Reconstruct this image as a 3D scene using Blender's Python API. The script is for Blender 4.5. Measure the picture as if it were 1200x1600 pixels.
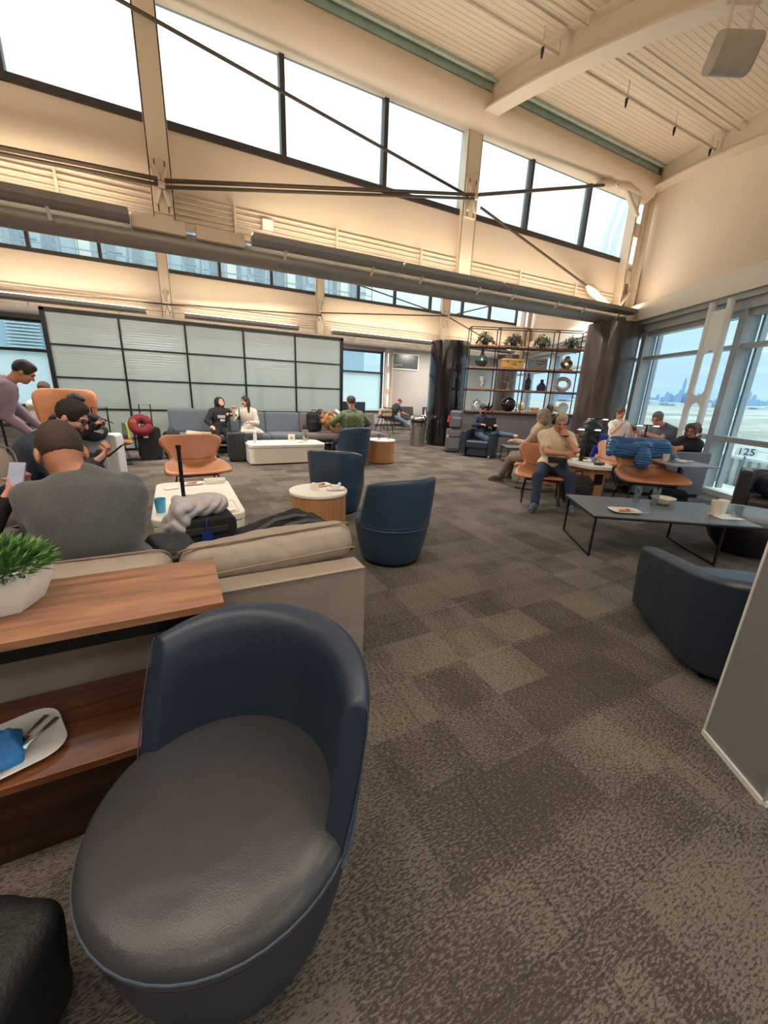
import bpy, bmesh, math, random
import numpy as np
from mathutils import Vector, Matrix
for o in list(bpy.data.objects): bpy.data.objects.remove(o)
scn = bpy.context.scene
COL = scn.collection
PI = math.pi
# ---------------------------------------------------------------- camera (room frame: X along the sawtooth walls, Y away, Z up)
CH = 1.55; FPX = 617.0
def _cam():
    C = np.array([600., 800.])
    dn = np.array([514-C[0], -(2833-C[1]), -FPX]); dn /= np.linalg.norm(dn)
    up = -dn
    xa = np.array([1830-C[0], -(660-C[1]), -FPX]); xa -= xa@up*up; xa /= np.linalg.norm(xa)
    return np.array([xa, np.cross(up, xa), up])
RW = _cam()
cam = bpy.data.objects.new('camera', bpy.data.cameras.new('camera'))
COL.objects.link(cam)
cam.matrix_world = Matrix.Translation((0, 0, CH)) @ Matrix([list(r) for r in RW]).to_4x4()
cam.data.sensor_fit = 'VERTICAL'; cam.data.sensor_height = 36; cam.data.sensor_width = 27
cam.data.lens = FPX/1600*36; cam.data.clip_start = .05; cam.data.clip_end = 30000
scn.camera = cam
scn.view_settings.view_transform = 'Standard'; scn.view_settings.look = 'None'
scn.view_settings.gamma = 1; scn.view_settings.use_curve_mapping = False
scn.view_settings.exposure = 0.66
RT = np.array([.89, -.456, 0]); DD = np.array([.456, .89, 0])     # second grid of the place: along / across the runway window wall
def LD(l, d, z=0): return Vector((.89*l+.456*d, -.456*l+.89*d, z))
AZ = math.atan2(-.456, .89)                                        # rotation of that grid
# ---------------------------------------------------------------- materials helpers
def lin(c):
    return tuple(((v/255)/12.92 if v/255 <= .04045 else ((v/255+.055)/1.055)**2.4) for v in c)
_m = {}
def nt(name):
    m = bpy.data.materials.new(name); m.use_nodes = True
    N = m.node_tree.nodes; L = m.node_tree.links
    return m, N, L, N['Principled BSDF']
def mat(name, rgb, rough=.6, metal=0, var=.12, vs=6, bump=.0, bs=120, spec=.5, coat=0, emit=None, es=0, sheen=0, stretch=(1, 1, 1), alpha=1, trans=0):
    if name in _m: return _m[name]
    m, N, L, P = nt(name)
    c = lin(rgb)
    P.inputs['Roughness'].default_value = rough; P.inputs['Metallic'].default_value = metal
    P.inputs['Specular IOR Level'].default_value = spec; P.inputs['Coat Weight'].default_value = coat
    if sheen: P.inputs['Sheen Weight'].default_value = sheen
    if trans: P.inputs['Transmission Weight'].default_value = trans
    tc = N.new('ShaderNodeTexCoord'); mp = N.new('ShaderNodeMapping'); mp.inputs['Scale'].default_value = stretch
    L.new(tc.outputs['Object'], mp.inputs['Vector'])
    if var:
        n = N.new('ShaderNodeTexNoise'); n.inputs['Scale'].default_value = vs; n.inputs['Detail'].default_value = 5
        L.new(mp.outputs[0], n.inputs['Vector'])
        r = N.new('ShaderNodeValToRGB')
        r.color_ramp.elements[0].position = .3; r.color_ramp.elements[1].position = .7
        r.color_ramp.elements[0].color = tuple(v*(1-var) for v in c)+(1,); r.color_ramp.elements[1].color = tuple(min(1, v*(1+var)) for v in c)+(1,)
        L.new(n.outputs['Fac'], r.inputs[0]); L.new(r.outputs[0], P.inputs['Base Color'])
    else: P.inputs['Base Color'].default_value = c+(1,)
    if bump:
        n2 = N.new('ShaderNodeTexNoise'); n2.inputs['Scale'].default_value = bs; n2.inputs['Detail'].default_value = 3
        L.new(mp.outputs[0], n2.inputs['Vector'])
        b = N.new('ShaderNodeBump'); b.inputs['Strength'].default_value = bump; b.inputs['Distance'].default_value = .01
        L.new(n2.outputs['Fac'], b.inputs['Height']); L.new(b.outputs[0], P.inputs['Normal'])
    if emit: P.inputs['Emission Color'].default_value = lin(emit)+(1,); P.inputs['Emission Strength'].default_value = es
    _m[name] = m
    return m
def leather(name, rgb, rough=.36, wr=1.0):
    if name in _m: return _m[name]
    m = mat(name, rgb, rough, 0, .10, 3, spec=.55)
    N = m.node_tree.nodes; L = m.node_tree.links; P = N['Principled BSDF']
    tc = N['Texture Coordinate']
    v = N.new('ShaderNodeTexVoronoi'); v.inputs['Scale'].default_value = 260
    w = N.new('ShaderNodeTexNoise'); w.inputs['Scale'].default_value = 5; w.inputs['Detail'].default_value = 2; w.inputs['Distortion'].default_value = .6
    L.new(tc.outputs['Object'], v.inputs['Vector']); L.new(tc.outputs['Object'], w.inputs['Vector'])
    b1 = N.new('ShaderNodeBump'); b1.inputs['Strength'].default_value = .12; b1.inputs['Distance'].default_value = .004
    b2 = N.new('ShaderNodeBump'); b2.inputs['Strength'].default_value = .35*wr; b2.inputs['Distance'].default_value = .03
    L.new(v.outputs['Distance'], b1.inputs['Height']); L.new(w.outputs['Fac'], b2.inputs['Height'])
    L.new(b2.outputs[0], b1.inputs['Normal']); L.new(b1.outputs[0], P.inputs['Normal'])
    return m
def wood(name, c1, c2, rough=.4, axis='x', scale=1.0):
    if name in _m: return _m[name]
    m, N, L, P = nt(name)
    tc = N.new('ShaderNodeTexCoord'); mp = N.new('ShaderNodeMapping')
    s = {'x': (.9, 9, 9), 'z': (14, 14, .6)}[axis]; mp.inputs['Scale'].default_value = tuple(v*scale for v in s)
    L.new(tc.outputs['Object'], mp.inputs['Vector'])
    n = N.new('ShaderNodeTexNoise'); n.inputs['Scale'].default_value = 1.6; n.inputs['Detail'].default_value = 8; n.inputs['Distortion'].default_value = 1.2
    n2 = N.new('ShaderNodeTexNoise'); n2.inputs['Scale'].default_value = 14; n2.inputs['Detail'].default_value = 4
    L.new(mp.outputs[0], n.inputs['Vector']); L.new(mp.outputs[0], n2.inputs['Vector'])
    a = N.new('ShaderNodeMath'); a.operation = 'MULTIPLY_ADD'; a.inputs[1].default_value = .25
    L.new(n2.outputs['Fac'], a.inputs[0]); L.new(n.outputs['Fac'], a.inputs[2])
    r = N.new('ShaderNodeValToRGB'); r.color_ramp.elements[0].position = .42; r.color_ramp.elements[1].position = .78
    r.color_ramp.elements[0].color = lin(c2)+(1,); r.color_ramp.elements[1].color = lin(c1)+(1,)
    L.new(a.outputs[0], r.inputs[0]); L.new(r.outputs[0], P.inputs['Base Color'])
    P.inputs['Roughness'].default_value = rough
    _m[name] = m
    return m
def thin_glass(name, rgb=(225, 240, 242), gloss=.08, haze=0.0):
    """a window pane: mostly straight-through light, a little mirror, optional frost"""
    if name in _m: return _m[name]
    m, N, L, P = nt(name); N.remove(P)
    t = N.new('ShaderNodeBsdfTransparent'); t.inputs[0].default_value = lin(rgb)+(1,)
    g = N.new('ShaderNodeBsdfGlossy'); g.inputs['Roughness'].default_value = .03
    x = N.new('ShaderNodeMixShader'); x.inputs[0].default_value = gloss
    L.new(t.outputs[0], x.inputs[1]); L.new(g.outputs[0], x.inputs[2])
    last = x
    if haze:
        d = N.new('ShaderNodeBsdfTranslucent'); d.inputs[0].default_value = lin((235, 245, 245))+(1,)
        y = N.new('ShaderNodeMixShader'); y.inputs[0].default_value = haze
        L.new(x.outputs[0], y.inputs[1]); L.new(d.outputs[0], y.inputs[2]); last = y
    L.new(last.outputs[0], N['Material Output'].inputs[0])
    _m[name] = m
    return m
# ---------------------------------------------------------------- mesh helpers
class MB:
    def __init__(s): s.v = []; s.f = []; s.mi = []; s.cur = 0
    def add(s, vs, fs):
        o = len(s.v); s.v += [tuple(v) for v in vs]; s.f += [tuple(i+o for i in f) for f in fs]; s.mi += [s.cur]*len(fs); return s
    def box(s, c, d, rz=0, M=None):
        x, y, z = d[0]/2, d[1]/2, d[2]/2
        vs = [Vector((a*x, b*y, e*z)) for a in (-1, 1) for b in (-1, 1) for e in (-1, 1)]
        R = M if M is not None else Matrix.Rotation(rz, 3, 'Z')
        vs = [R@v+Vector(c) for v in vs]
        return s.add(vs, [(0, 1, 3, 2), (4, 6, 7, 5), (0, 4, 5, 1), (2, 3, 7, 6), (0, 2, 6, 4), (1, 5, 7, 3)])
    def span(s, a, b):      # axis box from corner to corner
        a = Vector(a); b = Vector(b); return s.box((a+b)/2, [abs(t) for t in (b-a)])
    def bar(s, a, b, w, h=None, up=(0, 0, 1)):
        a = Vector(a); b = Vector(b); h = h or w; d = b-a; l = d.length; d.normalize()
        u = Vector(up)
        if abs(d.dot(u)) > .98: u = Vector((1, 0, 0))
        sd = d.cross(u).normalized(); u = sd.cross(d)
        return s.box((a+b)/2, (w, l, h), M=Matrix((sd, d, u)).transposed())
    def tube(s, pts, r, n=10, closed=False, cap=True):
        pts = [Vector(p) for p in pts]; k = len(pts)
        rs = r if hasattr(r, '__len__') else [r]*k
        o = len(s.v); pu = None
        for i, p in enumerate(pts):
            if closed: d = pts[(i+1) % k]-pts[i-1]
            else: d = pts[min(i+1, k-1)]-pts[max(i-1, 0)]
            d.normalize()
            if pu is None: pu = Vector((0, 0, 1)) if abs(d.z) < .9 else Vector((1, 0, 0))
            sd = d.cross(pu).normalized(); u = sd.cross(d).normalized(); pu = u
            for j in range(n):
                a = 2*PI*j/n; s.v.append(tuple(p+(sd*math.cos(a)+u*math.sin(a))*rs[i]))
        m = k if closed else k-1
        for i in range(m):
            for j in range(n):
                a = o+i*n+j; b = o+i*n+(j+1) % n; c = o+((i+1) % k)*n+(j+1) % n; d = o+((i+1) % k)*n+j
                s.f.append((a, b, c, d)); s.mi.append(s.cur)
        if cap and not closed:
            s.f.append(tuple(o+j for j in range(n))[::-1]); s.f.append(tuple(o+(k-1)*n+j for j in range(n))); s.mi += [s.cur]*2
        return s
    def lathe(s, prof, c=(0, 0, 0), n=32, M=None, a0=0, a1=2*PI):
        full = abs(a1-a0-2*PI) < 1e-6; o = len(s.v); k = len(prof); nn = n if full else n+1
        for j in range(nn):
            a = a0+(a1-a0)*j/n
            for r, z in prof:
                v = Vector((r*math.cos(a), r*math.sin(a), z))
                if M is not None: v = M@v
                s.v.append(tuple(v+Vector(c)))
        for j in range(n):
            jn = (j+1) % nn
            for i in range(k-1):
                s.f.append((o+j*k+i, o+jn*k+i, o+jn*k+i+1, o+j*k+i+1)); s.mi.append(s.cur)
        return s
    def prism(s, poly, z0, z1, M=None, c=(0, 0, 0)):
        n = len(poly); vs = [Vector((x, y, z)) for z in (z0, z1) for x, y in poly]
        if M is not None: vs = [M@v for v in vs]
        vs = [v+Vector(c) for v in vs]
        return s.add(vs, [tuple(range(n))[::-1], tuple(range(n, 2*n))]+[(i, (i+1) % n, n+(i+1) % n, n+i) for i in range(n)])
    def grid(s, fn, nu, nv):
        vs = [fn(i/nu, j/nv) for j in range(nv+1) for i in range(nu+1)]
        return s.add(vs, [(j*(nu+1)+i, j*(nu+1)+i+1, (j+1)*(nu+1)+i+1, (j+1)*(nu+1)+i) for j in range(nv) for i in range(nu)])
    def build(s, name, m, parent=None, smooth=False, bevel=0, sub=0, solid=0, off=None, seg=2, loc=None, rz=0):
        me = bpy.data.meshes.new(name)
        me.from_pydata(s.v, [], s.f); me.update()
        ms = m if isinstance(m, (list, tuple)) else [m]
        for x in ms: me.materials.append(x)
        if len(ms) > 1: me.polygons.foreach_set('material_index', s.mi)
        bm = bmesh.new(); bm.from_mesh(me)
        if smooth or sub: bmesh.ops.remove_doubles(bm, verts=bm.verts, dist=1e-5)
        bmesh.ops.recalc_face_normals(bm, faces=bm.faces); bm.to_mesh(me); bm.free()
        if smooth:
            me.polygons.foreach_set('use_smooth', [True]*len(me.polygons))
            try: me.set_sharp_from_angle(angle=math.radians(38 if smooth is True else smooth))
            except Exception: pass
        o = bpy.data.objects.new(name, me); COL.objects.link(o)
        if parent is not None: o.parent = parent
        if loc is not None: o.location = loc
        if rz: o.rotation_euler = (0, 0, rz)
        if solid:
            q = o.modifiers.new('solid', 'SOLIDIFY'); q.thickness = solid; q.offset = 0 if off is None else off
        if bevel:
            q = o.modifiers.new('bevel', 'BEVEL'); q.width = bevel; q.segments = seg; q.limit_method = 'ANGLE'; q.angle_limit = math.radians(40)
            if not smooth: me.polygons.foreach_set('use_smooth', [True]*len(me.polygons)); q.harden_normals = True
        if sub:
            q = o.modifiers.new('sub', 'SUBSURF'); q.levels = sub; q.render_levels = sub
        return o
def thing(name, label, cat, loc=(0, 0, 0), rz=0, group=None):
    o = bpy.data.objects.new(name, None); COL.objects.link(o)
    o.location = loc; o.rotation_euler = (0, 0, rz); o.empty_display_size = .1
    o['label'] = label; o['category'] = cat
    if group: o['group'] = group
    return o
def tag(o, label, cat, group=None, kind=None):
    o['label'] = label; o['category'] = cat
    if group: o['group'] = group
    if kind: o['kind'] = kind
    return o
def struct(o): o['kind'] = 'structure'; return o
def lab(o, s): o['label'] = s; return o
def dup(root, loc, rz, label, group=None):
    r = root.copy(); COL.objects.link(r); r.location = loc; r.rotation_euler = (0, 0, rz); r['label'] = label
    if group: r['group'] = group
    for ch in list(root.children):
        c = ch.copy(); COL.objects.link(c); c.parent = r
        for g in list(ch.children):
            d = g.copy(); COL.objects.link(d); d.parent = c
    return r
def rrect(w, d, r, n=5):
    out = []
    for cx, cy, a0 in ((w/2-r, d/2-r, 0), (-w/2+r, d/2-r, PI/2), (-w/2+r, -d/2+r, PI), (w/2-r, -d/2+r, 1.5*PI)):
        for i in range(n+1):
            a = a0+PI/2*i/n; out.append((cx+r*math.cos(a), cy+r*math.sin(a)))
    return out
# ---------------------------------------------------------------- soft-body surfaces: smooth union of cones, ellipsoids and boxes, meshed with surface nets
def V3(*a): return np.array(a, float)
def _d_cone(P, a, b, ra, rb):
    ab = b-a; t = np.clip(((P-a)@ab)/max(ab@ab, 1e-9), 0, 1)
    return np.linalg.norm(P-a-t[..., None]*ab, axis=-1)-(ra+(rb-ra)*t)
def _d_ell(P, c, r, R):
    q = (P-c)@R; k0 = np.linalg.norm(q/r, axis=-1); k1 = np.linalg.norm(q/(r*r), axis=-1)
    return k0*(k0-1)/np.maximum(k1, 1e-6)
def _d_box(P, c, h, R, rr):
    q = np.abs((P-c)@R)-(h-rr)
    return np.linalg.norm(np.maximum(q, 0), axis=-1)+np.minimum(q.max(-1), 0)-rr
def rotm(rx=0, ry=0, rz=0):
    return np.array(Matrix.Rotation(rz, 3, 'Z')@Matrix.Rotation(ry, 3, 'Y')@Matrix.Rotation(rx, 3, 'X'))
I3 = np.eye(3)
def cone(a, b, ra, rb=None, m=0, k=None): return ('c', np.array(a, float), np.array(b, float), ra, ra if rb is None else rb, m, k)
def ell(c, r, R=None, m=0, k=None): return ('e', np.array(c, float), np.array(r, float), I3 if R is None else R, 0, m, k)
def rbox(c, h, R=None, rr=.02, m=0, k=None): return ('b', np.array(c, float), np.array(h, float), I3 if R is None else R, rr, m, k)
def _bounds(p):
    if p[0] == 'c':
        return np.minimum(p[1]-p[3], p[2]-p[4]), np.maximum(p[1]+p[3], p[2]+p[4])
    e = np.abs(p[3])@p[2]
    return p[1]-e, p[1]+e
def _dist(p, P):
    if p[0] == 'c': return _d_cone(P, p[1], p[2], p[3], p[4])
    if p[0] == 'e': return _d_ell(P, p[1], p[2], p[3])
    return _d_box(P, p[1], p[2], p[3], p[4])
def blob(name, prims, mats, parent=None, res=.012, k=.03, cuts=(), off=(0, 0, 0), wr=None):
    """prims -> one continuous smooth mesh; wr=(amplitude, wavelength) adds cloth-like folds"""
    bs = [_bounds(p) for p in prims]
    mg = k+3*res
    lo = np.min([b[0] for b in bs], 0)-mg; hi = np.max([b[1] for b in bs], 0)+mg
    n = np.ceil((hi-lo)/res).astype(int)+1
    F = np.full(n, .5, np.float32); B = np.full(n, .5, np.float32); MI = np.zeros(n, np.int8)
    ax = [lo[i]+res*np.arange(n[i]) for i in range(3)]
    def sub(b):
        a = np.maximum(((b[0]-mg-lo)/res).astype(int), 0); c = np.minimum(((b[1]+mg-lo)/res).astype(int)+2, n)
        sl = tuple(slice(a[i], c[i]) for i in range(3))
        P = np.stack(np.meshgrid(*[ax[i][sl[i]] for i in range(3)], indexing='ij'), -1)
        return sl, P
    for p, b in zip(prims, bs):
        sl, P = sub(b); d = _dist(p, P); kk = p[6] if p[6] is not None else k
        f = F[sl]; bb = B[sl]; h = np.maximum(kk-np.abs(f-d), 0)/max(kk, 1e-6)
        F[sl] = np.minimum(f, d)-h*h*kk/4
        mi = MI[sl]; w = d < bb; mi[w] = p[5]; MI[sl] = mi; B[sl] = np.minimum(bb, d)
    for p in cuts:
        sl, P = sub(_bounds(p)); d = _dist(p, P); F[sl] = np.maximum(F[sl], -d)
    if wr:
        X, Y, Z = np.meshgrid(*ax, indexing='ij'); q = 2*PI/wr[1]
        wx = X+.35*wr[1]*np.sin(q*.45*Z+1.3*np.sin(q*.3*Y)); wz = Z+.4*wr[1]*np.sin(q*.4*X+1.1*np.sin(q*.35*Y+1)); a1 = 1-2*np.abs(np.sin(q*.42*wz+q*.30*wx+q*.2*Y)); a2 = 1-2*np.abs(np.sin(q*.5*wx-q*.33*wz+.8+q*.25*Y)); F += (wr[0]*(.75*a1*(.6+.4*np.sin(q*.31*wx+2))+.6*a2*(.5+.5*np.sin(q*.23*wz)))).astype(np.float32)
    # surface nets
    S = F < 0
    c = [F[i:n[0]-1+i, j:n[1]-1+j, l:n[2]-1+l] for i in (0, 1) for j in (0, 1) for l in (0, 1)]
    cs = np.stack(c, -1); ins = (cs < 0).sum(-1); act = (ins > 0) & (ins < 8)
    idx = -np.ones(act.shape, int); idx[act] = np.arange(act.sum())
    cv = cs[act]; corners = np.array([(i, j, l) for i in (0, 1) for j in (0, 1) for l in (0, 1)], float)
    acc = np.zeros((len(cv), 3)); cnt = np.zeros(len(cv))
    for a in range(8):
        for b in range(a+1, 8):
            if np.abs(corners[a]-corners[b]).sum() != 1: continue
            va, vb = cv[:, a], cv[:, b]; x = (va < 0) != (vb < 0)
            t = np.where(x, va/np.where(x, va-vb, 1), 0)
            pt = corners[a]+t[:, None]*(corners[b]-corners[a])
            acc[x] += pt[x]; cnt[x] += 1
    ii = np.argwhere(act)
    vs = lo+res*(ii+acc/cnt[:, None])-np.array(off)
    vm = MI[:-1, :-1, :-1][act]
    fs = []
    for axn in range(3):
        u, v = (axn+1) % 3, (axn+2) % 3
        s0 = [slice(1, -1)]*3; s0[axn] = slice(0, -1); s1 = [slice(1, -1)]*3; s1[axn] = slice(1, None)
        A = S[tuple(s0)]; Bq = S[tuple(s1)]
        e = np.argwhere(A != Bq); 
        if not len(e): continue
        inside = A[tuple(e.T)]
        e = e+np.array([0 if t == axn else 1 for t in range(3)])
        eu = np.zeros(3, int); eu[u] = 1; ev = np.zeros(3, int); ev[v] = 1
        q = np.stack([idx[tuple((e-eu-ev).T)], idx[tuple((e-ev).T)], idx[tuple(e.T)], idx[tuple((e-eu).T)]], 1)
        q[~inside] = q[~inside][:, ::-1]
        fs.append(q)
    fs = np.concatenate(fs)
    fs = fs[(fs >= 0).all(1)]
    me = bpy.data.meshes.new(name)
    me.from_pydata(vs.tolist(), [], fs.tolist())
    ms = mats if isinstance(mats, (list, tuple)) else [mats]
    for x in ms: me.materials.append(x)
    if len(ms) > 1: me.polygons.foreach_set('material_index', vm[fs[:, 0]].astype(np.int32))
    me.polygons.foreach_set('use_smooth', [True]*len(fs)); me.update()
    o = bpy.data.objects.new(name, me); COL.objects.link(o)
    if parent is not None: o.parent = parent
    return o
# ---------------------------------------------------------------- sky, daylight
w = bpy.data.worlds.new('sky'); scn.world = w; w.use_nodes = True
N = w.node_tree.nodes; L = w.node_tree.links; bg = N['Background']
tc = N.new('ShaderNodeTexCoord'); sx = N.new('ShaderNodeSeparateXYZ'); L.new(tc.outputs['Generated'], sx.inputs[0])
rp = N.new('ShaderNodeValToRGB'); e = rp.color_ramp.elements
e[0].position = 0.0; e[0].color = (.21, .26, .29, 1); e[1].position = .75; e[1].color = (.93, .97, 1, 1)
q = e.new(.10); q.color = (.23, .28, .31, 1); q = e.new(.26); q.color = (.30, .35, .375, 1); q = e.new(.42); q.color = (.42, .45, .46, 1)
L.new(sx.outputs['Z'], rp.inputs[0])
mp = N.new('ShaderNodeMapping'); mp.inputs['Scale'].default_value = (1.2, 1.2, 14); L.new(tc.outputs['Generated'], mp.inputs[0])
cn = N.new('ShaderNodeTexNoise'); cn.inputs['Scale'].default_value = 2.4; cn.inputs['Detail'].default_value = 7; L.new(mp.outputs[0], cn.inputs['Vector'])
cr = N.new('ShaderNodeValToRGB'); cr.color_ramp.elements[0].position = .42; cr.color_ramp.elements[1].position = .66; L.new(cn.outputs['Fac'], cr.inputs[0])
cm = N.new('ShaderNodeMath'); cm.operation = 'MULTIPLY'; cm.inputs[1].default_value = .55; L.new(cr.outputs[0], cm.inputs[0])
mx = N.new('ShaderNodeMixRGB'); mx.blend_type = 'LIGHTEN'; mx.inputs[2].default_value = (.31, .335, .35, 1); mx.use_clamp = False
L.new(cm.outputs[0], mx.inputs[0]); L.new(rp.outputs[0], mx.inputs[1]); L.new(mx.outputs[0], bg.inputs[0])
bg.inputs[1].default_value = 2.75
def area(name, loc, rot, sx_, sy_, power, col, parent=None, spread=PI, portal=False):
    l = bpy.data.lights.new(name, 'AREA'); l.shape = 'RECTANGLE'; l.size = sx_; l.size_y = sy_; l.energy = power; l.color = col; l.spread = spread
    o = bpy.data.objects.new(name, l); COL.objects.link(o); o.location = loc; o.rotation_euler = rot
    if parent is not None: o.parent = parent
    if portal: l.cycles.is_portal = True
    return o
WARM = (1, .80, .62)
for i in range(3):      # daylight reaches the hall through these openings
    area('window_portal', (-3.2+i*5.4, 7.12, 5.37), (math.radians(-90), 0, 0), 5.3, 1.3, 1, (1, 1, 1), portal=True)
pr_ = area('window_portal', LD(6.2, 7.0, 1.6), (0, 0, 0), 13, 3.0, 1, (1, 1, 1), portal=True)
pr_.rotation_euler = (math.radians(90), 0, AZ+PI/2)
# ================================================================ the setting
def carpet():
    m, N, L, P = nt('carpet tiles')
    tc = N.new('ShaderNodeTexCoord')
    def mapn(s, o=(0, 0, 0)):
        q = N.new('ShaderNodeMapping'); q.inputs['Scale'].default_value = s; q.inputs['Location'].default_value = o; L.new(tc.outputs['Object'], q.inputs[0]); return q
    def rnd(s, o):
        q = mapn(s, o); f = N.new('ShaderNodeVectorMath'); f.operation = 'FLOOR'; L.new(q.outputs[0], f.inputs[0])
        v = N.new('ShaderNodeTexWhiteNoise'); v.noise_dimensions = '2D'; L.new(f.outputs[0], v.inputs[0]); return v
    def noise(s, sc, det, rough=.6, dist=0):
        q = mapn(s); n = N.new('ShaderNodeTexNoise'); n.inputs['Scale'].default_value = sc; n.inputs['Detail'].default_value = det
        n.inputs['Roughness'].default_value = rough; n.inputs['Distortion'].default_value = dist
        L.new(q.outputs[0], n.inputs[0]); return n
    def mth(op, a, b, cl=False):
        q = N.new('ShaderNodeMath'); q.operation = op; q.use_clamp = cl
        for i, t in enumerate((a, b)):
            if isinstance(t, (int, float)): q.inputs[i].default_value = t
            else: L.new(t, q.inputs[i])
        return q.outputs[0]
    streak = noise((1, 2.9, 1), 52, 5, .7).outputs['Fac']
    big = noise((1, 1.3, 1), 1.6, 3).outputs['Fac']
    r1 = rnd((2.6, 3.1, 1), (.3, .1, 0)).outputs[0]; r2 = rnd((1.1, 1.75, 1), (.7, .3, 0)).outputs[0]; r3 = rnd((5.2, 3.4, 1), (.1, .7, 0)).outputs[0]
    s = mth('ADD', mth('MULTIPLY', r1, .30), mth('MULTIPLY', r2, .22)); s = mth('ADD', s, mth('MULTIPLY', r3, .12)); s = mth('ADD', s, mth('MULTIPLY', big, .5))
    t = mth('SUBTRACT', streak, mth('MULTIPLY', s, .36)); t = mth('SUBTRACT', t, .228)
    f = mth('MULTIPLY', t, 9, True)
    ribs = N.new('ShaderNodeTexWave'); ribs.inputs['Scale'].default_value = 62; ribs.bands_direction = 'Y'; ribs.inputs['Distortion'].default_value = .6; L.new(mapn((.2, 1, 1)).outputs[0], ribs.inputs[0])
    fine = noise((1, 1, 1), 260, 2).outputs['Fac']
    mx = N.new('ShaderNodeMixRGB'); L.new(f, mx.inputs[0]); mx.inputs[1].default_value = lin((74, 66, 61))+(1,); mx.inputs[2].default_value = lin((122, 114, 105))+(1,)
    # per-tile tint
    m2 = N.new('ShaderNodeMixRGB'); m2.blend_type = 'MULTIPLY'; m2.inputs[0].default_value = 1; L.new(mx.outputs[0], m2.inputs[1])
    tint = N.new('ShaderNodeMapRange'); tint.inputs[3].default_value = .66; tint.inputs[4].default_value = 1.3
    tt = mth('ADD', mth('MULTIPLY', fine, .55), mth('MULTIPLY', r2, .2)); tt = mth('ADD', tt, mth('MULTIPLY', ribs.outputs[0], .25)); L.new(tt, tint.inputs[0])
    # tile seams
    sp = N.new('ShaderNodeSeparateXYZ'); L.new(tc.outputs['Object'], sp.inputs[0])
    def seam(o, off, per):
        a = mth('ADD', o, off); a = mth('DIVIDE', a, per); a = mth('FRACT', a, 0); a = mth('SUBTRACT', a, .5); a = mth('ABSOLUTE', a, 0); return mth('GREATER_THAN', a, .4955)
    sm = mth('MAXIMUM', seam(sp.outputs[0], 100.0-.92, 1.0), seam(sp.outputs[1], 114-.395, .57))
    g = mth('SUBTRACT', tint.outputs[0], mth('MULTIPLY', sm, .28))
    cb = N.new('ShaderNodeCombineXYZ')
    for i in range(3): L.new(g, cb.inputs[i])
    L.new(cb.outputs[0], m2.inputs[2]); L.new(m2.outputs[0], P.inputs['Base Color'])
    P.inputs['Roughness'].default_value = .95; P.inputs['Specular IOR Level'].default_value = .15
    b = N.new('ShaderNodeBump'); b.inputs['Strength'].default_value = .5; b.inputs['Distance'].default_value = .006; L.new(mth('ADD', fine, mth('MULTIPLY', f, .6)), b.inputs['Height']); L.new(b.outputs[0], P.inputs['Normal'])
    return m
CREAM = mat('cream paint', (224, 208, 188), .75, var=.03, vs=.8)
CREAM2 = mat('cream painted steel', (220, 205, 186), .5, var=.03, vs=2)
WHITE = mat('warm white paint', (232, 226, 214), .6, var=.02)
GREYW = mat('grey wall paint', (176, 168, 162), .8, var=.03, vs=1)
FRAME = mat('dark window frame', (58, 52, 50), .5, var=.05)
ALU = mat('grey aluminium', (168, 172, 172), .5, .15, var=.04)
ALUD = mat('blue grey aluminium', (166, 168, 170), .5, .1, var=.04)
GAL = mat('galvanised grey steel', (150, 146, 142), .45, .4, var=.06)
BLK = mat('black steel', (20, 20, 22), .45, .3, var=.1)
ROD = mat('bronze steel rod', (84, 74, 64), .45, .5)
GL_HI = thin_glass('high clear glass', (236, 246, 248), .04, .10)
GL_FR = thin_glass('frosted glass', (222, 230, 228), .04, .75)
GL = thin_glass('window glass', (226, 240, 246), .05)
def roofz(y, y0=7.0, z0=6.58):
    s = max(0, y0-y); return z0-.115*s-.026*s*s
LW = 6.1
def onwall(y, l=LW): D = (y+.456*l)/.89; return .89*l+.456*D, y     # where the runway wall meets a given y
def XW(y): return onwall(y)[0]
# floor
fl = MB(); pts = [(-9, -7), (XW(-7)+.1, -7), (XW(17.4)+.1, 17.4), (-9, 17.4)]
fl.prism(pts, -.25, 0); struct(fl.build('floor', carpet()))
# roof decks: painted planks running along X
def planks():
    m = mat('cream roof planks', (218, 201, 180), .7, var=.05, vs=3, stretch=(.3, 3, 1))
    N = m.node_tree.nodes; L = m.node_tree.links; P = N['Principled BSDF']
    wv = N.new('ShaderNodeTexWave'); wv.bands_direction = 'Y'; wv.inputs['Scale'].default_value = 3.1; wv.wave_profile = 'SIN'
    L.new(N['Texture Coordinate'].outputs['Object'], wv.inputs[0])
    r = N.new('ShaderNodeMapRange'); r.inputs[1].default_value = 0; r.inputs[2].default_value = .06; L.new(wv.outputs['Fac'], r.inputs[0])
    b = N.new('ShaderNodeBump'); b.inputs['Strength'].default_value = .9; b.inputs['Distance'].default_value = .012; L.new(r.outputs[0], b.inputs['Height']); L.new(b.outputs[0], P.inputs['Normal'])
    return m
PL = planks()
def roof(name, y0, y1, z0, xl=-9):
    g = MB(); n = 14; rows = []
    for i in range(n+1):
        y = y0+(y1-y0)*i/n; z = roofz(y, y0, z0); rows.append((y, z))
    vs = []; fs = []
    for y, z in rows: vs += [(xl, y, z), (XW(y)+.12, y, z), (xl, y, z+.18), (XW(y)+.12, y, z+.18)]
    for i in range(n):
        a = 4*i; b = a+4; fs += [(a, a+1, b+1, b), (a+2, b+2, b+3, a+3), (a, b, b+2, a+2), (a+1, a+3, b+3, b+1)]
    fs += [(0, 2, 3, 1), (4*n, 4*n+1, 4*n+3, 4*n+2)]
    g.add(vs, fs); o = g.build(name, PL); o['kind'] = 'structure'; return o
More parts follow.
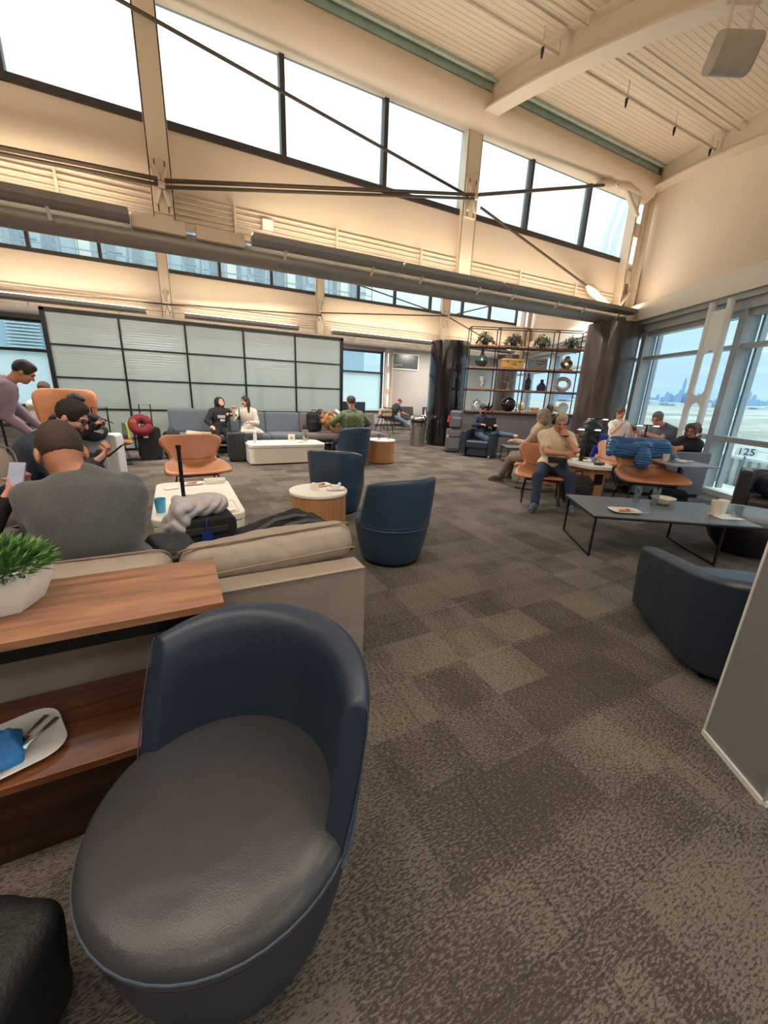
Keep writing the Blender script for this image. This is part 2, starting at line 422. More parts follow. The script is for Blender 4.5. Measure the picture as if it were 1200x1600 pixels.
roof('ceiling', 7.05, -.3, 6.58)
roof('ceiling', 13.35, 7.13, 6.35)
c_ = MB(); c_.prism([(-9, -7), (XW(-7), -7), (XW(-.35), -.35), (-9, -.35)], 3.45, 3.6); struct(c_.build('ceiling', WHITE))
c_ = MB(); c_.prism([(-9, 13.4), (XW(13.4), 13.4), (XW(17.4), 17.4), (-9, 17.4)], 3.5, 3.65); struct(c_.build('ceiling', mat('grey white ceiling', (196, 190, 182), .8)))
# end walls out of the picture that close the hall
b = MB(); b.span((-9.15, -7, 0), (-9, 17.4, 7)); struct(b.build('wall_left', GREYW))
b = MB(); b.span((-9, -7.15, 0), (XW(-7), -7, 3.6)); struct(b.build('wall_front', GREYW))
b = MB(); b.span((-9, -.45, 3.45), (XW(-.3), -.3, 4.7)); struct(b.build('wall_front', CREAM))
# sawtooth walls with their bands of high windows
def sawtooth(nm, Y, x0, x1, zb, zs, zt, ztop, mull, t=.12):
    b = MB(); b.span((x0, Y, zb), (x1, Y+t, zs)); struct(b.build('wall_'+nm, CREAM))
    b = MB(); b.span((x0, Y, zt), (x1, Y+t, ztop)); struct(b.build('wall_'+nm, CREAM))
    for i in range(len(mull)-1):
        a, c = mull[i], mull[i+1]
        w_ = thing('window_%d' % (len([o for o in COL.objects if o.name.startswith('window_')])+1), 'x', 'x', (0, 0, 0)); 
        del w_['label']; del w_['category']; w_['kind'] = 'structure'
        f = MB(); h = .035
        f.span((a, Y-.03, zs), (c, Y+.09, zs+.09)); f.span((a, Y-.01, zt-.06), (c, Y+.09, zt))
        f.span((a, Y-.04, zs), (a+h, Y+.09, zt)); f.span((c-h, Y-.04, zs), (c, Y+.09, zt))
        f.build('frame', FRAME, w_)
        p = MB(); p.span((a+h, Y+.03, zs+.09), (c-h, Y+.04, zt-.06)); p.build('pane', GL_HI, w_)
sawtooth('back', 7.0, -9, XW(7.0)+.1, 3.62, 4.70, 6.03, 7.0, [-7.6, -6.0, -4.4, -2.95, -1.34, .12, 1.79, 3.43, 5.02, 6.62, 8.32, 9.98])
sawtooth('back', 13.3, -9, XW(13.3)+.1, 3.2, 4.36, 5.5, 6.6, [-6.8, -5.4, -4.03, -2.65, -1.26, .08, 1.51, 2.94, 4.34, 5.74, 7.1, 8.55, 9.99, 11.32, 12.75])
# shade housing and teal edge light along the top of the near high windows
b = MB(); x1 = XW(7)-.35
b.cur = 0
prof = [(7.0, 5.94), (6.86, 5.94), (6.72, 6.01), (6.64, 6.16), (6.62, 6.28), (6.66, 6.38), (6.74, 6.44), (7.0, 6.46)]
b.add([(x, y, z) for x in (-9, x1) for y, z in prof], [(i, i+1, i+9, i+8) for i in range(7)]+[tuple(range(8)), tuple(range(8, 16))])
struct(b.build('trim_1', CREAM, smooth=50))
TEAL = mat('teal grey rail', (176, 192, 184), .4, .1)
b = MB(); b.span((-9, 6.70, 6.46), (x1-.1, 6.98, 6.51)); b.span((-9, 6.66, 6.40), (x1-.1, 6.70, 6.54)); b.span((-9, 6.52, 6.46), (x1-.1, 6.57, 6.52)); b.span((-9, 6.57, 6.50), (x1-.1, 6.66, 6.52))
struct(b.build('trim_2', TEAL))
# roof beams
def arcbeam(name, pts, w=.26, h=.42):     # pts: lower flange centre line
    b = MB(); up = Vector((0, 0, 1))
    for wd, z0, z1 in ((w, 0, .03), (.03, .03, h-.03), (w, h-.03, h)):
        vs = []; 
        for i, p in enumerate(pts):
            p = Vector(p); d = (Vector(pts[min(i+1, len(pts)-1)])-Vector(pts[max(i-1, 0)])).normalized(); s = d.cross(up).normalized()
            vs += [p-s*wd/2+up*z0, p+s*wd/2+up*z0, p+s*wd/2+up*z1, p-s*wd/2+up*z1]
        n = len(pts); fs = [(4*i+j, 4*i+(j+1) % 4, 4*i+4+(j+1) % 4, 4*i+4+j) for i in range(n-1) for j in range(4)]+[(3, 2, 1, 0), (4*n-4, 4*n-3, 4*n-2, 4*n-1)]
        b.add(vs, fs)
    return struct(b.build(name, CREAM2))
for x in (.16, 5.24):
    arcbeam('trim_3', [(x, 6.9-i*.55, roofz(6.9-i*.55)-.42) for i in range(14)], .30)
    arcbeam('trim_3', [(x-.1 if x > 1 else x, 13.2-i*.55, roofz(13.2-i*.55, 13.35, 6.35)-.42) for i in range(12)], .26)
arcbeam('trim_3', [(XW(6.9-i*.55)-.14, 6.9-i*.55, roofz(6.9-i*.55)-.40) for i in range(14)], .34)
arcbeam('trim_3', [(9.4, 13.2-i*.55, roofz(13.2-i*.55, 13.35, 6.35)-.42) for i in range(12)], .26)
# runway wall: painted upper wall, soffit valance, glass below
g = MB()
for D0, D1, y0, z0 in ((-4.8, 10.98, 7.05, 6.58), (10.98, 18.1, 13.35, 6.35), (18.1, 22.7, 17.4, 3.6)):
    n = 12
    for i in range(n):
        a, c = D0+(D1-D0)*i/n, D0+(D1-D0)*(i+1)/n
        za = roofz(LD(LW, a).y, y0, z0) if y0 < 17 else z0; zc = roofz(LD(LW, c).y, y0, z0) if y0 < 17 else z0
        za = max(za, 3.5); zc = max(zc, 3.5)
        vs = [LD(LW, a, 3.1), LD(LW, c, 3.1), LD(LW, c, zc+.1), LD(LW, a, za+.1), LD(LW+.15, a, 3.1), LD(LW+.15, c, 3.1), LD(LW+.15, c, zc+.1), LD(LW+.15, a, za+.1)]
        g.add(vs, [(0, 1, 2, 3), (7, 6, 5, 4), (0, 4, 5, 1), (3, 2, 6, 7)])
struct(g.build('wall_right', CREAM))
def ldspan(b, l0, d0, z0, l1, d1, z1):
    c = LD((l0+l1)/2, (d0+d1)/2, (z0+z1)/2); b.box(c, (abs(l1-l0), abs(d1-d0), abs(z1-z0)), rz=AZ); return b
b = MB(); ldspan(b, 5.84, -4.8, 3.38, LW, 22, 3.74); struct(b.build('trim_4', WHITE))
b = MB(); ldspan(b, 5.90, -4.8, 3.28, LW, 22, 3.40); ldspan(b, 5.96, -4.8, 3.12, LW, 22, 3.30); struct(b.build('trim_5', ALU))
b = MB(); ldspan(b, 6.02, -4.8, .0, 6.2, 22, .10); struct(b.build('baseboard_right', WHITE))
mull = [-3.3, -.65, 2.0, 4.65, 7.3, 9.95, 12.6, 15.25, 17.9, 20.5, 22.4]
for i in range(len(mull)-1):
    a, c = mull[i], mull[i+1]
    w_ = bpy.data.objects.new('window_%d' % (26+i), None); COL.objects.link(w_); w_['kind'] = 'structure'
    f = MB()
    ldspan(f, 5.98, a-.07, .1, 6.24, a+.07, 3.15); ldspan(f, 6.24, a-.15, .1, 6.34, a-.10, 3.15); ldspan(f, 6.24, a+.10, .1, 6.34, a+.15, 3.15)
    f.build('mullion', ALUD, w_)
    f = MB(); ldspan(f, 6.03, a+.07, 2.51, 6.2, c-.07, 2.58); ldspan(f, 6.03, a+.07, 3.02, 6.2, c-.07, 3.15); f.build('transom', ALU, w_)
    f = MB(); ldspan(f, 5.97, a+.07, .96, 6.2, c-.07, 1.05); f.build('rail', ALU, w_)
    f = MB()
    for z0, z1 in ((.1, .96), (1.05, 2.51), (2.58, 3.02)): ldspan(f, 6.13, a+.07, z0, 6.14, c-.07, z1)
    f.build('pane', GL, w_)
# back wall under the far sawtooth
b = MB(); b.span((9.2, 17.3, 0), (XW(17.3)+.1, 17.45, 3.6)); struct(b.build('wall_back', GREYW))
b = MB(); b.span((-9, 17.3, 0), (9.2, 17.45, .62)); struct(b.build('wall_back', GREYW))
b = MB(); b.span((-9, 17.3, 3.3), (9.2, 17.45, 3.6)); struct(b.build('wall_back', GREYW))
xs = [-9, -7.2, -5.4, -3.4, -1.2, 1.0, 3.2, 5.4, 8.75]
for i in range(8):
    a, c = xs[i], xs[i+1]
    w_ = bpy.data.objects.new('window_%d' % (40+i), None); COL.objects.link(w_); w_['kind'] = 'structure'
    f = MB(); f.span((a, 17.24, .62), (a+.07, 17.42, 3.3)); f.span((c-.07, 17.24, .62), (c, 17.42, 3.3)); f.span((a, 17.22, 2.34), (c, 17.42, 2.42)); f.span((a, 17.24, .62), (c, 17.42, .70)); f.span((a, 17.24, 3.22), (c, 17.42, 3.3))
    f.build('frame', FRAME, w_)
    f = MB(); f.span((a+.07, 17.34, .7), (c-.07, 17.35, 2.34)); f.build('pane', GL_FR, w_)
    f = MB(); f.span((a+.07, 17.34, 2.42), (c-.07, 17.35, 3.22)); f.build('pane', GL, w_)
b = MB(); b.span((-9, 17.10, 0), (XW(17.2)-.2, 17.3, .09)); struct(b.build('baseboard_back', FRAME))
# ---------------------------------------------------------------- steel posts of the sawtooth walls
def slot(b, x, y, z0, z1, w, dx=0): 
    b.box((x, y, (z0+z1)/2), (w, .012, z1-z0))
def post(X, Y, z0, z1, w, label, lug):
    t = thing('steel_post', label, 'post', (X, Y, z0), 0, 'cream steel posts of the window walls')
    h = z1-z0
    b = MB(); b.box((0, -.10, h/2), (w, .02, h)); b.box((0, .06, h/2), (w*.8, .02, h)); b.box((-w/2+.012, -.02, h/2), (.02, .18, h)); b.box((w/2-.012, -.02, h/2), (.02, .18, h))
    b.build('column', CREAM2, t, bevel=.004)
    if lug is not None:
        z = lug-z0
        b = MB(); b.box((0, -.125, z), (w*.84, .03, .60)); b.build('gusset_plate', CREAM2, t, bevel=.006)
        b = MB()
        for s in (-1, 1):
            for q in (-1, 1):
                b.box((s*w*.22, -.142, z+q*.24), (.014, .008, .09))
        b.build('bolt_slot', FRAME, t)
        for s in (-1, 1):
            for q in (-1, 1):
                b = MB(); b.bar((s*.02, -.17, z+q*.05), (s*.075, -.16, z+q*.20), .05, .045); b.lathe([(0, -.02), (.03, -.02), (.03, .02), (0, .02)], (s*.075, -.165, z+q*.19), 12, Matrix.Rotation(PI/2, 3, 'X'))
                b.build('clevis', CREAM2, t, smooth=True, bevel=.008)
        b = MB(); b.box((0, -.2, z), (.17, .07, .06)); b.build('clevis', CREAM2, t, bevel=.012)
    else:
        pass
    return t
post(.14, 7.0, 3.50, 6.55, .27, 'wide cream steel post at upper left crossing the high windows', 4.0)
post(5.14, 7.0, 3.50, 6.55, .32, 'cream steel post in the middle of the near high windows', 4.95)
post(.1, 13.3, 3.2, 6.3, .26, 'smaller cream post on the far wall above the black framed screen, left one', 3.6)
post(4.4, 13.3, 3.2, 6.3, .26, 'smaller cream post on the far wall above right end of the screen', 3.9)
post(9.2, 13.3, 3.2, 6.3, .34, 'cream post on the far wall rising above the black round column', 4.2)
# slotted corner post of the near wall, seen from the side
def slotpost(name, cx, cy, z0, z1, w, d, label, rz=0):
    t = thing(name, label, 'post', (cx, cy, z0), rz)
    h = z1-z0; b = MB()
    for s in (-1, 1): b.box((s*w/2, 0, h/2), (.03, d, h))
    b.build('flange', CREAM2, t, bevel=.004)
    b = MB(); n = max(2, int(h/.95)); st = h/n; sw = w*.22
    b.box((-w*.32, 0, h/2), (w*.30, .03, h)); b.box((w*.32, 0, h/2), (w*.30, .03, h))
    for i in range(n+1): b.box((0, 0, min(max(i*st, .12), h-.12)), (w*.40, .03, .26))
    b.build('slotted_web', CREAM2, t)
    return t
slotpost('corner_post', 9.98, 6.90, 3.45, 6.35, .56, .22, 'slotted cream corner post where the high windows meet the runway wall')
slotpost('slotted_post', 8.98, 17.15, 0.62, 3.5, .34, .2, 'slim slotted cream post beside the far frosted window')
slotpost('slotted_post', 13.25, 13.25, 3.2, 6.3, .42, .2, 'slotted cream post at the right end of the far high windows')
# tie rods and their end castings
def rod(pts, r, label, cat='tie rod', m=None):
    b = MB(); b.tube(pts, r, 8); return tag(b.build('tie_rod', m or ROD, None, smooth=True), label, cat)
rod([(-.62, 6.78, 5.77), (5.0, 6.78, 4.93)][0:1]+[(-3.0, 6.78, 6.13)][0:0]+[(5.0, 6.78, 4.93)], .022, 'thin dark rod slanting down across the near high windows to the middle post')
rod([(5.3, 6.78, 4.82), (8.45, 6.78, 4.0)], .022, 'dark rod slanting down from the middle post to the lower corner casting')
rod([(-4.5, 6.72, 3.83), (.1, 6.74, 4.03)], .026, 'upper of two level rods running left from the wide post')
rod([(-4.5, 6.72, 3.76), (.1, 6.74, 3.97)], .022, 'lower of two level rods running left from the wide post')
rod([(.18, 6.74, 4.03), (5.1, 6.74, 4.96)], .026, 'upper of the twin rods between wide post and middle post')
rod([(.18, 6.74, 3.96), (5.1, 6.74, 4.90)], .022, 'lower of the twin rods between wide post and middle post')
rod([(5.2, 6.74, 4.98), (8.4, 6.74, 5.85)], .030, 'heavy rod from the middle post up to the top corner bracket')
for a, c, s in (((-4, 13.1, 3.42), (.1, 13.1, 3.56), 'rod running left from the first far post above the screen'), ((.1, 13.1, 3.56), (4.4, 13.1, 3.78), 'rod between the first and second far posts above the screen'),
                ((4.4, 13.1, 3.85), (9.2, 13.1, 4.3), 'rod between the second far post and the post above the black column'), ((9.3, 13.1, 4.25), (12.4, 13.1, 3.3), 'rod slanting down behind the left end of the shelving'),
                ((5.0, 13.1, 4.9), (9.1, 13.1, 4.3), 'rod slanting down across the far high windows to the post above the black column'), ((9.3, 13.1, 4.32), (12.6, 13.1, 5.3), 'short rod rising right from the far post above the black column')):
    rod([a, c], .022, s)
t = thing('corner_bracket', 'cream cast bracket joining the heavy rod to the top of the corner post', 'bracket', (9.3, 6.78, 6.0))
b = MB(); b.tube([(-1.1, 0, -.18), (-.85, 0, -.10), (-.55, 0, -.04), (-.2, 0, 0), (.4, .02, .02)], [.035, .085, .06, .10, .07], 10); b.build('casting', CREAM2, t, smooth=True)
b = MB(); b.bar((-.2, 0, 0), (.45, .02, -.42), .10, .09); b.bar((-.25, 0, .03), (.75, 0, .07), .12, .10); b.build('arm', CREAM2, t, bevel=.02)
b = MB(); b.lathe([(0, -.07), (.06, -.07), (.06, .07), (0, .07)], (-.5, 0, -.03), 14, Matrix.Rotation(PI/2, 3, 'X')); b.build('pin', CREAM2, t, smooth=True)
t = thing('corner_bracket', 'cream cast rod end at the foot of the corner post', 'bracket', (8.55, 6.78, 3.98))
b = MB(); b.tube([(-.12, 0, .03), (.02, 0, -.02), (.18, 0, -.08), (.4, 0, -.18)], [.03, .09, .10, .06], 10); b.build('casting', CREAM2, t, smooth=True)
b = MB(); b.bar((.15, 0, -.06), (1.2, .02, -.46), .12, .10); b.bar((1.0, .02, -.42), (1.5, .05, .1), .08, .06); b.build('arm', CREAM2, t, bevel=.02)
# big pipe and uplight troughs at the foot of the near wall
b = MB(); b.tube([(-9, 6.80, 3.27), (9.9, 6.80, 3.44)], .135, 20)
tag(b.build('round_steel_pipe', GAL, None, smooth=True), 'long grey round pipe along the foot of the near high wall', 'pipe')
b = MB(); b.tube([(-9, 13.2, 3.10), (12.6, 13.2, 3.16)], .12, 16)
tag(b.build('round_steel_pipe', mat('pale pipe', (196, 190, 184), .5), None, smooth=True), 'pale round pipe along the foot of the far wall above the screen', 'pipe')
LAMP = mat('uplight lens', (255, 250, 240), .3, var=0, emit=(255, 236, 208), es=4)
def trough(x0, x1, Y, z, label, gr, power, dz=.0):
    t = thing('linear_uplight', label, 'light fixture', ((x0+x1)/2, Y, z), 0, gr)
    w_ = x1-x0; s = dz
    b = MB(); pr = [(-.13, .05), (-.11, -.02), (-.03, -.06), (.10, -.06), (.13, .0), (.13, .05)]
    b.add([(x, y, zz+(s if x > 0 else -s)) for x in (-w_/2, w_/2) for y, zz in pr], [(i, i+1, i+7, i+6) for i in range(5)]+[(0, 1, 2, 3, 4, 5), (11, 10, 9, 8, 7, 6)])
    b.build('housing', GAL, t)
    b = MB(); b.bar((-w_/2+.02, .0, .02-s), (w_/2-.02, .0, .02+s), .2, .02); b.box((0, .135, .075), (w_-.04, .012, .05)); b.build('lens', LAMP, t)
    b = MB()
    for q in (-.3, .3): b.bar((w_*q, .0, -.03), (w_*q, .12, -.16), .035, .02)
    b.build('arm', WHITE, t)
    area('uplight', (0, 0, .08), (PI, 0, 0), w_-.1, .16, power, WARM, t)
for i, (x0, x1, s) in enumerate(((-7.2, -4.6, 'out at the left'), (-4.3, -.26, 'leftmost one, above the left end of the pipe'), (1.2, 3.55, 'just right of the wide post'), (3.6, 5.7, 'below the middle post'), (5.75, 7.8, 'second from the corner'), (7.85, 9.85, 'nearest the corner post'))):
    trough(x0, x1, 6.52, 3.50+.009*((x0+x1)/2), 'grey uplight trough on the near pipe, '+s, 'uplights along the near wall', 7*(x1-x0)/2.2, .01)
for i, (x0, x1, s) in enumerate(((-6, -3.6, 'beyond the left end of the screen'), (-3.4, -.4, 'above the left part of the screen'), (.5, 3.6, 'above the middle of the screen'), (4.7, 8.6, 'left of the black column'), (9.6, 12.4, 'behind the shelving'))):
    trough(x0, x1, 12.9, 3.30, 'far uplight trough, '+s, 'uplights along the far wall', 8.5*(x1-x0)/2.2)
for x, s in ((.06, 'left'), (.80, 'right')):
    b = MB(); b.box((0, 0, 0), (.62, .12, .16)); tag(b.build('junction_box', CREAM2, None, bevel=.01, loc=(x, 6.66, 3.49)), 'flat cream junction cover on the pipe below the wide post, %s one' % s, 'junction box')
# conduits on the near and far panels
def conduits(Y, x0, x1, zs, label, slope=.009):
    for i, z in enumerate(zs):
        b = MB(); b.tube([(x0, Y, z+slope*x0), (x1, Y, z+slope*x1)], .016, 6)
        o = tag(b.build('conduit', CREAM2, None, smooth=True), '%s, %s of the set' % (label, ('topmost', 'second', 'third', 'fourth', 'fifth', 'lowest')[i if i < len(zs)-1 else 5]), 'conduit')
conduits(6.97, -9, 9.7, (3.98, 3.91, 3.84, 3.77, 3.70), 'thin cream conduit under the near high windows', .002)
conduits(13.26, -9, 12.6, (3.62, 3.55, 3.48, 3.41), 'thin cream conduit running along the far wall above the screen', 0)
for i, x in enumerate((-1.0, 1.05, 2.6, 4.2, 6.6, 8.3)):
    b = MB(); b.box((0, 0, 0), (.03, .03, .40)); tag(b.build('conduit_clamp', CREAM2, None, loc=(x, 6.94, 3.86)), 'cream strut clamp holding the near conduits, %s from the left' % ('first', 'second', 'third', 'fourth', 'fifth', 'sixth')[i], 'clamp', 'conduit clamps')
b = MB(); b.box((0, 0, 0), (.16, .07, .14)); tag(b.build('junction_box', WHITE, None, bevel=.01, loc=(1.5, 6.93, 3.85)), 'small white junction box on the near conduits right of the wide post', 'junction box')
# sprinkler pipes under the roof
for y, r, z in ((5.17, .024, 6.02), (4.72, .016, 6.05)):
    for x0, x1, s in ((-2, 5.1, 'left of the middle roof beam'), (5.4, XW(y)-.25, 'between the middle beam and the runway wall')):
        t = thing('sprinkler_pipe', ('thick' if r > .02 else 'thin')+' cream ceiling pipe '+s, 'pipe', (x0, y, z))
        b = MB(); b.tube([(0, 0, 0), (x1-x0, 0, 0), (x1-x0, 0, .14)], r, 8); b.build('pipe', CREAM2, t, smooth=True)
        if r > .02:
            for fx in (.32, .66, .96):
                b = MB(); q = (x1-x0)*fx; b.tube([(q, 0, 0), (q, 0, -.07)], .022, 8); b.tube([(q, 0, -.07), (q, 0, -.13)], [.02, .012], 8); b.build('sprinkler_head', FRAME, t, smooth=True)
                b = MB(); b.tube([(q, 0, 0), (q, 0, .2)], .008, 6); b.build('hanger', CREAM2, t)
# hanging loudspeaker
p = Vector((5.07, 2.88, 4.77))
t = thing('loudspeaker', 'white box loudspeaker hanging from the roof beam at upper right', 'speaker', tuple(p), math.radians(-28))
SPK = mat('white plastic', (176, 168, 160), .45); GRL = mat('speaker grille', (150, 146, 142), .7, bump=.5, bs=400)
b = MB(); b.prism(rrect(.30, .20, .07), -.18, .18, Matrix.Rotation(PI/2, 3, 'Y')@Matrix.Rotation(.5, 3, 'Z')); b.build('cabinet', SPK, t, smooth=True, bevel=.008)
b = MB(); b.prism(rrect(.27, .17, .06), .182, .192, Matrix.Rotation(PI/2, 3, 'Y')@Matrix.Rotation(.5, 3, 'Z')); b.build('grille', GRL, t)
b = MB(); b.tube([(-.1, 0, .1), (-.1, 0, .42), (0, 0, .55)], .016, 8); b.tube([(.1, 0, .1), (.1, 0, .40), (0, 0, .55)], .016, 8); b.box((0, 0, .38), (.32, .04, .03)); b.box((0, 0, .56), (.12, .12, .04)); b.build('bracket', CREAM2, t, smooth=True)
# white twin pipe mast in front of the runway glass
t = thing('twin_pipe_mast', 'white twin pipe mast with a ring plate standing inside the runway windows', 'mast', tuple(LD(5.8, 7.6, 0)), AZ)
WPIPE = mat('white steel pipe', (236, 238, 238), .4, var=0)
for s in (-1, 1):
    b = MB(); b.tube([(0, s*.20, 0), (0, s*.20, 3.3)], .055, 14); b.build('pipe', WPIPE, t, smooth=True)
n = 14
for z0, up in ((2.53, -1), (1.70, 1), (1.62, -1), (.95, 1)):
    if z0 in (2.53, 1.70, .95): b = MB()
    if z0 == 2.53: b.box((0, 0, 2.84), (.05, .34, .62))
    if z0 == 1.70: b.box((0, 0, 1.66), (.04, .32, .09))
    for i in range(n):
        a0 = PI*i/n; a1 = PI*(i+1)/n; y0, y1 = .15*math.cos(a0), .15*math.cos(a1)
        h0, h1 = (.15-.15*math.sin(a0))*up, (.15-.15*math.sin(a1))*up
        b.add([(-.02, y0, z0), (-.02, y1, z0), (-.02, y1, z0+h1+.02*up), (-.02, y0, z0+h0+.02*up), (.02, y0, z0), (.02, y1, z0), (.02, y1, z0+h1+.02*up), (.02, y0, z0+h0+.02*up)], [(0, 1, 2, 3), (4, 5, 6, 7), (2, 3, 7, 6)])
    if z0 != 1.70: b.build('web_plate', WPIPE, t)
# round columns
def colmat(name, c1, c2, sc, rough, coat):
    m, N, L, P = nt(name); tc = N.new('ShaderNodeTexCoord'); mp = N.new('ShaderNodeMapping'); mp.inputs['Scale'].default_value = (4, 4, .5); L.new(tc.outputs['Object'], mp.inputs[0])
    n = N.new('ShaderNodeTexNoise'); n.inputs['Scale'].default_value = sc; n.inputs['Detail'].default_value = 6; L.new(mp.outputs[0], n.inputs[0])
    r = N.new('ShaderNodeValToRGB'); r.color_ramp.elements[0].position = .35; r.color_ramp.elements[1].position = .75
    r.color_ramp.elements[0].color = lin(c1)+(1,); r.color_ramp.elements[1].color = lin(c2)+(1,); L.new(n.outputs['Fac'], r.inputs[0]); L.new(r.outputs[0], P.inputs['Base Color'])
    P.inputs['Roughness'].default_value = rough; P.inputs['Coat Weight'].default_value = coat; P.inputs['Coat Roughness'].default_value = .04
    return m
CB = colmat('polished black stone', (8, 7, 8), (30, 26, 28), 2.2, .12, .6); CBR = colmat('brown timber veneer', (58, 46, 44), (88, 72, 66), 3, .28, .3)
c = LD(1.96, 12.95)
t = thing('round_column', 'glossy black round column between the bin and the shelving', 'column', tuple(c))
b = MB(); b.lathe([(.50, .0), (.50, .10), (.55, .10), (.575, .12), (.575, 3.08), (0, 3.08)], n=64); b.build('shaft', CB, t, smooth=True)
b = MB(); b.lathe([(.577, 2.72), (.58, 2.72), (.58, 3.08), (0, 3.085)], n=64); b.build('cap_band', CB, t, smooth=True)
c = LD(5.36, 10.15)
t = thing('round_column', 'brown veneered round column at the right end of the shelving', 'column', tuple(c))
b = MB(); b.lathe([(.50, .0), (.50, .10), (.565, .12), (.565, 3.28), (0, 3.28)], n=64); b.build('shaft', CBR, t, smooth=True)
c = LD(6.0, 19.0)*0+LD(5.3, 19.5)
t = thing('round_column', 'distant dark brown round column seen through the shelving', 'column', tuple(LD(4.9, 16.8)))
b = MB(); b.lathe([(.40, .0), (.40, 3.15), (0, 3.15)], n=40); b.build('shaft', CBR, t, smooth=True)
# framed display panel on the back wall
t = thing('wall_panel', 'white framed dark display panel high on the back wall', 'panel', (9.85, 17.27, 2.62))
b = MB(); b.span((-.80, -.04, -.03), (.80, .03, .70)); b.build('frame', WHITE, t, bevel=.01)
b = MB(); b.span((-.74, -.05, .03), (.74, -.035, .64)); b.build('screen', mat('dark display', (74, 76, 80), .25, var=.1, vs=1.5), t)
b = MB(); b.span((-.68, -.054, .16), (-.25, -.05, .19)); b.span((-.68, -.054, .10), (-.38, -.05, .12)); b.span((-.2, -.054, .16), (-.12, -.05, .19)); b.build('lettering', mat('display lettering', (150, 152, 156), .5), t)
# ---------------------------------------------------------------- outside
def apron():
    m, N, L, P = nt('airfield ground'); tc = N.new('ShaderNodeTexCoord'); mp = N.new('ShaderNodeMapping'); mp.inputs['Rotation'].default_value = (0, 0, -AZ); mp.inputs['Scale'].default_value = (.012, .0016, 1); L.new(tc.outputs['Object'], mp.inputs[0])
    mp.inputs['Scale'].default_value = (.0016, .008, 1)
    n = N.new('ShaderNodeTexNoise'); n.inputs['Scale'].default_value = 3; n.inputs['Detail'].default_value = 8; n.inputs['Roughness'].default_value = .62; L.new(mp.outputs[0], n.inputs[0])
    r = N.new('ShaderNodeValToRGB'); r.color_ramp.interpolation = 'LINEAR'; el = r.color_ramp.elements
    el[0].position = .38; el[0].color = lin((126, 126, 112))+(1,); el[1].position = .56; el[1].color = lin((168, 168, 160))+(1,)
    q = el.new(.47); q.color = lin((150, 142, 122))+(1,); q = el.new(.7); q.color = lin((186, 188, 184))+(1,)
    L.new(n.outputs['Fac'], r.inputs[0]); L.new(r.outputs[0], P.inputs['Base Color']); P.inputs['Roughness'].default_value = .9
    return m
b = MB(); b.span((-9000, -9000, -5.2), (9000, 9000, -5.0)); o = b.build('ground', apron()); o['kind'] = 'structure'
rnd = random.Random(7)
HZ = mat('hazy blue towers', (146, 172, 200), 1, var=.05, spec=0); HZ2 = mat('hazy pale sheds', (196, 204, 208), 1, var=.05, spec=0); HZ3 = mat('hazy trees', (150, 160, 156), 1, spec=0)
# city skyline some six kilometres away
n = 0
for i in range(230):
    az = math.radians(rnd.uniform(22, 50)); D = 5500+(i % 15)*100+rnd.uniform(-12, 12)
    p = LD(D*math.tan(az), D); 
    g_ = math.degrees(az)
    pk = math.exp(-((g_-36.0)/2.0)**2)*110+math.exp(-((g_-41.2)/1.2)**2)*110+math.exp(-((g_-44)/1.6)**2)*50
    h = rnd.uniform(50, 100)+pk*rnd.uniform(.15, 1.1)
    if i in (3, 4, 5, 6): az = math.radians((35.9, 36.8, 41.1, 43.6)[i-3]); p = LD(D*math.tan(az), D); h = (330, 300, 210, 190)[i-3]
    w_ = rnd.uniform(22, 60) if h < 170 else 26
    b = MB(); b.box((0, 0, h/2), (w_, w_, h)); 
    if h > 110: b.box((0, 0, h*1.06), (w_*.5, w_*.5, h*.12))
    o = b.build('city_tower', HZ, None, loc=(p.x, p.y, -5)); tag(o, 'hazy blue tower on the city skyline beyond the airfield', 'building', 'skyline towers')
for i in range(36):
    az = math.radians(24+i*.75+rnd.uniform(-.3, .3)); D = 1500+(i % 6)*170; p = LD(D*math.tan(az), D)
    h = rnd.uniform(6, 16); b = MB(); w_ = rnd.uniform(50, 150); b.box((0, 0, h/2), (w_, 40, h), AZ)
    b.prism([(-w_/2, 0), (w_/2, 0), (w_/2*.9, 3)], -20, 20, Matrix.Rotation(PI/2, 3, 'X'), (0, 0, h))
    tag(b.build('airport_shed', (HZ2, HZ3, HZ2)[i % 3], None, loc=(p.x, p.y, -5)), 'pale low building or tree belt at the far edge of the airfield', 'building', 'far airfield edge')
# building across the gap, seen through the far high windows
t = thing('outside_building', 'pale blue service building with pipework seen through the far high windows', 'building', (4, 24.4, -5))
PB = mat('pale blue cladding', (176, 198, 208), .7, var=.05); PB2 = mat('blue grey steel', (112, 134, 148), .6)
b = MB(); b.span((-22, 0, 0), (7, .5, 16.3)); b.build('wall', PB, t)
b = MB()
for i in range(26): b.span((-21.5+i*1.1, -.15, 10.0), (-21.1+i*1.1, -.02, 15.6))
b.build('louver', PB2, t)
for i in range(9):
    x = -20.5+i*3.05
    b = MB(); b.tube([(x, -.5, 11.5), (x+.2, -.5, 14.0), (x+2.2, -.5, 14.0), (x+2.4, -.5, 12.1), (x+2.9, -.5, 12.1)], .07, 6); b.tube([(x+.6, -.45, 11), (x+.6, -.45, 15.8)], .05, 6); b.build('pipe', PB2, t, smooth=True)
    b = MB(); b.span((x+1.2, -.6, 11.0), (x+1.7, -.1, 13.2)); b.build('duct_box', WHITE, t)
b = MB()
for z in (11.4, 11.9, 12.4): b.bar((-22, -.9, z), (7, -.9, z), .05)
for i in range(30): b.bar((-22+i, -.9, 10.9), (-22+i, -.9, 12.4), .05)
b.build('railing', PB2, t)
b = MB()
for z in range(22): b.box((-9.6, -.12, 6.3+z*.14), (1.2, .08, .06)); b.box((3.0, -.12, 6.6+z*.14), (1.4, .08, .06))
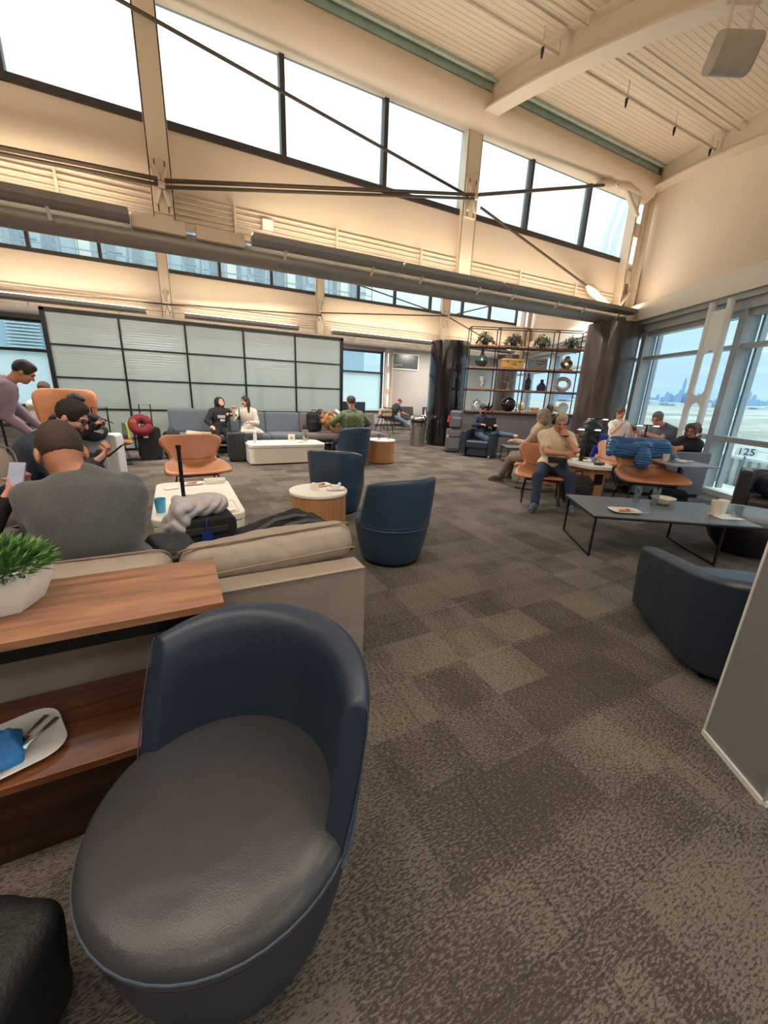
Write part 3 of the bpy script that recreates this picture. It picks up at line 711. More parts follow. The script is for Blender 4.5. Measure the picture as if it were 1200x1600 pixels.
b.build('vent_grille', mat('white louver', (216, 220, 222), .6), t)
# masts on the roof beyond
for i, (x, s) in enumerate(((26.6, 'left'), (27.5, 'right'))):
    b = MB(); b.tube([(0, 0, 0), (.1, 0, 2.0), (.9, 0, 4.6)], [.22, .18, .1], 8); tag(b.build('roof_mast', HZ2, None, smooth=True, loc=(x, 20.5, 10.2)), 'curved pale mast outside the near high windows, %s one' % s, 'mast')
# ribbed terrace screen and gate sign just outside the glass
t = thing('terrace_screen', 'white ribbed metal screen outside the runway glass', 'fence', tuple(LD(8.6, 8.2, -.6)), AZ)
RIB = mat('white ribbed cladding', (214, 214, 212), .6)
b = MB()
for i in range(34): b.box((.0, -4+i*.24, .42), (.06, .12, 1.1)); 
b.box((.06, 0, .42), (.04, 8.2, 1.1)); b.build('ribbed_panel', RIB, t)
b = MB(); b.bar((-.02, -4.1, 1.0), (-.02, 4.1, 1.0), .12, .06); b.build('top_rail', WPIPE, t)
b = MB()
for i in range(22): b.bar((-.0, -4+i*.38, 1.0), (-.0, -4+i*.38, 1.55), .018)
for z in (1.2, 1.38, 1.55): b.bar((0, -4.1, z), (0, 4.1, z), .02)
b.build('railing', WPIPE, t)
b = MB(); b.box((-1.0, 0, .30), (1.6, 9, .1)); b.build('ledge', WHITE, t)
t = thing('gate_sign', 'white gate sign with the number 125 outside the glass', 'sign', tuple(LD(8.45, 9.16, .56)), -1.2); t.scale = (.72, .72, .72)
b = MB(); b.box((0, 0, 0), (.56, .03, .27)); b.build('board', mat('sign white', (236, 238, 240), .5, var=0), t)
cu = bpy.data.curves.new('digits', 'FONT'); cu.body = '125'; cu.size = .30; cu.align_x = 'CENTER'; cu.align_y = 'CENTER'; cu.extrude = .006
to = bpy.data.objects.new('digits', cu); COL.objects.link(to); bpy.context.view_layer.update()
dg = bpy.context.evaluated_depsgraph_get(); me = bpy.data.meshes.new_from_object(to.evaluated_get(dg)); bpy.data.objects.remove(to)
o = bpy.data.objects.new('digits', me); COL.objects.link(o); me.materials.append(mat('sign black', (40, 44, 50), .5, var=0)); o.parent = t; o.rotation_euler = (PI/2, 0, 0); o.location = (0, -.022, 0)
b = MB(); b.tube([(0, .03, -1.6), (0, .03, .1)], .03, 8); b.build('post', PB2, t)
# fill light panels added unseen in the low bays to brighten the hall
for i, (x, y) in enumerate(((-4, -2.2), (-1, -2.2), (2, -2.2), (-4, -5), (-1, -5), (2, -5))):
    t = thing('fill_panel', 'added square fill light panel in the low ceiling behind the viewer', 'light fixture', (x, y, 3.44), 0, 'added low ceiling fill lights')
    b = MB(); b.box((0, 0, 0), (.62, .62, .02)); b.build('panel', LAMP, t)
    area('fill_light', (0, 0, -.02), (0, 0, 0), .6, .6, 15, (1, .92, .85), t)
for i, (x, y) in enumerate(((0, 15.4), (6, 15.4), (11, 15.4))):  # unseen fill lights added at the back to brighten the translucent screen
    t = thing('fill_panel', 'added square fill light panel unseen in the low ceiling at the back', 'light fixture', (x, y, 3.48), 0, 'added back bay fill lights')
    b = MB(); b.box((0, 0, 0), (.62, .62, .02)); b.build('panel', LAMP, t)
    area('fill_light', (0, 0, -.02), (0, 0, 0), .6, .6, 110, (1, .93, .85), t)
for i, (x, y) in enumerate(((-4, 8.3), (-.5, 8.3), (3, 8.3), (6.5, 8.3), (10, 8.6))):      # added middle bay fill lights, hidden above the sight line under the near pipe
    t = thing('fill_panel', 'added long fill light panel hung unseen under the middle bay roof', 'light fixture', (x, y, 4.55), 0, 'added middle bay fill lights')
    b = MB(); b.box((0, 0, 0), (1.8, .5, .03)); b.build('panel', LAMP, t)
    area('fill_light', (0, 0, -.03), (0, 0, 0), 1.8, .5, 95, (1, .94, .88), t)
for i, (x, y) in enumerate(((-3.6, .9), (-.6, .9), (2.4, .9))):                    # fill lights added in the near bay, overhead and out of the picture
    t = thing('fill_panel', 'added long fill light panel hung unseen under the near bay roof overhead', 'light fixture', (x, y, 4.45), 0, 'added near bay fill lights')
    b = MB(); b.box((0, 0, 0), (2.2, .9, .03)); b.build('panel', LAMP, t)
    area('fill_light', (0, 0, -.03), (0, 0, 0), 2.2, .9, 13, (1, .93, .87), t)
# ================================================================ furniture
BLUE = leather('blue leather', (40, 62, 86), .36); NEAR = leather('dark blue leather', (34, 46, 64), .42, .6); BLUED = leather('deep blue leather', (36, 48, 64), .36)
TAN = leather('tan leather', (176, 116, 80), .38); TANB = mat('brown leather back', (96, 52, 38), .45, var=.15, bump=.1)
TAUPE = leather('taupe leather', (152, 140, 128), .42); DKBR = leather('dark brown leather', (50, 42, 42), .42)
GREYL = leather('grey leather', (120, 120, 124), .45)
STITCH = mat('light stitching', (66, 80, 98), .45)
WALNUT = wood('walnut top', (166, 120, 88), (112, 76, 54), .33); OAK = wood('oak drum', (190, 138, 92), (162, 114, 76), .45, 'z'); DWOOD = wood('dark walnut', (66, 38, 26), (38, 22, 15), .3)
WTOP = mat('white solid surface', (236, 230, 220), .25, var=.02); CHAR = mat('charcoal tabletop', (98, 102, 106), .35, var=.06, bump=.1, bs=300)
CHINA = mat('white china', (238, 236, 230), .15, var=0); STEEL = mat('polished steel', (190, 188, 184), .16, 1, var=0)
FOOD = mat('toast crumbs', (190, 120, 70), .8, var=.3, vs=60); GLS = thin_glass('drinking glass', (240, 245, 247), .24)
# ---- tub chair: seat part, wrap-around back, base; front faces +y
def tub(label, loc, rz, m, group='blue tub chairs', seatm=None):
    t = thing('tub_chair', label, 'chair', loc, rz, group)
    H, SH, R = .845, .375, .355
    n = 48
    b = MB()
    def rad(a):   # plan outline, slightly longer towards the front
        return R*(1+.03*max(0, math.sin(a))**2)
    rings = [(.80, .035), (.82, .05), (.90, .16), (.96, .28), (.995, .37), (1.0, SH)]
    vs = []
    for f, z in rings:
        for i in range(n): a = 2*PI*i/n; vs.append((rad(a)*f*math.cos(a), rad(a)*f*math.sin(a), z))
    fs = [(j*n+i, j*n+(i+1) % n, (j+1)*n+(i+1) % n, (j+1)*n+i) for j in range(len(rings)-1) for i in range(n)]+[tuple(range(n))[::-1], tuple(range((len(rings)-1)*n, len(rings)*n))]
    b.add(vs, fs); b.build('base', m, t, smooth=True)
    b = MB(); b.lathe([(0, 0), (.27, 0), (.27, .035), (0, .035)], n=32); b.build('plinth', BLK, t, smooth=True)
    # seat cushion: domed disc
    b = MB(); rings = [(1.0, SH+.002), (1.005, SH+.03), (.985, SH+.052), (.93, SH+.066), (.8, SH+.078), (.55, SH+.088), (.25, SH+.092), (.0, SH+.092)]
    vs = []
    for f, z in rings[:-1]:
        for i in range(n): a = 2*PI*i/n; vs.append((rad(a)*f*math.cos(a), rad(a)*f*math.sin(a), z))
    vs.append((0, 0, SH+.092)); k = len(rings)-1
    fs = [(j*n+i, j*n+(i+1) % n, (j+1)*n+(i+1) % n, (j+1)*n+i) for j in range(k-1) for i in range(n)]+[((k-1)*n+i, (k-1)*n+(i+1) % n, k*n) for i in range(n)]
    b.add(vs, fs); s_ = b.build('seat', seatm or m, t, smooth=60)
    b = MB(); b.tube([(rad(2*PI*i/n)*1.008*math.cos(2*PI*i/n), rad(2*PI*i/n)*1.008*math.sin(2*PI*i/n), SH+.030) for i in range(n)], .0028, 6, closed=True)
    b.build('piping', STITCH, s_, smooth=True)
    # back shell from angle 172 round the rear to 368
    a0, a1 = math.radians(178), math.radians(362); m_ = 44
    b = MB(); loops = []
    for i in range(m_+1):
        a = a0+(a1-a0)*i/m_; u = i/m_; e = math.sin(PI*u)
        top = H-.035*(1-e)**1.6*1.6
        th = .034+.030*e**.6
        ro = rad(a)
        prof = []
        zb = SH+.004
        lean = .035
        hh = top-zb
        for q in (0, .12, .35, .6, .82, .93): prof.append((ro*1.004+lean*math.sin(q*PI/2)*.9, zb+hh*q))
        prof += [(ro+lean*.80, top-.012), (ro+lean*.35, top+.0), (ro+lean*.5-th*.75, top-.004), (ro+lean*.35-th*1.0, top-.022)]
        for q in (.86, .6, .35, .12, .08): prof.append((ro+lean*.1*q-th*(1.08-.0*q)-.022*(1-q), zb+hh*q))
        lp = []
        for r, z in prof:
            q_ = (z-zb)/hh*math.radians(20)*(1-2*u); lp.append((r*math.cos(a+q_), r*math.sin(a+q_), z))
        loops.append(lp)
    kk = len(loops[0]); vs = [v for lp in loops for v in lp]
    fs = [(i*kk+j, (i+1)*kk+j, (i+1)*kk+(j+1) % kk, i*kk+(j+1) % kk) for i in range(m_) for j in range(kk)]+[tuple(range(kk)), tuple(range(m_*kk, (m_+1)*kk))[::-1]]
    b.add(vs, fs); bk = b.build('backrest', m, t, smooth=50, bevel=.010, seg=3)
    for e_ in (0, m_):
        b = MB(); lp = loops[e_]; b.tube([Vector(lp[j])*1.0+Vector((0, .003, 0)) for j in range(0, 7)], .0025, 5)
        b.build('piping', STITCH, bk, smooth=True)
    b = MB(); b.tube([(rad(a0+(a1-a0)*i/30)*1.01*math.cos(a0+(a1-a0)*i/30), rad(a0+(a1-a0)*i/30)*1.01*math.sin(a0+(a1-a0)*i/30), SH+.0) for i in range(31)], .0045, 6); b.build('seam_piping', STITCH, bk, smooth=True)
    return t
f_chair = tub('large blue leather tub chair nearest the viewer beside the walnut console', (.035, .93, 0), math.radians(132), NEAR, seatm=leather('reflection grey leather', (58, 58, 62), .36, .9))  # seat colour greyed to stand in for the ceiling's reflection on the leather
tub('blue leather tub chair standing alone in the aisle, back turned', (1.76, 3.16, 0), math.radians(8), BLUE)
tub('blue leather tub chair behind the round table with plates', (1.84, 4.85, 0), math.radians(-38), BLUE)
tub('blue leather tub chair carrying the person in the cap', (3.3, 7.82, 0), math.radians(8), BLUE)
# ---- wing chair: one bent shell with wide wings, narrow waist, flared seat
def wing(label, loc, rz, sc=1.0, hi=1.0, m=None, group='tan winged lounge chairs'):
    t = thing('wing_chair', label, 'chair', loc, rz, group); t.scale = (sc, sc, sc)
    #        y     z    halfw  curl(up/forward at the sides)
    P_ = [(.36, .40, .36, .00), (.37, .425, .385, .01), (.33, .44, .41, .035), (.18, .425, .41, .08), (.02, .41, .38, .12), (-.12, .405, .345, .14), (-.20, .44, .300, .13), (-.245, .52, .275, .09),
          (-.27, .60, .29, .08), (-.30, .69+.4*(hi-1), .365, .10), (-.325, .78+.8*(hi-1), .40, .11), (-.345, .84*hi, .37, .06), (-.352, .865*hi, .30, .02)]
    nu = 16; b = MB(); rows = []
    for j, (y, z, w_, c) in enumerate(P_):
        y2, z2 = (P_[min(j+1, len(P_)-1)][k]-P_[max(j-1, 0)][k] for k in (0, 1))
        l = math.hypot(y2, z2); ny, nz = z2/l, -y2/l    # normal towards the sitter
        if nz < -.2: ny, nz = -ny, -nz
        if j <= 2: ny, nz = 0, 1
        rows.append([((-1+2*i/nu)*w_, y+ny*c*abs(-1+2*i/nu)**2.2, z+nz*c*abs(-1+2*i/nu)**2.2) for i in range(nu+1)])
    vs = [v for r in rows for v in r]
    b.add(vs, [(j*(nu+1)+i, j*(nu+1)+i+1, (j+1)*(nu+1)+i+1, (j+1)*(nu+1)+i) for j in range(len(rows)-1) for i in range(nu)])
    sh = b.build('seat_shell', [m or TAN, TANB], t, smooth=80)
    q = sh.modifiers.new('solid', 'SOLIDIFY'); q.thickness = .07; q.offset = -1; q.material_offset = 1; q.material_offset_rim = 0
    q = sh.modifiers.new('sub', 'SUBSURF'); q.levels = 2; q.render_levels = 2
    b = MB(); b.tube([rows[7][i] for i in range(1, nu)], .007, 6); b.build('seam', TANB, sh, smooth=True)
    for s in (-1, 1):
        b = MB(); b.tube([(s*.24, .20, .36), (s*.27, .30, .012), (s*.27, -.30, .012), (s*.24, -.12, .36)], .010, 8); b.build('sled_leg', BLK, t, smooth=True)
    b = MB(); b.tube([(-.24, .16, .352), (.24, .16, .352)], .010, 8); b.tube([(-.24, -.1, .352), (.24, -.1, .352)], .010, 8); b.build('crossbar', BLK, t, smooth=True)
    return t
wing('tan leather winged chair facing the viewer behind the long white table', (.20, 6.02, 0), math.radians(180+6))
wing('tan winged chair half hidden behind the white suitcase', (-1.15, 9.25, 0), math.radians(-85))
wing('high tan leather chair behind the bending person at far left', (-1.60, 8.0, 0), math.radians(172), 1.08, 1.50)
wing('tan winged chair under the person with headphones', (5.02, 4.25, 0), math.radians(134), 1.0)
wing('tan winged chair back to back with the headphone chair, seen from the side', (5.68, 4.98, 0), math.radians(40), 1.0)
wing('tan winged chair with a blue quilted jacket over its back', tuple(LD(4.0, 5.85)), math.radians(180-27-12), 1.12)
wing('tan winged chair between the reading lamp and the quilted jacket', tuple(LD(3.95, 7.15)), math.radians(-27+100), 1.0)
wing('tan winged chair at the back of the work table under a hanging coat', tuple(LD(4.08, 8.15)), math.radians(150), 1.0)
# ---- drum tables
def drum(label, loc, r=.315, h=.5):
    t = thing('drum_table', label, 'table', loc, 0, 'round drum tables')
    b = MB(); b.lathe([(0, .02), (r*.95, .02), (r*.955, h-.03), (0, h-.03)], n=56); b.build('drum', OAK, t, smooth=True)
    b = MB(); b.lathe([(0, h-.03), (r-.004, h-.03), (r, h-.026), (r, h-.004), (r-.004, h), (0, h)], n=64); b.build('tabletop', WTOP, t, smooth=True)
    b = MB(); b.lathe([(0, 0), (r*.88, 0), (r*.88, .02), (0, .02)], n=40); b.build('plinth', BLK, t)
    return t
drum('white topped oak drum table with used plates near the sofa', (1.32, 4.06, 0))
drum('white topped oak drum table beside the person in the cap', (4.12, 8.10, 0), .33, .52)
# ---- long white tables
def longtable(label, c, L_, W_, h, rz=0, tray=None):
    t = thing('white_table', label, 'table', (c[0], c[1], 0), rz, 'white block tables')
    b = MB(); b.prism(rrect(W_-.02, L_-.02, .11), .025, h-.075); b.build('body', WTOP, t, smooth=True, bevel=.01)
    b = MB(); b.prism(rrect(W_, L_, .12), h-.07, h); b.build('tabletop', WTOP, t, smooth=True, bevel=.014, seg=3)
    b = MB(); b.prism(rrect(W_-.12, L_-.12, .08), 0, .03); b.build('plinth', BLK, t)
    if tray:
        x, y = tray; b = MB(); b.tube([(x+p, y+q, h+.001) for p, q in rrect(.34, .44, .04)], .005, 6, closed=True); b.build('recess_rim', mat('shadow gap', (196, 190, 180), .4), t, smooth=True)
    return t
longtable('long white block table in front of the tan chair, with used dishes', (.12, 4.55), 1.55, .80, .40, 0, (.17, -.50))
longtable('white block table in front of the grey wall sofa with bottles on it', (2.08, 8.72), .80, 1.62, .42)
# ---- taupe sofa seen from behind
t = thing('sofa', 'taupe leather sofa with loose back cushions, its back to the viewer', 'sofa', (-.50, 2.25, 0))
b = MB(); b.box((0, -.41, .34), (2.68, .16, .62)); b.build('back', TAUPE, t, bevel=.022, seg=3)
b = MB(); b.box((1.25, .12, .30), (.18, .90, .50)); b.build('arm', TAUPE, t, bevel=.025, seg=3)
b = MB(); b.box((-1.25, .12, .30), (.18, .90, .50)); b.build('arm', TAUPE, t, bevel=.025, seg=3)
b = MB(); b.box((0, .12, .17), (2.32, .90, .24)); b.build('frame', TAUPE, t, bevel=.015)
for s in (-1, 1):
    blob('seat_cushion', [rbox((s*.58, .14, .36), (.575, .46, .085), rr=.05)], TAUPE, t, res=.02, k=.02)
    blob('leg', [rbox((s*1.2, .0, .025), (.04, .4, .025), rr=.01)], BLK, t, res=.012, k=.01)
b = MB(); b.bar((-1.33, -.492, .655-.012), (1.33, -.492, .655-.012), .006, .006); b.build('top_seam', mat('taupe seam', (120, 104, 90), .5), t)
def cushion(label, c, h, R, wr=(.003, .16), m=TAUPE):
    t = thing('back_cushion', label, 'cushion', tuple(c), 0, 'taupe sofa cushions')
    o = blob('cover', [rbox((0, 0, 0), h, R, rr=min(h)*.9), ell((0, 0, 0), (h[0]*.85, h[1]*1.18, h[2]*.85), R)], m, t, res=.012, k=.05, wr=wr)
    b = MB()
    for s in (-1, 1):
        b = MB(); pts = [V3(p, s*h[1]*.62, q) for p, q in rrect(h[0]*2.0-.01, h[2]*2.0-.01, .07, 6)]
        b.tube([tuple(R@p) for p in pts], .0055, 6, closed=True); b.build('piping', mat('taupe piping', (142, 124, 106), .5), t, smooth=True)
    return t
cushion('big taupe back cushion slumped over the right end of the sofa back', (.40, 2.08, .665), (.45, .115, .175), rotm(rx=math.radians(58), ry=math.radians(-3)))
cushion('taupe back cushion behind the person in the grey sweater', (-.50, 2.06, .63), (.42, .095, .16), rotm(rx=math.radians(34)))
cushion('grey taupe cushion upright at the left edge behind the pale blue phone', (-1.24, 3.32, .84), (.30, .13, .27), rotm(rx=math.radians(-12), rz=math.radians(35)))
# ---- walnut console behind the sofa
t = thing('console_table', 'two level walnut console with black steel frame behind the sofa', 'table', (-.95, 1.55, 0))
b = MB(); b.box((0, 0, .81), (2.08, .42, .03)); b.build('top', WALNUT, t, bevel=.003)
b = MB(); b.box((0, -.005, .772), (2.06, .39, .045)); b.build('steel_frame', BLK, t, bevel=.003)
for x in (1.0, -1.0):
    b = MB(); b.box((x, 0, .56), (.03, .36, .40)); b.build('end_frame', BLK, t)
b = MB(); b.box((0, -.02, .335), (2.5, .44, .03)); b.build('lower_shelf', wood('mid walnut', (134, 84, 54), (88, 52, 34), .27), t, bevel=.003)
b = MB(); b.box((0, .0, .16), (2.46, .38, .32)); b.build('cabinet', DWOOD, t, bevel=.004)
# ---- plant in faceted pot
t = thing('potted_plant', 'artificial grass tuft in a faceted white pot on the console', 'plant', (-.575, 1.60, .825))
b = MB(); n = 6
def hexr(r, z, a0): return [(r*math.cos(a0+2*PI*i/n), r*math.sin(a0+2*PI*i/n), z) for i in range(n)]
a0 = math.radians(10)
v = hexr(.115, 0, a0)+hexr(.155, .085, a0+math.radians(6))+hexr(.150, .150, a0)+hexr(.138, .150, a0)+hexr(.13, .125, a0)
fs = [(j*n+i, j*n+(i+1) % n, (j+1)*n+(i+1) % n, (j+1)*n+i) for j in range(4) for i in range(n)]+[tuple(range(n))[::-1], tuple(range(4*n, 5*n))]
b.add(v, fs); b.build('pot', CHINA, t, bevel=.004)
b = MB(); rg = random.Random(3)
for i in range(1500):
    a = rg.uniform(0, 2*PI); ph = math.acos(1-rg.random()*.92); r0 = .125*math.sin(ph)*1.18; 
    base = Vector((r0*math.cos(a)*.95, r0*math.sin(a)*.95, .125+.085*math.cos(ph)*.8)); d = Vector((math.sin(ph)*math.cos(a), math.sin(ph)*math.sin(a), math.cos(ph)*.9+.25)); d += Vector((rg.gauss(0, .3), rg.gauss(0, .3), rg.gauss(0, .2))); d.normalize()
    L_ = rg.uniform(.03, .06); s = d.cross(Vector((rg.gauss(0, 1), rg.gauss(0, 1), rg.gauss(0, 1)))).normalized()*.0034
    tip = base+d*L_+Vector((0, 0, -.004)); md = base+d*L_*.55
    b.cur = rg.choice((0, 0, 1, 2))
    b.add([base-s*.6, base+s*.6, md+s, md-s, tip], [(0, 1, 2, 3), (3, 2, 4)])
b.build('grass_tuft', [mat('leaf green', (78, 128, 62), .5, var=0), mat('leaf dark green', (44, 84, 44), .5, var=0), mat('leaf light green', (124, 166, 92), .5, var=0)], t)
b = MB(); b.lathe([(0, .12), (.12, .12), (.11, .16), (.06, .19), (0, .2)], n=12); b.build('core', mat('leaf dark green', (44, 84, 44)), t, smooth=True)
# ---- crockery helpers
def plate_sq(name, label, loc, w_, d_, rz=0, h=.018, group=None, food=False, m=CHINA):
    t = thing(name, label, 'plate', loc, rz, group)
    P0 = rrect(w_, d_, min(w_, d_)*.28, 6); b = MB(); k = len(P0)
    rings = [(.0, 0), (.62, 0), (.93, h*.6), (1.0, h), (.985, h+.004), (.95, h), (.84, .006), (.0, .006)]
    vs = [(x*f, y*f, z) for f, z in rings[1:-1] for x, y in P0]
    b.add(vs, [(j*k+i, j*k+(i+1) % k, (j+1)*k+(i+1) % k, (j+1)*k+i) for j in range(len(rings)-3) for i in range(k)]+[tuple(range(k))[::-1], tuple(range((len(rings)-3)*k, (len(rings)-2)*k))])
    b.build('dish', m, t, smooth=60)
    if food: 
        blob('food', [ell((.0, .0, .014), (w_*.18, d_*.12, .012), m=0), ell((w_*.16, .02, .015), (.02, .03, .012), m=0), ell((-w_*.14, -.02, .014), (.03, .02, .01))], FOOD, t, res=.006, k=.01, wr=(.002, .02))
    return t
def cup(label, loc, h=.10, r=.038, m=CHINA, name='paper_cup', lid=False, group=None, drink=None):
    t = thing(name, label, 'cup' if name != 'drinking_glass' else 'glass', loc, 0, group)
    b = MB(); b.lathe([(0, .002), (r*.78, .0), (r, h), (r*1.04, h), (r*1.04, h-.004), (r*.93, h-.004), (r*.72, .006), (0, .006)], n=24); b.build('wall', m, t, smooth=True)
    if drink: b = MB(); b.lathe([(0, .007), (r*.71, .007), (r*.86, h*.6), (0, h*.6)], n=20); b.build('drink', drink, t, smooth=True)
    if lid: b = MB(); b.lathe([(r*1.07, h-.006), (r*1.08, h+.004), (r*.9, h+.014), (0, h+.014)], n=24); b.build('lid', CHINA, t, smooth=True)
    return t
def fork(name, label, a, b_, m=STEEL, knife=False):
    t = thing(name, label, 'cutlery', tuple(a)); d = Vector(b_)-Vector(a); l = d.length; d.normalize(); up = Vector((0, 0, 1)); s = d.cross(up).normalized(); u = s.cross(d)
    def Q(x, y, z=0): return s*x+d*y+u*z
    b = MB(); w0 = .009
    b.add([Q(-w0, 0), Q(w0, 0), Q(w0*.9, l*.25), Q(-w0*.9, l*.25), Q(.004, l*.42), Q(-.004, l*.42), Q(-.004, l*.66), Q(.004, l*.66)], [(0, 1, 2, 3), (3, 2, 4, 5), (5, 4, 7, 6)])
    b.build('handle', m, t, solid=.003)
    b = MB()
    if knife: b.add([Q(-.008, l*.6), Q(.007, l*.6), Q(.010, l*.8), Q(.0, l), Q(-.008, l*.9)], [(0, 1, 2, 3, 4)]); b.build('blade', m, t, solid=.002)
    else:
        b.add([Q(-.004, l*.62), Q(.004, l*.62), Q(.012, l*.72), Q(-.012, l*.72)], [(0, 1, 2, 3)])
        for i in range(4): x = -.012+i*.007; b.add([Q(x, l*.72), Q(x+.003, l*.72), Q(x+.0028, l, .004), Q(x+.0005, l, .004)], [(0, 1, 2, 3)])
        b.build('tines', m, t, solid=.002)
    return t
plate_sq('plate', 'used square white plate on the lower console shelf', (-.59, 1.47, .351), .27, .27, math.radians(20), .02)
fork('table_knife', 'steel knife lying on the used plate at lower left', (-.52, 1.57, .378), (-.60, 1.44, .366), knife=True)
fork('table_fork', 'upper of two forks on the used plate at lower left', (-.485, 1.545, .376), (-.585, 1.40, .366))
fork('table_fork', 'lower fork with visible tines on the used plate', (-.56, 1.50, .366), (-.60, 1.36, .364))
t = blob('napkin', [rbox((-.605, 1.44, .385), (.05, .07, .014), rotm(.3, .5, .4), rr=.008), rbox((-.60, 1.42, .40), (.045, .05, .012), rotm(.9, -.4, .2), rr=.008)], mat('bright blue napkin', (40, 120, 190), .6), res=.006, k=.02, wr=(.003, .03)); tag(t, 'crumpled bright blue napkin at the left edge of the used plate', 'napkin')
# ---- items on the drum tables
plate_sq('plate', 'white plate with leftover pizza at the back of the drum table', (1.41, 4.22, .5), .20, .14, .2, food=True)
plate_sq('plate', 'white plate with crumpled napkin at the right of the drum table', (1.50, 4.00, .5), .20, .14, -.1)
t = blob('napkin', [rbox((1.51, 4.01, .525), (.04, .02, .015), rotm(.3, .5, .4), rr=.008), rbox((1.54, 4.02, .545), (.015, .012, .03), rotm(.2, .7, .2), rr=.006), rbox((1.48, 4.0, .53), (.03, .03, .01), rotm(.5, .1, 0), rr=.006)], mat('white paper', (228, 226, 222), .8), res=.006, k=.015, wr=(.003, .03)); tag(t, 'crumpled paper napkin on the right plate of the drum table', 'napkin')
t = thing('menu_block', 'small white tent card on the drum table near the sofa', 'card', (1.28, 4.06, .5), .15)
b = MB(); b.prism([(-.045, 0), (.045, 0), (.018, .075), (-.018, .075)], -.04, .04, Matrix.Rotation(PI/2, 3, 'X')@Matrix.Identity(3)); b.build('card', WTOP, t, bevel=.003)
b = MB(); b.box((0, -.037, .035), (.03, .002, .02)); b.build('print', mat('card print', (170, 150, 130)), t, )
cup('glass of amber drink on the drum table beside the capped person', (4.05, 8.05, .52), .13, .036, GLS, 'drinking_glass', drink=mat('amber drink', (140, 60, 20), .2, var=0))
cup('empty glass on the drum table beside the capped person', (4.27, 8.02, .52), .11, .034, GLS, 'drinking_glass')
# ---- items on the long white table
def dishbox(label, loc, rz=0, w_=.20, d_=.13, h=.035):
    t = thing('snack_dish', label, 'dish', loc, rz); P0 = rrect(w_, d_, .035, 5); k = len(P0); b = MB()
    rings = [(.86, 0), (.97, h*.8), (1.0, h), (.94, h), (.88, h*.45), (.84, .01)]
    b.add([(x*f, y*f, z) for f, z in rings for x, y in P0], [(j*k+i, j*k+(i+1) % k, (j+1)*k+(i+1) % k, (j+1)*k+i) for j in range(5) for i in range(k)]+[tuple(range(k))[::-1], tuple(range(5*k, 6*k))])
    b.build('tray', CHINA, t, smooth=50); return t
dishbox('deep white dish at the far end of the long white table', (.36, 5.18, .4), .1, .24, .15, .045)
plate_sq('plate', 'white plate with crusts near the far end of the long table', (.10, 5.14, .4), .24, .14, .1, food=True)
t = blob('napkin', [rbox((-.12, 4.98, .408), (.07, .05, .006), rotm(0, 0, .3), rr=.005)], mat('white paper', (228, 226, 222)), res=.006, k=.01, wr=(.002, .03)); tag(t, 'flat paper napkin at the left side of the long white table', 'napkin')
cup('light blue plastic cup at the left edge of the long white table', (-.20, 4.05, .4), .13, .05, mat('blue plastic', (70, 170, 215), .3), 'plastic_cup')
t = blob('orange_fruit', [ell((.335, 4.0, .437), (.045, .045, .042))], mat('orange peel', (236, 110, 20), .45, bump=.3, bs=300), res=.008, k=.01); tag(t, 'bright orange fruit on the long white table', 'orange')
t = blob('napkin', [rbox((.38, 3.90, .408), (.05, .04, .006), rotm(0, 0, .5), rr=.005)], mat('white paper', (228, 226, 222)), res=.006, k=.01, wr=(.002, .03)); tag(t, 'small paper scrap in the recess of the long white table', 'napkin')
# ---- items on the second white table
t = thing('water_bottle', 'white patterned steel bottle at the left end of the far white table', 'bottle', (1.44, 8.62, .42))
b = MB(); b.lathe([(0, 0), (.037, 0), (.037, .17), (.028, .20), (.028, .215), (0, .215)], n=20); b.build('body', mat('speckled white', (210, 210, 212), .3, var=.4, vs=40), t, smooth=True)
b = MB(); b.lathe([(0, .215), (.03, .215), (.03, .25), (.015, .255), (.015, .27), (0, .27)], n=16); b.build('cap', CHINA, t, smooth=True)
t = thing('tall_bottle', 'olive green flask standing behind the glass on the far white table', 'bottle', (2.62, 9.0, .42))
b = MB(); b.prism(rrect(.13, .10, .03), 0, .24); b.build('body', mat('olive plastic', (122, 126, 96), .5), t, smooth=True, bevel=.01)
b = MB(); b.prism(rrect(.10, .08, .03), .24, .28); b.tube([(-.05, 0, .25), (-.05, 0, .31), (.05, 0, .31), (.05, 0, .25)], .01, 8); b.build('cap', BLK, t, smooth=True)
t = thing('menu_block', 'white square menu card in the middle of the far white table', 'card', (2.22, 8.68, .42))
b = MB(); b.box((0, 0, .085), (.15, .02, .17)); b.box((0, 0, .01), (.15, .06, .02)); b.build('card', WTOP, t, bevel=.004)
b = MB(); b.box((0, -.012, .09), (.06, .004, .06)); b.build('print', mat('card print', (170, 150, 130)), t)
cup('clear glass at the right of the far white table', (2.52, 8.66, .42), .15, .05, GLS, 'drinking_glass')
plate_sq('plate', 'small plate with scraps beside the glass on the far white table', (2.40, 8.56, .42), .16, .12, food=True)
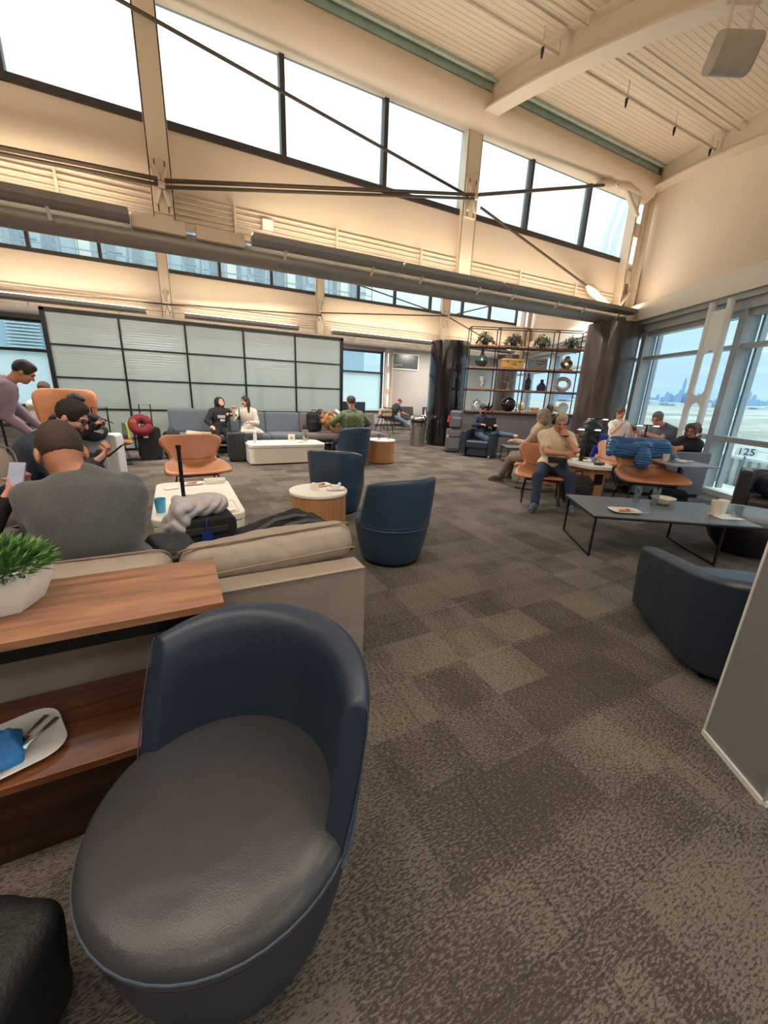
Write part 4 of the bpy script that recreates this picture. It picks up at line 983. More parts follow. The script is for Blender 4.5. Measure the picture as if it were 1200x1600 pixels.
# ---- black framed screen with textured translucent panes
t = thing('partition_screen', 'tall black framed partition of textured translucent panes', 'partition', (-2.17, 11.0, 0))
W6 = 6.43; cols_ = 5; zr = [0, .28, .93, 1.58, 2.23, 2.88]
def hexmat():
    m, N, L, P = nt('hexagon textured resin')
    tc = N.new('ShaderNodeTexCoord'); mp = N.new('ShaderNodeMapping'); mp.inputs['Scale'].default_value = (34, 34, 20); L.new(tc.outputs['Object'], mp.inputs[0])
    v = N.new('ShaderNodeTexVoronoi'); v.feature = 'DISTANCE_TO_EDGE'; v.inputs['Scale'].default_value = .9; v.inputs['Randomness'].default_value = .12; L.new(mp.outputs[0], v.inputs[0])
    r = N.new('ShaderNodeMapRange'); r.inputs[2].default_value = .12; L.new(v.outputs['Distance'], r.inputs[0])
    mx = N.new('ShaderNodeMixRGB'); L.new(r.outputs[0], mx.inputs[0]); mx.inputs[1].default_value = lin((228, 234, 230))+(1,); mx.inputs[2].default_value = lin((208, 216, 212))+(1,)
    N.remove(P)
    d = N.new('ShaderNodeBsdfDiffuse'); tr = N.new('ShaderNodeBsdfTranslucent'); tp = N.new('ShaderNodeBsdfTransparent'); g = N.new('ShaderNodeBsdfGlossy'); g.inputs['Roughness'].default_value = .25
    for q in (d, tr, tp): L.new(mx.outputs[0], q.inputs[0])
    b = N.new('ShaderNodeBump'); b.inputs['Strength'].default_value = .6; b.inputs['Distance'].default_value = .004; L.new(r.outputs[0], b.inputs['Height']); L.new(b.outputs[0], g.inputs['Normal'])
    a = N.new('ShaderNodeMixShader'); a.inputs[0].default_value = .68; L.new(d.outputs[0], a.inputs[1]); L.new(tr.outputs[0], a.inputs[2])
    c = N.new('ShaderNodeMixShader'); c.inputs[0].default_value = .42; L.new(a.outputs[0], c.inputs[1]); L.new(tp.outputs[0], c.inputs[2])
    e = N.new('ShaderNodeMixShader'); e.inputs[0].default_value = .08; L.new(c.outputs[0], e.inputs[1]); L.new(g.outputs[0], e.inputs[2])
    L.new(e.outputs[0], N['Material Output'].inputs[0]); return m
HEX = hexmat()
b = MB()
b.span((-.05, -.04, 0), (.03, .04, 2.91)); b.span((W6-.03, -.04, 0), (W6+.05, .04, 2.91)); b.span((-.05, -.04, 2.85), (W6+.05, .04, 2.92)); b.span((-.05, -.04, 0), (W6+.05, .04, .05))
b.build('frame', BLK, t)
for i in range(1, cols_): b = MB(); x = W6*i/cols_; b.span((x-.02, -.03, .05), (x+.02, .03, 2.85)); b.build('upright', BLK, t)
for z in zr[1:-1]: b = MB(); b.span((.03, -.028, z-.016), (W6-.03, .028, z+.016)); b.build('crossbar', BLK, t)
for i in range(cols_):
    for j in range(5):
        b = MB(); b.span((W6*i/cols_+.02, -.004, zr[j]+.016), (W6*(i+1)/cols_-.02, .004, zr[j+1]-.016)); b.build('textured_pane', HEX, t)
t = thing('ribbed_panel', 'dark blue ribbed low screen just right of the partition', 'panel', (4.40, 11.3, 0))
b = MB(); b.box((.36, 0, .62), (.80, .05, 1.24))
for i in range(14): b.box((-.01+i*.057, -.035, .62), (.03, .03, 1.22))
b.build('panel', mat('dark blue slats', (40, 54, 70), .6), t)
# ---- wall sofa under the screen
FBL = mat('blue grey felt', (92, 102, 112), .95, var=.08, vs=30, bump=.25, bs=500, sheen=.3); FMV = mat('mauve felt', (104, 92, 94), .95, var=.08, vs=30, bump=.25, bs=500, sheen=.3)
t = thing('modular_sofa', 'long low modular sofa in blue grey and mauve felt along the screen', 'sofa', (0, 10.35, 0))
xs_ = [(-.15, 1.15, FBL, .99), (1.16, 2.05, FBL, .93), (2.06, 2.95, FBL, .93), (2.96, 4.35, FMV, .93), (4.36, 5.2, FMV, .93)]
for x0, x1, m, h in xs_:
    r_ = .12 if x0 < 0 else .05
    bk = blob('backrest', [rbox(((x0+x1)/2, .38, .42+(h-.42)/2), ((x1-x0)/2, .09, (h-.40)/2), rotm(rx=-.12), rr=min(r_, .085))], m, t, res=.02, k=.02)
    lab(bk, 'mauve backrest' if m is FMV else 'blue grey backrest')
    st = blob('seat', [rbox(((x0+x1)/2, -.02, .37), ((x1-x0)/2, .40, .085), rr=.06)], m, t, res=.02, k=.02)
    lab(st, 'mauve seat' if m is FMV else 'blue grey seat')
b = MB(); b.box((2.5, 0, .25), (5.2, .6, .05)); b.build('rail', BLK, t)
for x in (0, 1.2, 2.5, 3.8, 5.1):
    for y in (-.3, .3): b = MB(); b.tube([(x, y, .24), (x, y, 0)], .018, 8); b.build('leg', BLK, t, smooth=True)
t = blob('scarf', [rbox((.45, 10.1, .47), (.26, .09, .022), rotm(0, 0, .1), rr=.02), rbox((.33, 10.14, .49), (.14, .08, .025), rotm(.1, .1, -.2), rr=.02), rbox((.62, 10.1, .475), (.13, .06, .018), rotm(.1, .1, .5), rr=.015)], mat('beige knit', (196, 176, 146), .9, bump=.3), res=.012, k=.03, wr=(.006, .09)); tag(t, 'beige scarf lying on the left seat of the long felt sofa', 'scarf')
# ---- bin
t = thing('waste_bin', 'brushed steel round waste bin with dome lid left of the black column', 'bin', (6.63, 10.55, 0))
BR = mat('brushed steel', (168, 164, 158), .3, .9, var=.08, vs=30, stretch=(6, 6, .2))
b = MB(); b.lathe([(0, .01), (.225, .01), (.225, .66), (0, .66)], n=40); b.build('drum', BR, t, smooth=True)
b = MB(); b.lathe([(.235, .62), (.25, .63), (.25, .70), (.235, .71), (0, .71)], n=40); b.build('collar', STEEL, t, smooth=True)
b = MB(); b.lathe([(.22, .71), (.22, .76), (0, .76)], n=40); b.build('slot_band', BLK, t, smooth=True)
b = MB(); b.lathe([(.25, .76), (.26, .78), (.255, .84), (.21, .90), (.12, .925), (0, .93)], n=40); b.build('lid', STEEL, t, smooth=True)
# ---- shelving on the half wall
c = LD(3.88, 11.75)
t = thing('half_wall', 'low grey upholstered half wall under the open shelving', 'wall', (c.x, c.y, 0), AZ)
b = MB(); b.box((0, .10, .56), (3.42, .46, 1.12)); b.build('panel', mat('grey upholstery', (108, 104, 104), .8, var=.04), t, bevel=.02)
b = MB(); b.box((0, -.40, .21), (3.1, .5, .06)); b.build('bench_shadow_shelf', mat('grey upholstery', (108, 104, 104)), t) if False else None
t = thing('shelving_unit', 'open black steel shelving with wooden shelves and display pieces', 'shelf', (c.x, c.y, 0), AZ)
SW, SD = 3.17, .34; SZ = [1.14, 1.74, 2.31, 2.87, 3.33]; SHW = wood('shelf wood', (150, 112, 82), (100, 70, 50), .5)
for i in range(5):
    for y in (-.17, .17):
        x = -SW/2+SW*i/4; b = MB(); b.box((x, y, (1.12+3.33)/2), (.022, .022, 2.21)); b.build('upright', BLK, t)
for z in SZ[:-1]: b = MB(); b.box((0, 0, z), (SW, SD, .045)); b.build('shelf_board', SHW, t, bevel=.003)
b = MB()
for z in SZ:
    for y in (-.17, .17): b.box((0, y, z-.03 if z < 3.2 else z), (SW+.02, .022, .022))
for z in SZ[4:]:
    for i in range(5): b.box((-SW/2+SW*i/4, 0, z), (.022, .34, .022))
b.build('rails', BLK, t)
def onshelf(i, row, dx=0, dy=0): p = Matrix.Rotation(AZ, 3, 'Z')@Vector((-SW/2+SW*(i+.5)/4+dx, dy, 0)); return (c.x+p.x, c.y+p.y, SZ[row]+.023)
LEAF = mat('ivy green', (58, 84, 46), .55, var=.3, vs=20); LEAF2 = mat('ivy dark green', (34, 54, 32), .55)
for i in range(4):
    t = thing('trailing_plant', 'bushy trailing plant on the top shelf, %s' % ('leftmost', 'second from left', 'third from left', 'rightmost')[i], 'plant', onshelf(i, 3, .04), 0, 'plants on the top shelf')
    b = MB(); b.lathe([(0, 0), (.08, 0), (.10, .10), (.09, .10), (.08, .02), (0, .02)], n=16); b.build('pot', DKBR, t, smooth=True)
    rg = random.Random(20+i); b = MB()
    for k in range(900):
        a = rg.uniform(0, 2*PI); u = rg.random(); r = .30*math.sqrt(rg.random())*(1.0 if u < .8 else 1.1); z = .10+rg.uniform(0, .24)*(1-(r/.33)**2)+rg.uniform(-.02, .03)
        if r > .22: z -= rg.uniform(0, .22)*(r-.2)/.1
        x, y = r*math.cos(a)*1.0, r*math.sin(a)*.62; q = Vector((x, y, z)); d = Vector((rg.gauss(0, 1), rg.gauss(0, 1), rg.gauss(0, .6))).normalized(); s = d.cross(Vector((0, 0, 1))).normalized()*.017; l = .05
        b.cur = rg.choice((0, 1)); b.add([q, q+d*l*.5+s, q+d*l, q+d*l*.5-s], [(0, 1, 2, 3)])
    b.build('foliage', [LEAF, LEAF2], t)
    b = MB()
    for k in range(9):
        a = 2*PI*k/9; b.tube([(0, 0, .05), (.08*math.cos(a), .06*math.sin(a), .22), (.2*math.cos(a), .12*math.sin(a), .20), (.28*math.cos(a), .17*math.sin(a), .08)], .004, 4)
    b.build('stems', LEAF2, t)
def vase(label, loc, prof, m, name='vase', cat='vase', neck=None):
    t = thing(name, label, cat, loc); b = MB(); b.lathe(prof, n=28); b.build('body', m, t, smooth=True)
    b = MB(); r, z = prof[-2] if len(prof) > 2 else prof[-1]; b.tube([(r*math.cos(2*PI*i/20), r*math.sin(2*PI*i/20), z) for i in range(20)], .006, 6, closed=True); b.build('rim', m, t, smooth=True); return t
DG = mat('dark green glaze', (44, 58, 56), .25); DK = mat('blue black glaze', (34, 42, 54), .2); BRZ = mat('antique bronze', (142, 108, 66), .3, .8)
vase('dark green long necked vase on the upper shelf, leftmost bay', onshelf(0, 2), [(0, 0), (.08, 0), (.17, .10), (.18, .16), (.13, .25), (.05, .32), (.04, .44), (.05, .46), (.0, .45)], DG)
vase('black and white patterned tumbler vase in the leftmost bay', onshelf(0, 1, .08), [(0, 0), (.06, 0), (.10, .30), (.09, .31), (.0, .30)], mat('zebra glaze', (150, 146, 138), .4, var=.95, vs=14))
t = thing('glass_cloche', 'clear glass dome on the lowest shelf behind the laptop user', 'cloche', onshelf(0, 0, -.02)); b = MB(); b.lathe([(.14, 0), (.14, .16), (.10, .25), (.04, .29), (0, .295)], n=28); b.build('dome', GLS, t, smooth=True); b = MB(); b.lathe([(0, .295), (.02, .30), (.02, .33), (0, .335)], n=12); b.build('knob', GLS, t, smooth=True)
def trunk(label, loc, rz, d, m, hw):
    t = thing('small_trunk', label, 'box', loc, rz); b = MB(); b.box((0, 0, d[2]*.36), (d[0], d[1], d[2]*.72)); b.build('box', m, t, bevel=.01)
    b = MB(); b.box((0, 0, d[2]*.87), (d[0]*1.01, d[1]*1.01, d[2]*.26)); b.build('lid', m, t, bevel=.015)
    for s in (-.28, .28): b = MB(); b.box((s*d[0], -d[1]/2-.006, d[2]*.70), (.03, .012, .05)); b.build('latch', hw, t)
    b = MB(); b.tube([(-.06, -d[1]/2, d[2]*.5), (-.06, -d[1]/2-.02, d[2]*.55), (.06, -d[1]/2-.02, d[2]*.55), (.06, -d[1]/2, d[2]*.5)], .007, 6); b.build('handle', hw, t)
    return t
trunk('straw coloured wooden case on the upper shelf, second bay', onshelf(1, 2, .05), AZ+.1, (.62, .26, .24), mat('straw case', (170, 130, 78), .6, var=.2, vs=20), BRZ)
trunk('grey case with metal corners on the upper shelf, third bay', onshelf(2, 2, -.02), AZ, (.46, .26, .28), mat('grey case', (98, 98, 100), .55), STEEL)
t = thing('ring_sculpture', 'bronze twisted knot sculpture on the upper shelf, right bay', 'sculpture', onshelf(3, 2, .0))
b = MB(); b.tube([(.12*math.cos(a)+.04*math.cos(3*a), .05*math.sin(2*a), .20+.13*math.sin(a)) for a in [2*PI*i/30 for i in range(30)]], .055, 12, closed=True); b.build('knot', BRZ, t, smooth=True); b = MB(); b.box((0, 0, .02), (.36, .16, .04)); b.build('plinth', SHW, t)
t = thing('coral_sculpture', 'silver branching sculpture on a stem on the middle shelf', 'sculpture', onshelf(1, 1, .02)); b = MB(); b.lathe([(.05, 0), (.05, .015), (.012, .03), (.012, .16), (0, .17)], n=14); b.build('stem', STEEL, t, smooth=True)
b = MB()
for k in range(11): a = 2*PI*k/11; b.tube([(0, 0, .15), (.07*math.cos(a), .05*math.sin(a), .20+.03*math.sin(3*a)), (.17*math.cos(a), .09*math.sin(a), .22+.05*math.cos(2*a))], [.012, .014, .004], 6)
b.build('branches', STEEL, t, smooth=True)
vase('tall dark bottle vase on the middle shelf, third bay', onshelf(2, 1, -.22), [(0, 0), (.085, 0), (.09, .26), (.03, .33), (.025, .46), (.0, .45)], DK)
vase('squat dark jug with short neck on the middle shelf, third bay', onshelf(2, 1, .18), [(0, 0), (.12, 0), (.13, .12), (.08, .19), (.045, .22), (.045, .30), (.0, .29)], DK)
t = thing('ring_sculpture', 'pale stone ring standing on the middle shelf, right bay', 'sculpture', onshelf(3, 1, -.02, 0), AZ); RS = mat('pale stone', (170, 158, 146), .6, var=.1)
b = MB(); b.tube([(.19*math.cos(a), 0, .205+.145*math.sin(a)) for a in [2*PI*i/36 for i in range(36)]], .055, 12, closed=True); b.build('ring', RS, t, smooth=True); b = MB(); b.box((0, 0, .01), (.2, .1, .02)); b.build('plinth', RS, t)
vase('large black ball vase on the lowest shelf, second bay', onshelf(1, 0, .10), [(0, 0), (.08, 0), (.17, .06), (.215, .18), (.19, .29), (.12, .36), (.06, .385), (.05, .38), (.0, .37)], mat('black glaze', (26, 24, 26), .15))
t = thing('leaf_sculpture', 'dark leaf shaped sculpture lying on the lowest shelf', 'sculpture', onshelf(0, 0, .33)); blob('leaf', [cone((-.14, 0, .06), (.1, 0, .10), .04, .02), cone((.1, 0, .1), (.2, .03, .24), .03, .012), cone((-.02, 0, .08), (.06, .05, .24), .03, .014), ell((-.05, 0, .04), (.16, .08, .04))], BLK, t, res=.012, k=.03)
trunk('small beige box on the lowest shelf, third bay', onshelf(2, 0, .05), AZ, (.28, .2, .14), mat('beige card', (196, 172, 140), .8), SHW)
t = thing('glass_disc', 'round clear disc standing on the lowest shelf, right bay', 'disc', onshelf(3, 0, .1), AZ); b = MB(); b.lathe([(0, -.01), (.15, -.01), (.15, .01), (0, .01)], (0, 0, .16), 30, Matrix.Rotation(PI/2, 3, 'X')); b.build('disc', mat('frosted disc', (196, 200, 200), .3), t, smooth=True); b = MB(); b.box((0, 0, .01), (.14, .06, .02)); b.build('foot', STEEL, t)
b = MB(); b.box((0, -.0, 0), (.10, .05, .12)); tag(b.build('fire_call_point', mat('alarm red', (190, 50, 46), .4), None, loc=(12.2, 17.27, 2.05)), 'small red call point on the wall seen through the shelving', 'alarm')
# ---- club armchairs
def club(label, loc, rz, m, w_=.80, d_=.78, h=.66, sh=.42, group=None, front=.58):
    t = thing('club_armchair', label, 'armchair', loc, rz, group)
    b = MB(); n = 28
    # U shaped wall: rounded rear corners, arms dropping towards the front
    path = [(w_/2, d_/2), (w_/2, .1)]
    r = .24
    for i in range(9): a = -PI/2*i/8; path.append((w_/2-r+r*math.cos(a), -d_/2+r+r*math.sin(a)))
    path += [(-x, y) for x, y in path[::-1]]
    P2 = []
    for i, (x, y) in enumerate(path): P2.append(Vector((x, y, 0)))
    th = .13; vs = []; k = len(P2)
    for i, p in enumerate(P2):
        d = (P2[min(i+1, k-1)]-P2[max(i-1, 0)]).normalized(); nin = Vector((d.y, -d.x, 0)); 
        if nin.dot(-p) < 0: nin = -nin
        f = (p.y+d_/2)/d_; top = h+(front*h/.66-h)*max(0, min(1, f))**1.0*.9
        q = p+nin*th
        bt = p*.965
        vs += [(bt.x, bt.y, .05), (p.x, p.y, sh*.9), (p.x, p.y, top-.02), (p.x+nin.x*.03, p.y+nin.y*.03, top), (q.x-nin.x*.02, q.y-nin.y*.02, top-.004), (q.x, q.y, top-.03), (q.x, q.y, .1)]
    K = 7; fs = [(i*K+j, (i+1)*K+j, (i+1)*K+(j+1) % K, i*K+(j+1) % K) for i in range(k-1) for j in range(K)]+[tuple(range(K)), tuple(range((k-1)*K, k*K))[::-1]]
    b.add(vs, fs); b.build('wrap_back', m, t, smooth=55, bevel=.012, seg=3)
    blob('seat_cushion', [rbox((0, .06, sh-.09), (w_/2-th+.005, d_/2-.05, .10), rr=.05)], m, t, res=.016, k=.02)
    b = MB(); b.prism(rrect(w_*.86, d_*.86, .18), .04, .24); b.build('base', m, t, smooth=True)
    for sx_ in (-1, 1):
        for sy in (-1, 1): b = MB(); b.tube([(sx_*w_*.36, sy*d_*.36, .05), (sx_*w_*.36, sy*d_*.36, 0)], .018, 8); b.build('foot', BLK, t, smooth=True)
    return t
club('dark blue leather armchair seen from behind beside the grey partition', (3.12, .92, 0), math.radians(-39), leather('navy leather', (38, 50, 66), .40), .92, .95, .66, .40, front=.50)
p = LD(2.62, 11.0-.15); club('dark blue leather armchair with the laptop user, in front of the half wall', (p.x, p.y-.1, 0), math.radians(180-27-28), BLUED, .86, .80, .72, .42, front=.60)
p = LD(5.28, 5.05); club('dark brown leather armchair at the right edge with a navy backpack', (p.x, p.y, 0), math.radians(112), DKBR, .92, .84, .74, .42, front=.70)
# grey high sided bench seen from behind, under the runway window
p = LD(5.0, 6.75)
t = thing('booth_sofa', 'grey booth sofa with a straight back, behind the jacket chair', 'sofa', (p.x, p.y, 0), AZ)
GF = mat('grey felt', (112, 114, 122), .9, var=.05, bump=.2, bs=400)
b = MB(); b.box((0, .0, .41), (1.25, .08, .74)); b.build('back_panel', GF, t, bevel=.02)
b = MB(); b.box((0, .40, .27), (1.2, .66, .34)); b.build('seat', GF, t, bevel=.03)
b = MB(); b.box((.60, .35, .42), (.07, .70, .66)); b.build('side_panel', GF, t, bevel=.02)
b = MB(); b.box((0, .2, .03), (1.1, .5, .06)); b.build('plinth', BLK, t)
# ottoman right
t = thing('ottoman', 'black barrel ottoman with grey cushion top at the right edge', 'ottoman', (5.50, 1.80, 0))
b = MB(); b.lathe([(0, .03), (.24, .03), (.32, .12), (.38, .25), (.385, .33), (.37, .38), (0, .38)], n=40); b.build('body', mat('black leather', (26, 24, 26), .4), t, smooth=True)
b = MB(); b.lathe([(.37, .38), (.395, .395), (.395, .44), (.37, .46), (.2, .475), (0, .48)], n=40); b.build('cushion', GREYL, t, smooth=True)
b = MB(); b.lathe([(0, 0), (.18, 0), (.18, .03), (0, .03)], n=24); b.build('plinth', BLK, t)
# ---- large charcoal coffee table
def metaltable(label, c0, c1, c2, h, group=None):     # c0 corner, c1 along length, c2 along width
    c0, c1, c2 = (Vector((q[0], q[1], 0)) for q in (c0, c1, c2)); ct = (c1+c2)/2; L_ = (c1-c0).length; W_ = (c2-c0).length; rz = math.atan2((c1-c0).y, (c1-c0).x)
    t = thing('coffee_table', label, 'table', (ct.x, ct.y, 0), rz, group)
    b = MB(); b.box((0, 0, h-.006), (L_, W_, .014)); b.build('tabletop', CHAR, t, bevel=.002)
    b = MB(); b.box((0, 0, h-.022), (L_-.01, W_-.01, .018)); b.build('apron', BLK, t)
    for s in (-1, 1):
        b = MB(); x = s*(L_/2-.04 if s < 0 else L_/2-.32); y = W_/2-.03
        b.bar((x, -y, h-.03), (x, -y, 0.0), .018); b.bar((x, y, h-.03), (x, y, 0.0), .018); b.bar((x, -y, .009), (x, y, .009), .018); b.build('sled_leg', BLK, t)
    return t
metaltable('large charcoal coffee table with glasses and plates on thin black legs', (3.64, 2.40), (4.94, 1.52), (4.16, 3.12), .45)
q0, q1, q2 = LD(3.06, 9.66), LD(4.3, 9.66), LD(3.06, 10.3)
metaltable('low charcoal side table beside the laptop user', q0, q1, q2, .38)
p = LD(4.45, 10.85)
t = thing('side_table', 'small round dark table holding two blue cups by the half wall', 'table', (p.x, p.y, 0)); b = MB(); b.lathe([(0, .58), (.34, .58), (.34, .60), (0, .60)], n=36); b.build('tabletop', CHAR, t, smooth=True); b = MB(); b.tube([(0, 0, .02), (0, 0, .58)], .02, 10); b.lathe([(0, 0), (.2, 0), (.2, .015), (0, .02)], n=24); b.build('pedestal', BLK, t, smooth=True)
BC = mat('pale blue cup', (110, 160, 200), .4)
cup('left pale blue cup on the small round dark table', (p.x-.12, p.y-.12, .6), .10, .05, BC, 'paper_cup'); cup('right pale blue cup on the small round dark table', (p.x+.05, p.y-.18, .6), .11, .05, BC, 'paper_cup')
# things on the coffee table
cup('left one of two tall water glasses on the charcoal coffee table', (4.66, 2.58, .452), .19, .045, GLS, 'drinking_glass'); cup('right one of two tall water glasses on the charcoal coffee table', (4.73, 2.42, .452), .19, .045, GLS, 'drinking_glass')
t = thing('bowl', 'cream bowl with a spoon on the charcoal coffee table', 'bowl', (4.86, 2.40, .452)); b = MB(); b.lathe([(0, 0), (.055, 0), (.105, .035), (.125, .08), (.118, .08), (.098, .038), (.03, .014), (0, .014)], n=32); b.build('bowl', mat('cream china', (214, 204, 182), .3), t, smooth=True)
b = MB(); b.lathe([(0, .035), (.07, .035), (0, .05)], n=20); b.build('food', mat('salad', (190, 176, 140), .8, var=.4, vs=50), t)
fork('spoon', 'spoon leaning in the cream bowl', (4.80, 2.52, .535), (4.88, 2.39, .50))
plate_sq('plate', 'cream plate with scraps and a fork on the coffee table', (4.10, 2.36, .452), .30, .21, -.5, food=True, m=mat('cream china', (214, 204, 182)))
fork('table_fork', 'fork resting across the cream plate on the coffee table', (4.22, 2.16, .478), (4.08, 2.33, .476))
t = blob('napkin', [rbox((4.99, 1.84, .456), (.12, .10, .004), rotm(0, 0, -.5), rr=.004)], mat('white paper', (228, 226, 222)), res=.006, k=.01); tag(t, 'white napkin under the cups at the right of the coffee table', 'napkin')
cup('tall cream paper cup on the napkin at the right of the coffee table', (4.93, 1.92, .462), .15, .052, mat('cream cup', (222, 208, 184), .5), 'paper_cup'); cup('white cup behind the clear mug on the coffee table', (5.09, 1.93, .462), .14, .05, CHINA, 'paper_cup')
t = cup('clear glass mug with handle at the right of the coffee table', (5.06, 1.79, .462), .125, .058, GLS, 'drinking_glass'); b = MB(); b.tube([(.055, 0, .10), (.10, 0, .095), (.105, 0, .05), (.05, 0, .025)], .007, 8); b.build('handle', GLS, t, smooth=True)
# bistro table
p = LD(4.55, 5.95)
t = thing('pedestal_table', 'grey topped pedestal table with black cross base in front of the booth sofa', 'table', (p.x, p.y, 0), AZ)
b = MB(); b.prism(rrect(.72, .66, .06), .69, .71); b.build('tabletop', mat('grey laminate', (150, 156, 162), .3), t, smooth=True, bevel=.003)
b = MB(); b.tube([(0, 0, .02), (0, 0, .69)], .025, 10); b.build('stem', BLK, t, smooth=True)
for a in range(4): b = MB(); b.bar((0, 0, .02), (.34*math.cos(a*PI/2+.5), .34*math.sin(a*PI/2+.5), .012), .05, .02); b.build('foot', BLK, t)
q = Vector((p.x, p.y, .71)); ex = LD(1, 0); ey = LD(0, 1)
def onb(l, d, z=.71): v = q+ex*l+ey*d; return (v.x, v.y, z)
cup('cream paper cup on the grey pedestal table', onb(-.20, .08), .12, .05, mat('cream cup', (222, 208, 184)), 'paper_cup')
plate_sq('plate', 'white plate with crumpled napkin on the grey pedestal table', onb(-.04, .04), .28, .19, AZ, food=False)
plate_sq('plate', 'small plate with a pastry on the grey pedestal table', onb(.16, .10), .17, .13, AZ, food=True)
t = blob('napkin', [rbox(tuple(Vector(onb(-.04, .04, .745))), (.07, .03, .015), rotm(.2, .1, .3), rr=.01)], mat('white paper', (228, 226, 222)), res=.007, k=.01, wr=(.004, .03)); tag(t, 'crumpled napkin on the plate on the grey pedestal table', 'napkin')
# work table (angled white top on oak body) with reading lamps
p = LD(3.55, 7.15)
t = thing('work_table', 'angled white topped oak table between the tan chairs', 'table', (p.x, p.y, 0), AZ)
poly = [(-.55, -.55), (-.35, -.80), (.10, -.88), (.22, -.70), (.25, .95), (-.55, .95)]
poly = [(-.42, -.62), (-.22, -.93), (.10, -.98), (.20, -.82), (.22, .95), (-.42, .95)]
b = MB(); b.prism(poly, .50, .555); b.build('tabletop', WTOP, t, bevel=.008)
b = MB(); b.prism([(-.36, -.58), (-.16, -.86), (.05, -.90), (.13, -.80), (.14, .85), (-.36, .85)], .0, .50); b.build('body', OAK, t, bevel=.006)
b = MB(); b.box((-.03, -.885, .34), (.13, .03, .17)); b.build('socket_panel', BLK, t)
q = Vector((p.x, p.y, .555))
cup('dark cup with blue band on the angled work table', onb(-.10, -.35, .555), .09, .04, mat('dark cup', (40, 44, 50), .4), 'paper_cup'); cup('light blue cup at the front of the angled work table', onb(.02, -.55, .555), .08, .045, BC, 'paper_cup')
t = thing('wallet', 'dark folded wallet and cable on the angled work table', 'wallet', onb(.03, -.72, .555), .3); b = MB(); b.box((0, 0, .015), (.20, .11, .03)); b.build('cover', BLK, t, bevel=.008); b = MB(); b.tube([(.1, 0, .02), (.13, .1, .008), (.05, .25, .008), (.1, .4, .008)], .004, 6); b.build('cable', BLK, t, smooth=True)
t = blob('paper_bag', [rbox(onb(-.15, .25, .60), (.13, .16, .04), rotm(0, 0, .3), rr=.03), rbox(onb(-.02, .1, .585), (.1, .1, .025), rotm(0, 0, .7), rr=.02)], mat('cream wrap', (216, 196, 158), .8), res=.012, k=.03, wr=(.008, .06)); tag(t, 'crumpled cream food wrappings on the angled work table', 'wrapper')
cup('round cream bowl tipped behind the reading lamp on the work table', onb(.08, .28, .555), .13, .085, mat('cream cup', (222, 208, 184)), 'paper_cup')
def readlamp(label, l, d, hz, z0=.555, w_=.40, rz=0):
    v = LD(l, d, z0); t = thing('reading_lamp', label, 'lamp', tuple(v), AZ+rz, 'reading lamps')
    b = MB(); b.lathe([(0, 0), (.07, 0), (.07, .012), (0, .014)], n=20); b.build('base', BLK, t, smooth=True)
    b = MB(); b.bar((0, 0, .01), (0, 0, hz), .022); b.build('pole', BLK, t)
    b = MB(); b.box((0, 0, hz), (w_, .07, .022)); b.build('head', BLK, t, bevel=.004)
    b = MB()
    for s in (-1, 1): b.box((s*w_*.36, -.037, hz-.008), (w_*.24, .006, .022)); b.box((s*w_*.36, 0, hz-.013), (w_*.24, .06, .006))
    b.build('light_strip', mat('lamp glow', (255, 250, 240), .3, var=0, emit=(255, 246, 230), es=1.2), t)
readlamp('black twin headed reading lamp on the angled work table', 3.62, 7.05, .52)
# second worktop behind with the laptop people
p = LD(4.95, 8.25)
t = thing('work_table', 'long pale work table in front of the grey shirted reader', 'table', (p.x, p.y, 0), AZ)
b = MB(); b.prism(rrect(.75, 2.1, .08), .68, .73); b.build('tabletop', WTOP, t, smooth=True, bevel=.01)
b = MB(); b.box((0, .3, .34), (.4, 1.0, .68)); b.build('body', OAK, t)
readlamp('black bar reading lamp behind the grey shirted reader', 4.72, 8.9, .45, .73, .44)
readlamp('black bar reading lamp between the reader and the curly haired person', 5.02, 7.65, .42, .73, .44)
q = LD(4.95, 7.85, .73); t = thing('paper_box', 'small beige box on the pale work table behind the jacket', 'box', tuple(q), AZ); b = MB(); b.box((-.1, 0, .05), (.42, .2, .10)); b.build('box', mat('beige card', (196, 172, 140)), t, bevel=.01); b = MB(); b.box((-.1, 0, .103), (.38, .17, .008)); b.build('lid', mat('pink card', (190, 150, 130), .8), t)
# laptop of the curly haired person
def laptop(label, loc, rz, open_=1.75, m=None):
    t = thing('laptop', label, 'laptop', loc, rz); LM = m or mat('space grey aluminium', (62, 62, 66), .35, .4)
    b = MB(); b.box((0, .11, .008), (.32, .22, .016)); b.build('keyboard_deck', LM, t, bevel=.004)
    b = MB(); R_ = Matrix.Rotation(-(open_-PI/2), 3, 'X'); b.box(R_@Vector((0, .0, .115))+Vector((0, 0, .014)), (.32, .008, .225), M=R_); s = b.build('screen_lid', LM, t, bevel=.004)
    b = MB(); b.lathe([(0, 0), (.014, 0), (.014, .001), (0, .001)], tuple(R_@Vector((0, -.0055, .115))+Vector((0, 0, .014))), 16, R_@Matrix.Rotation(PI/2, 3, 'X')); b.build('lid_mark', BLK, s)
    return t
laptop('open dark laptop on the pale work table facing the curly haired person', tuple(LD(4.75, 7.05, .735)), AZ-.35, 1.75)
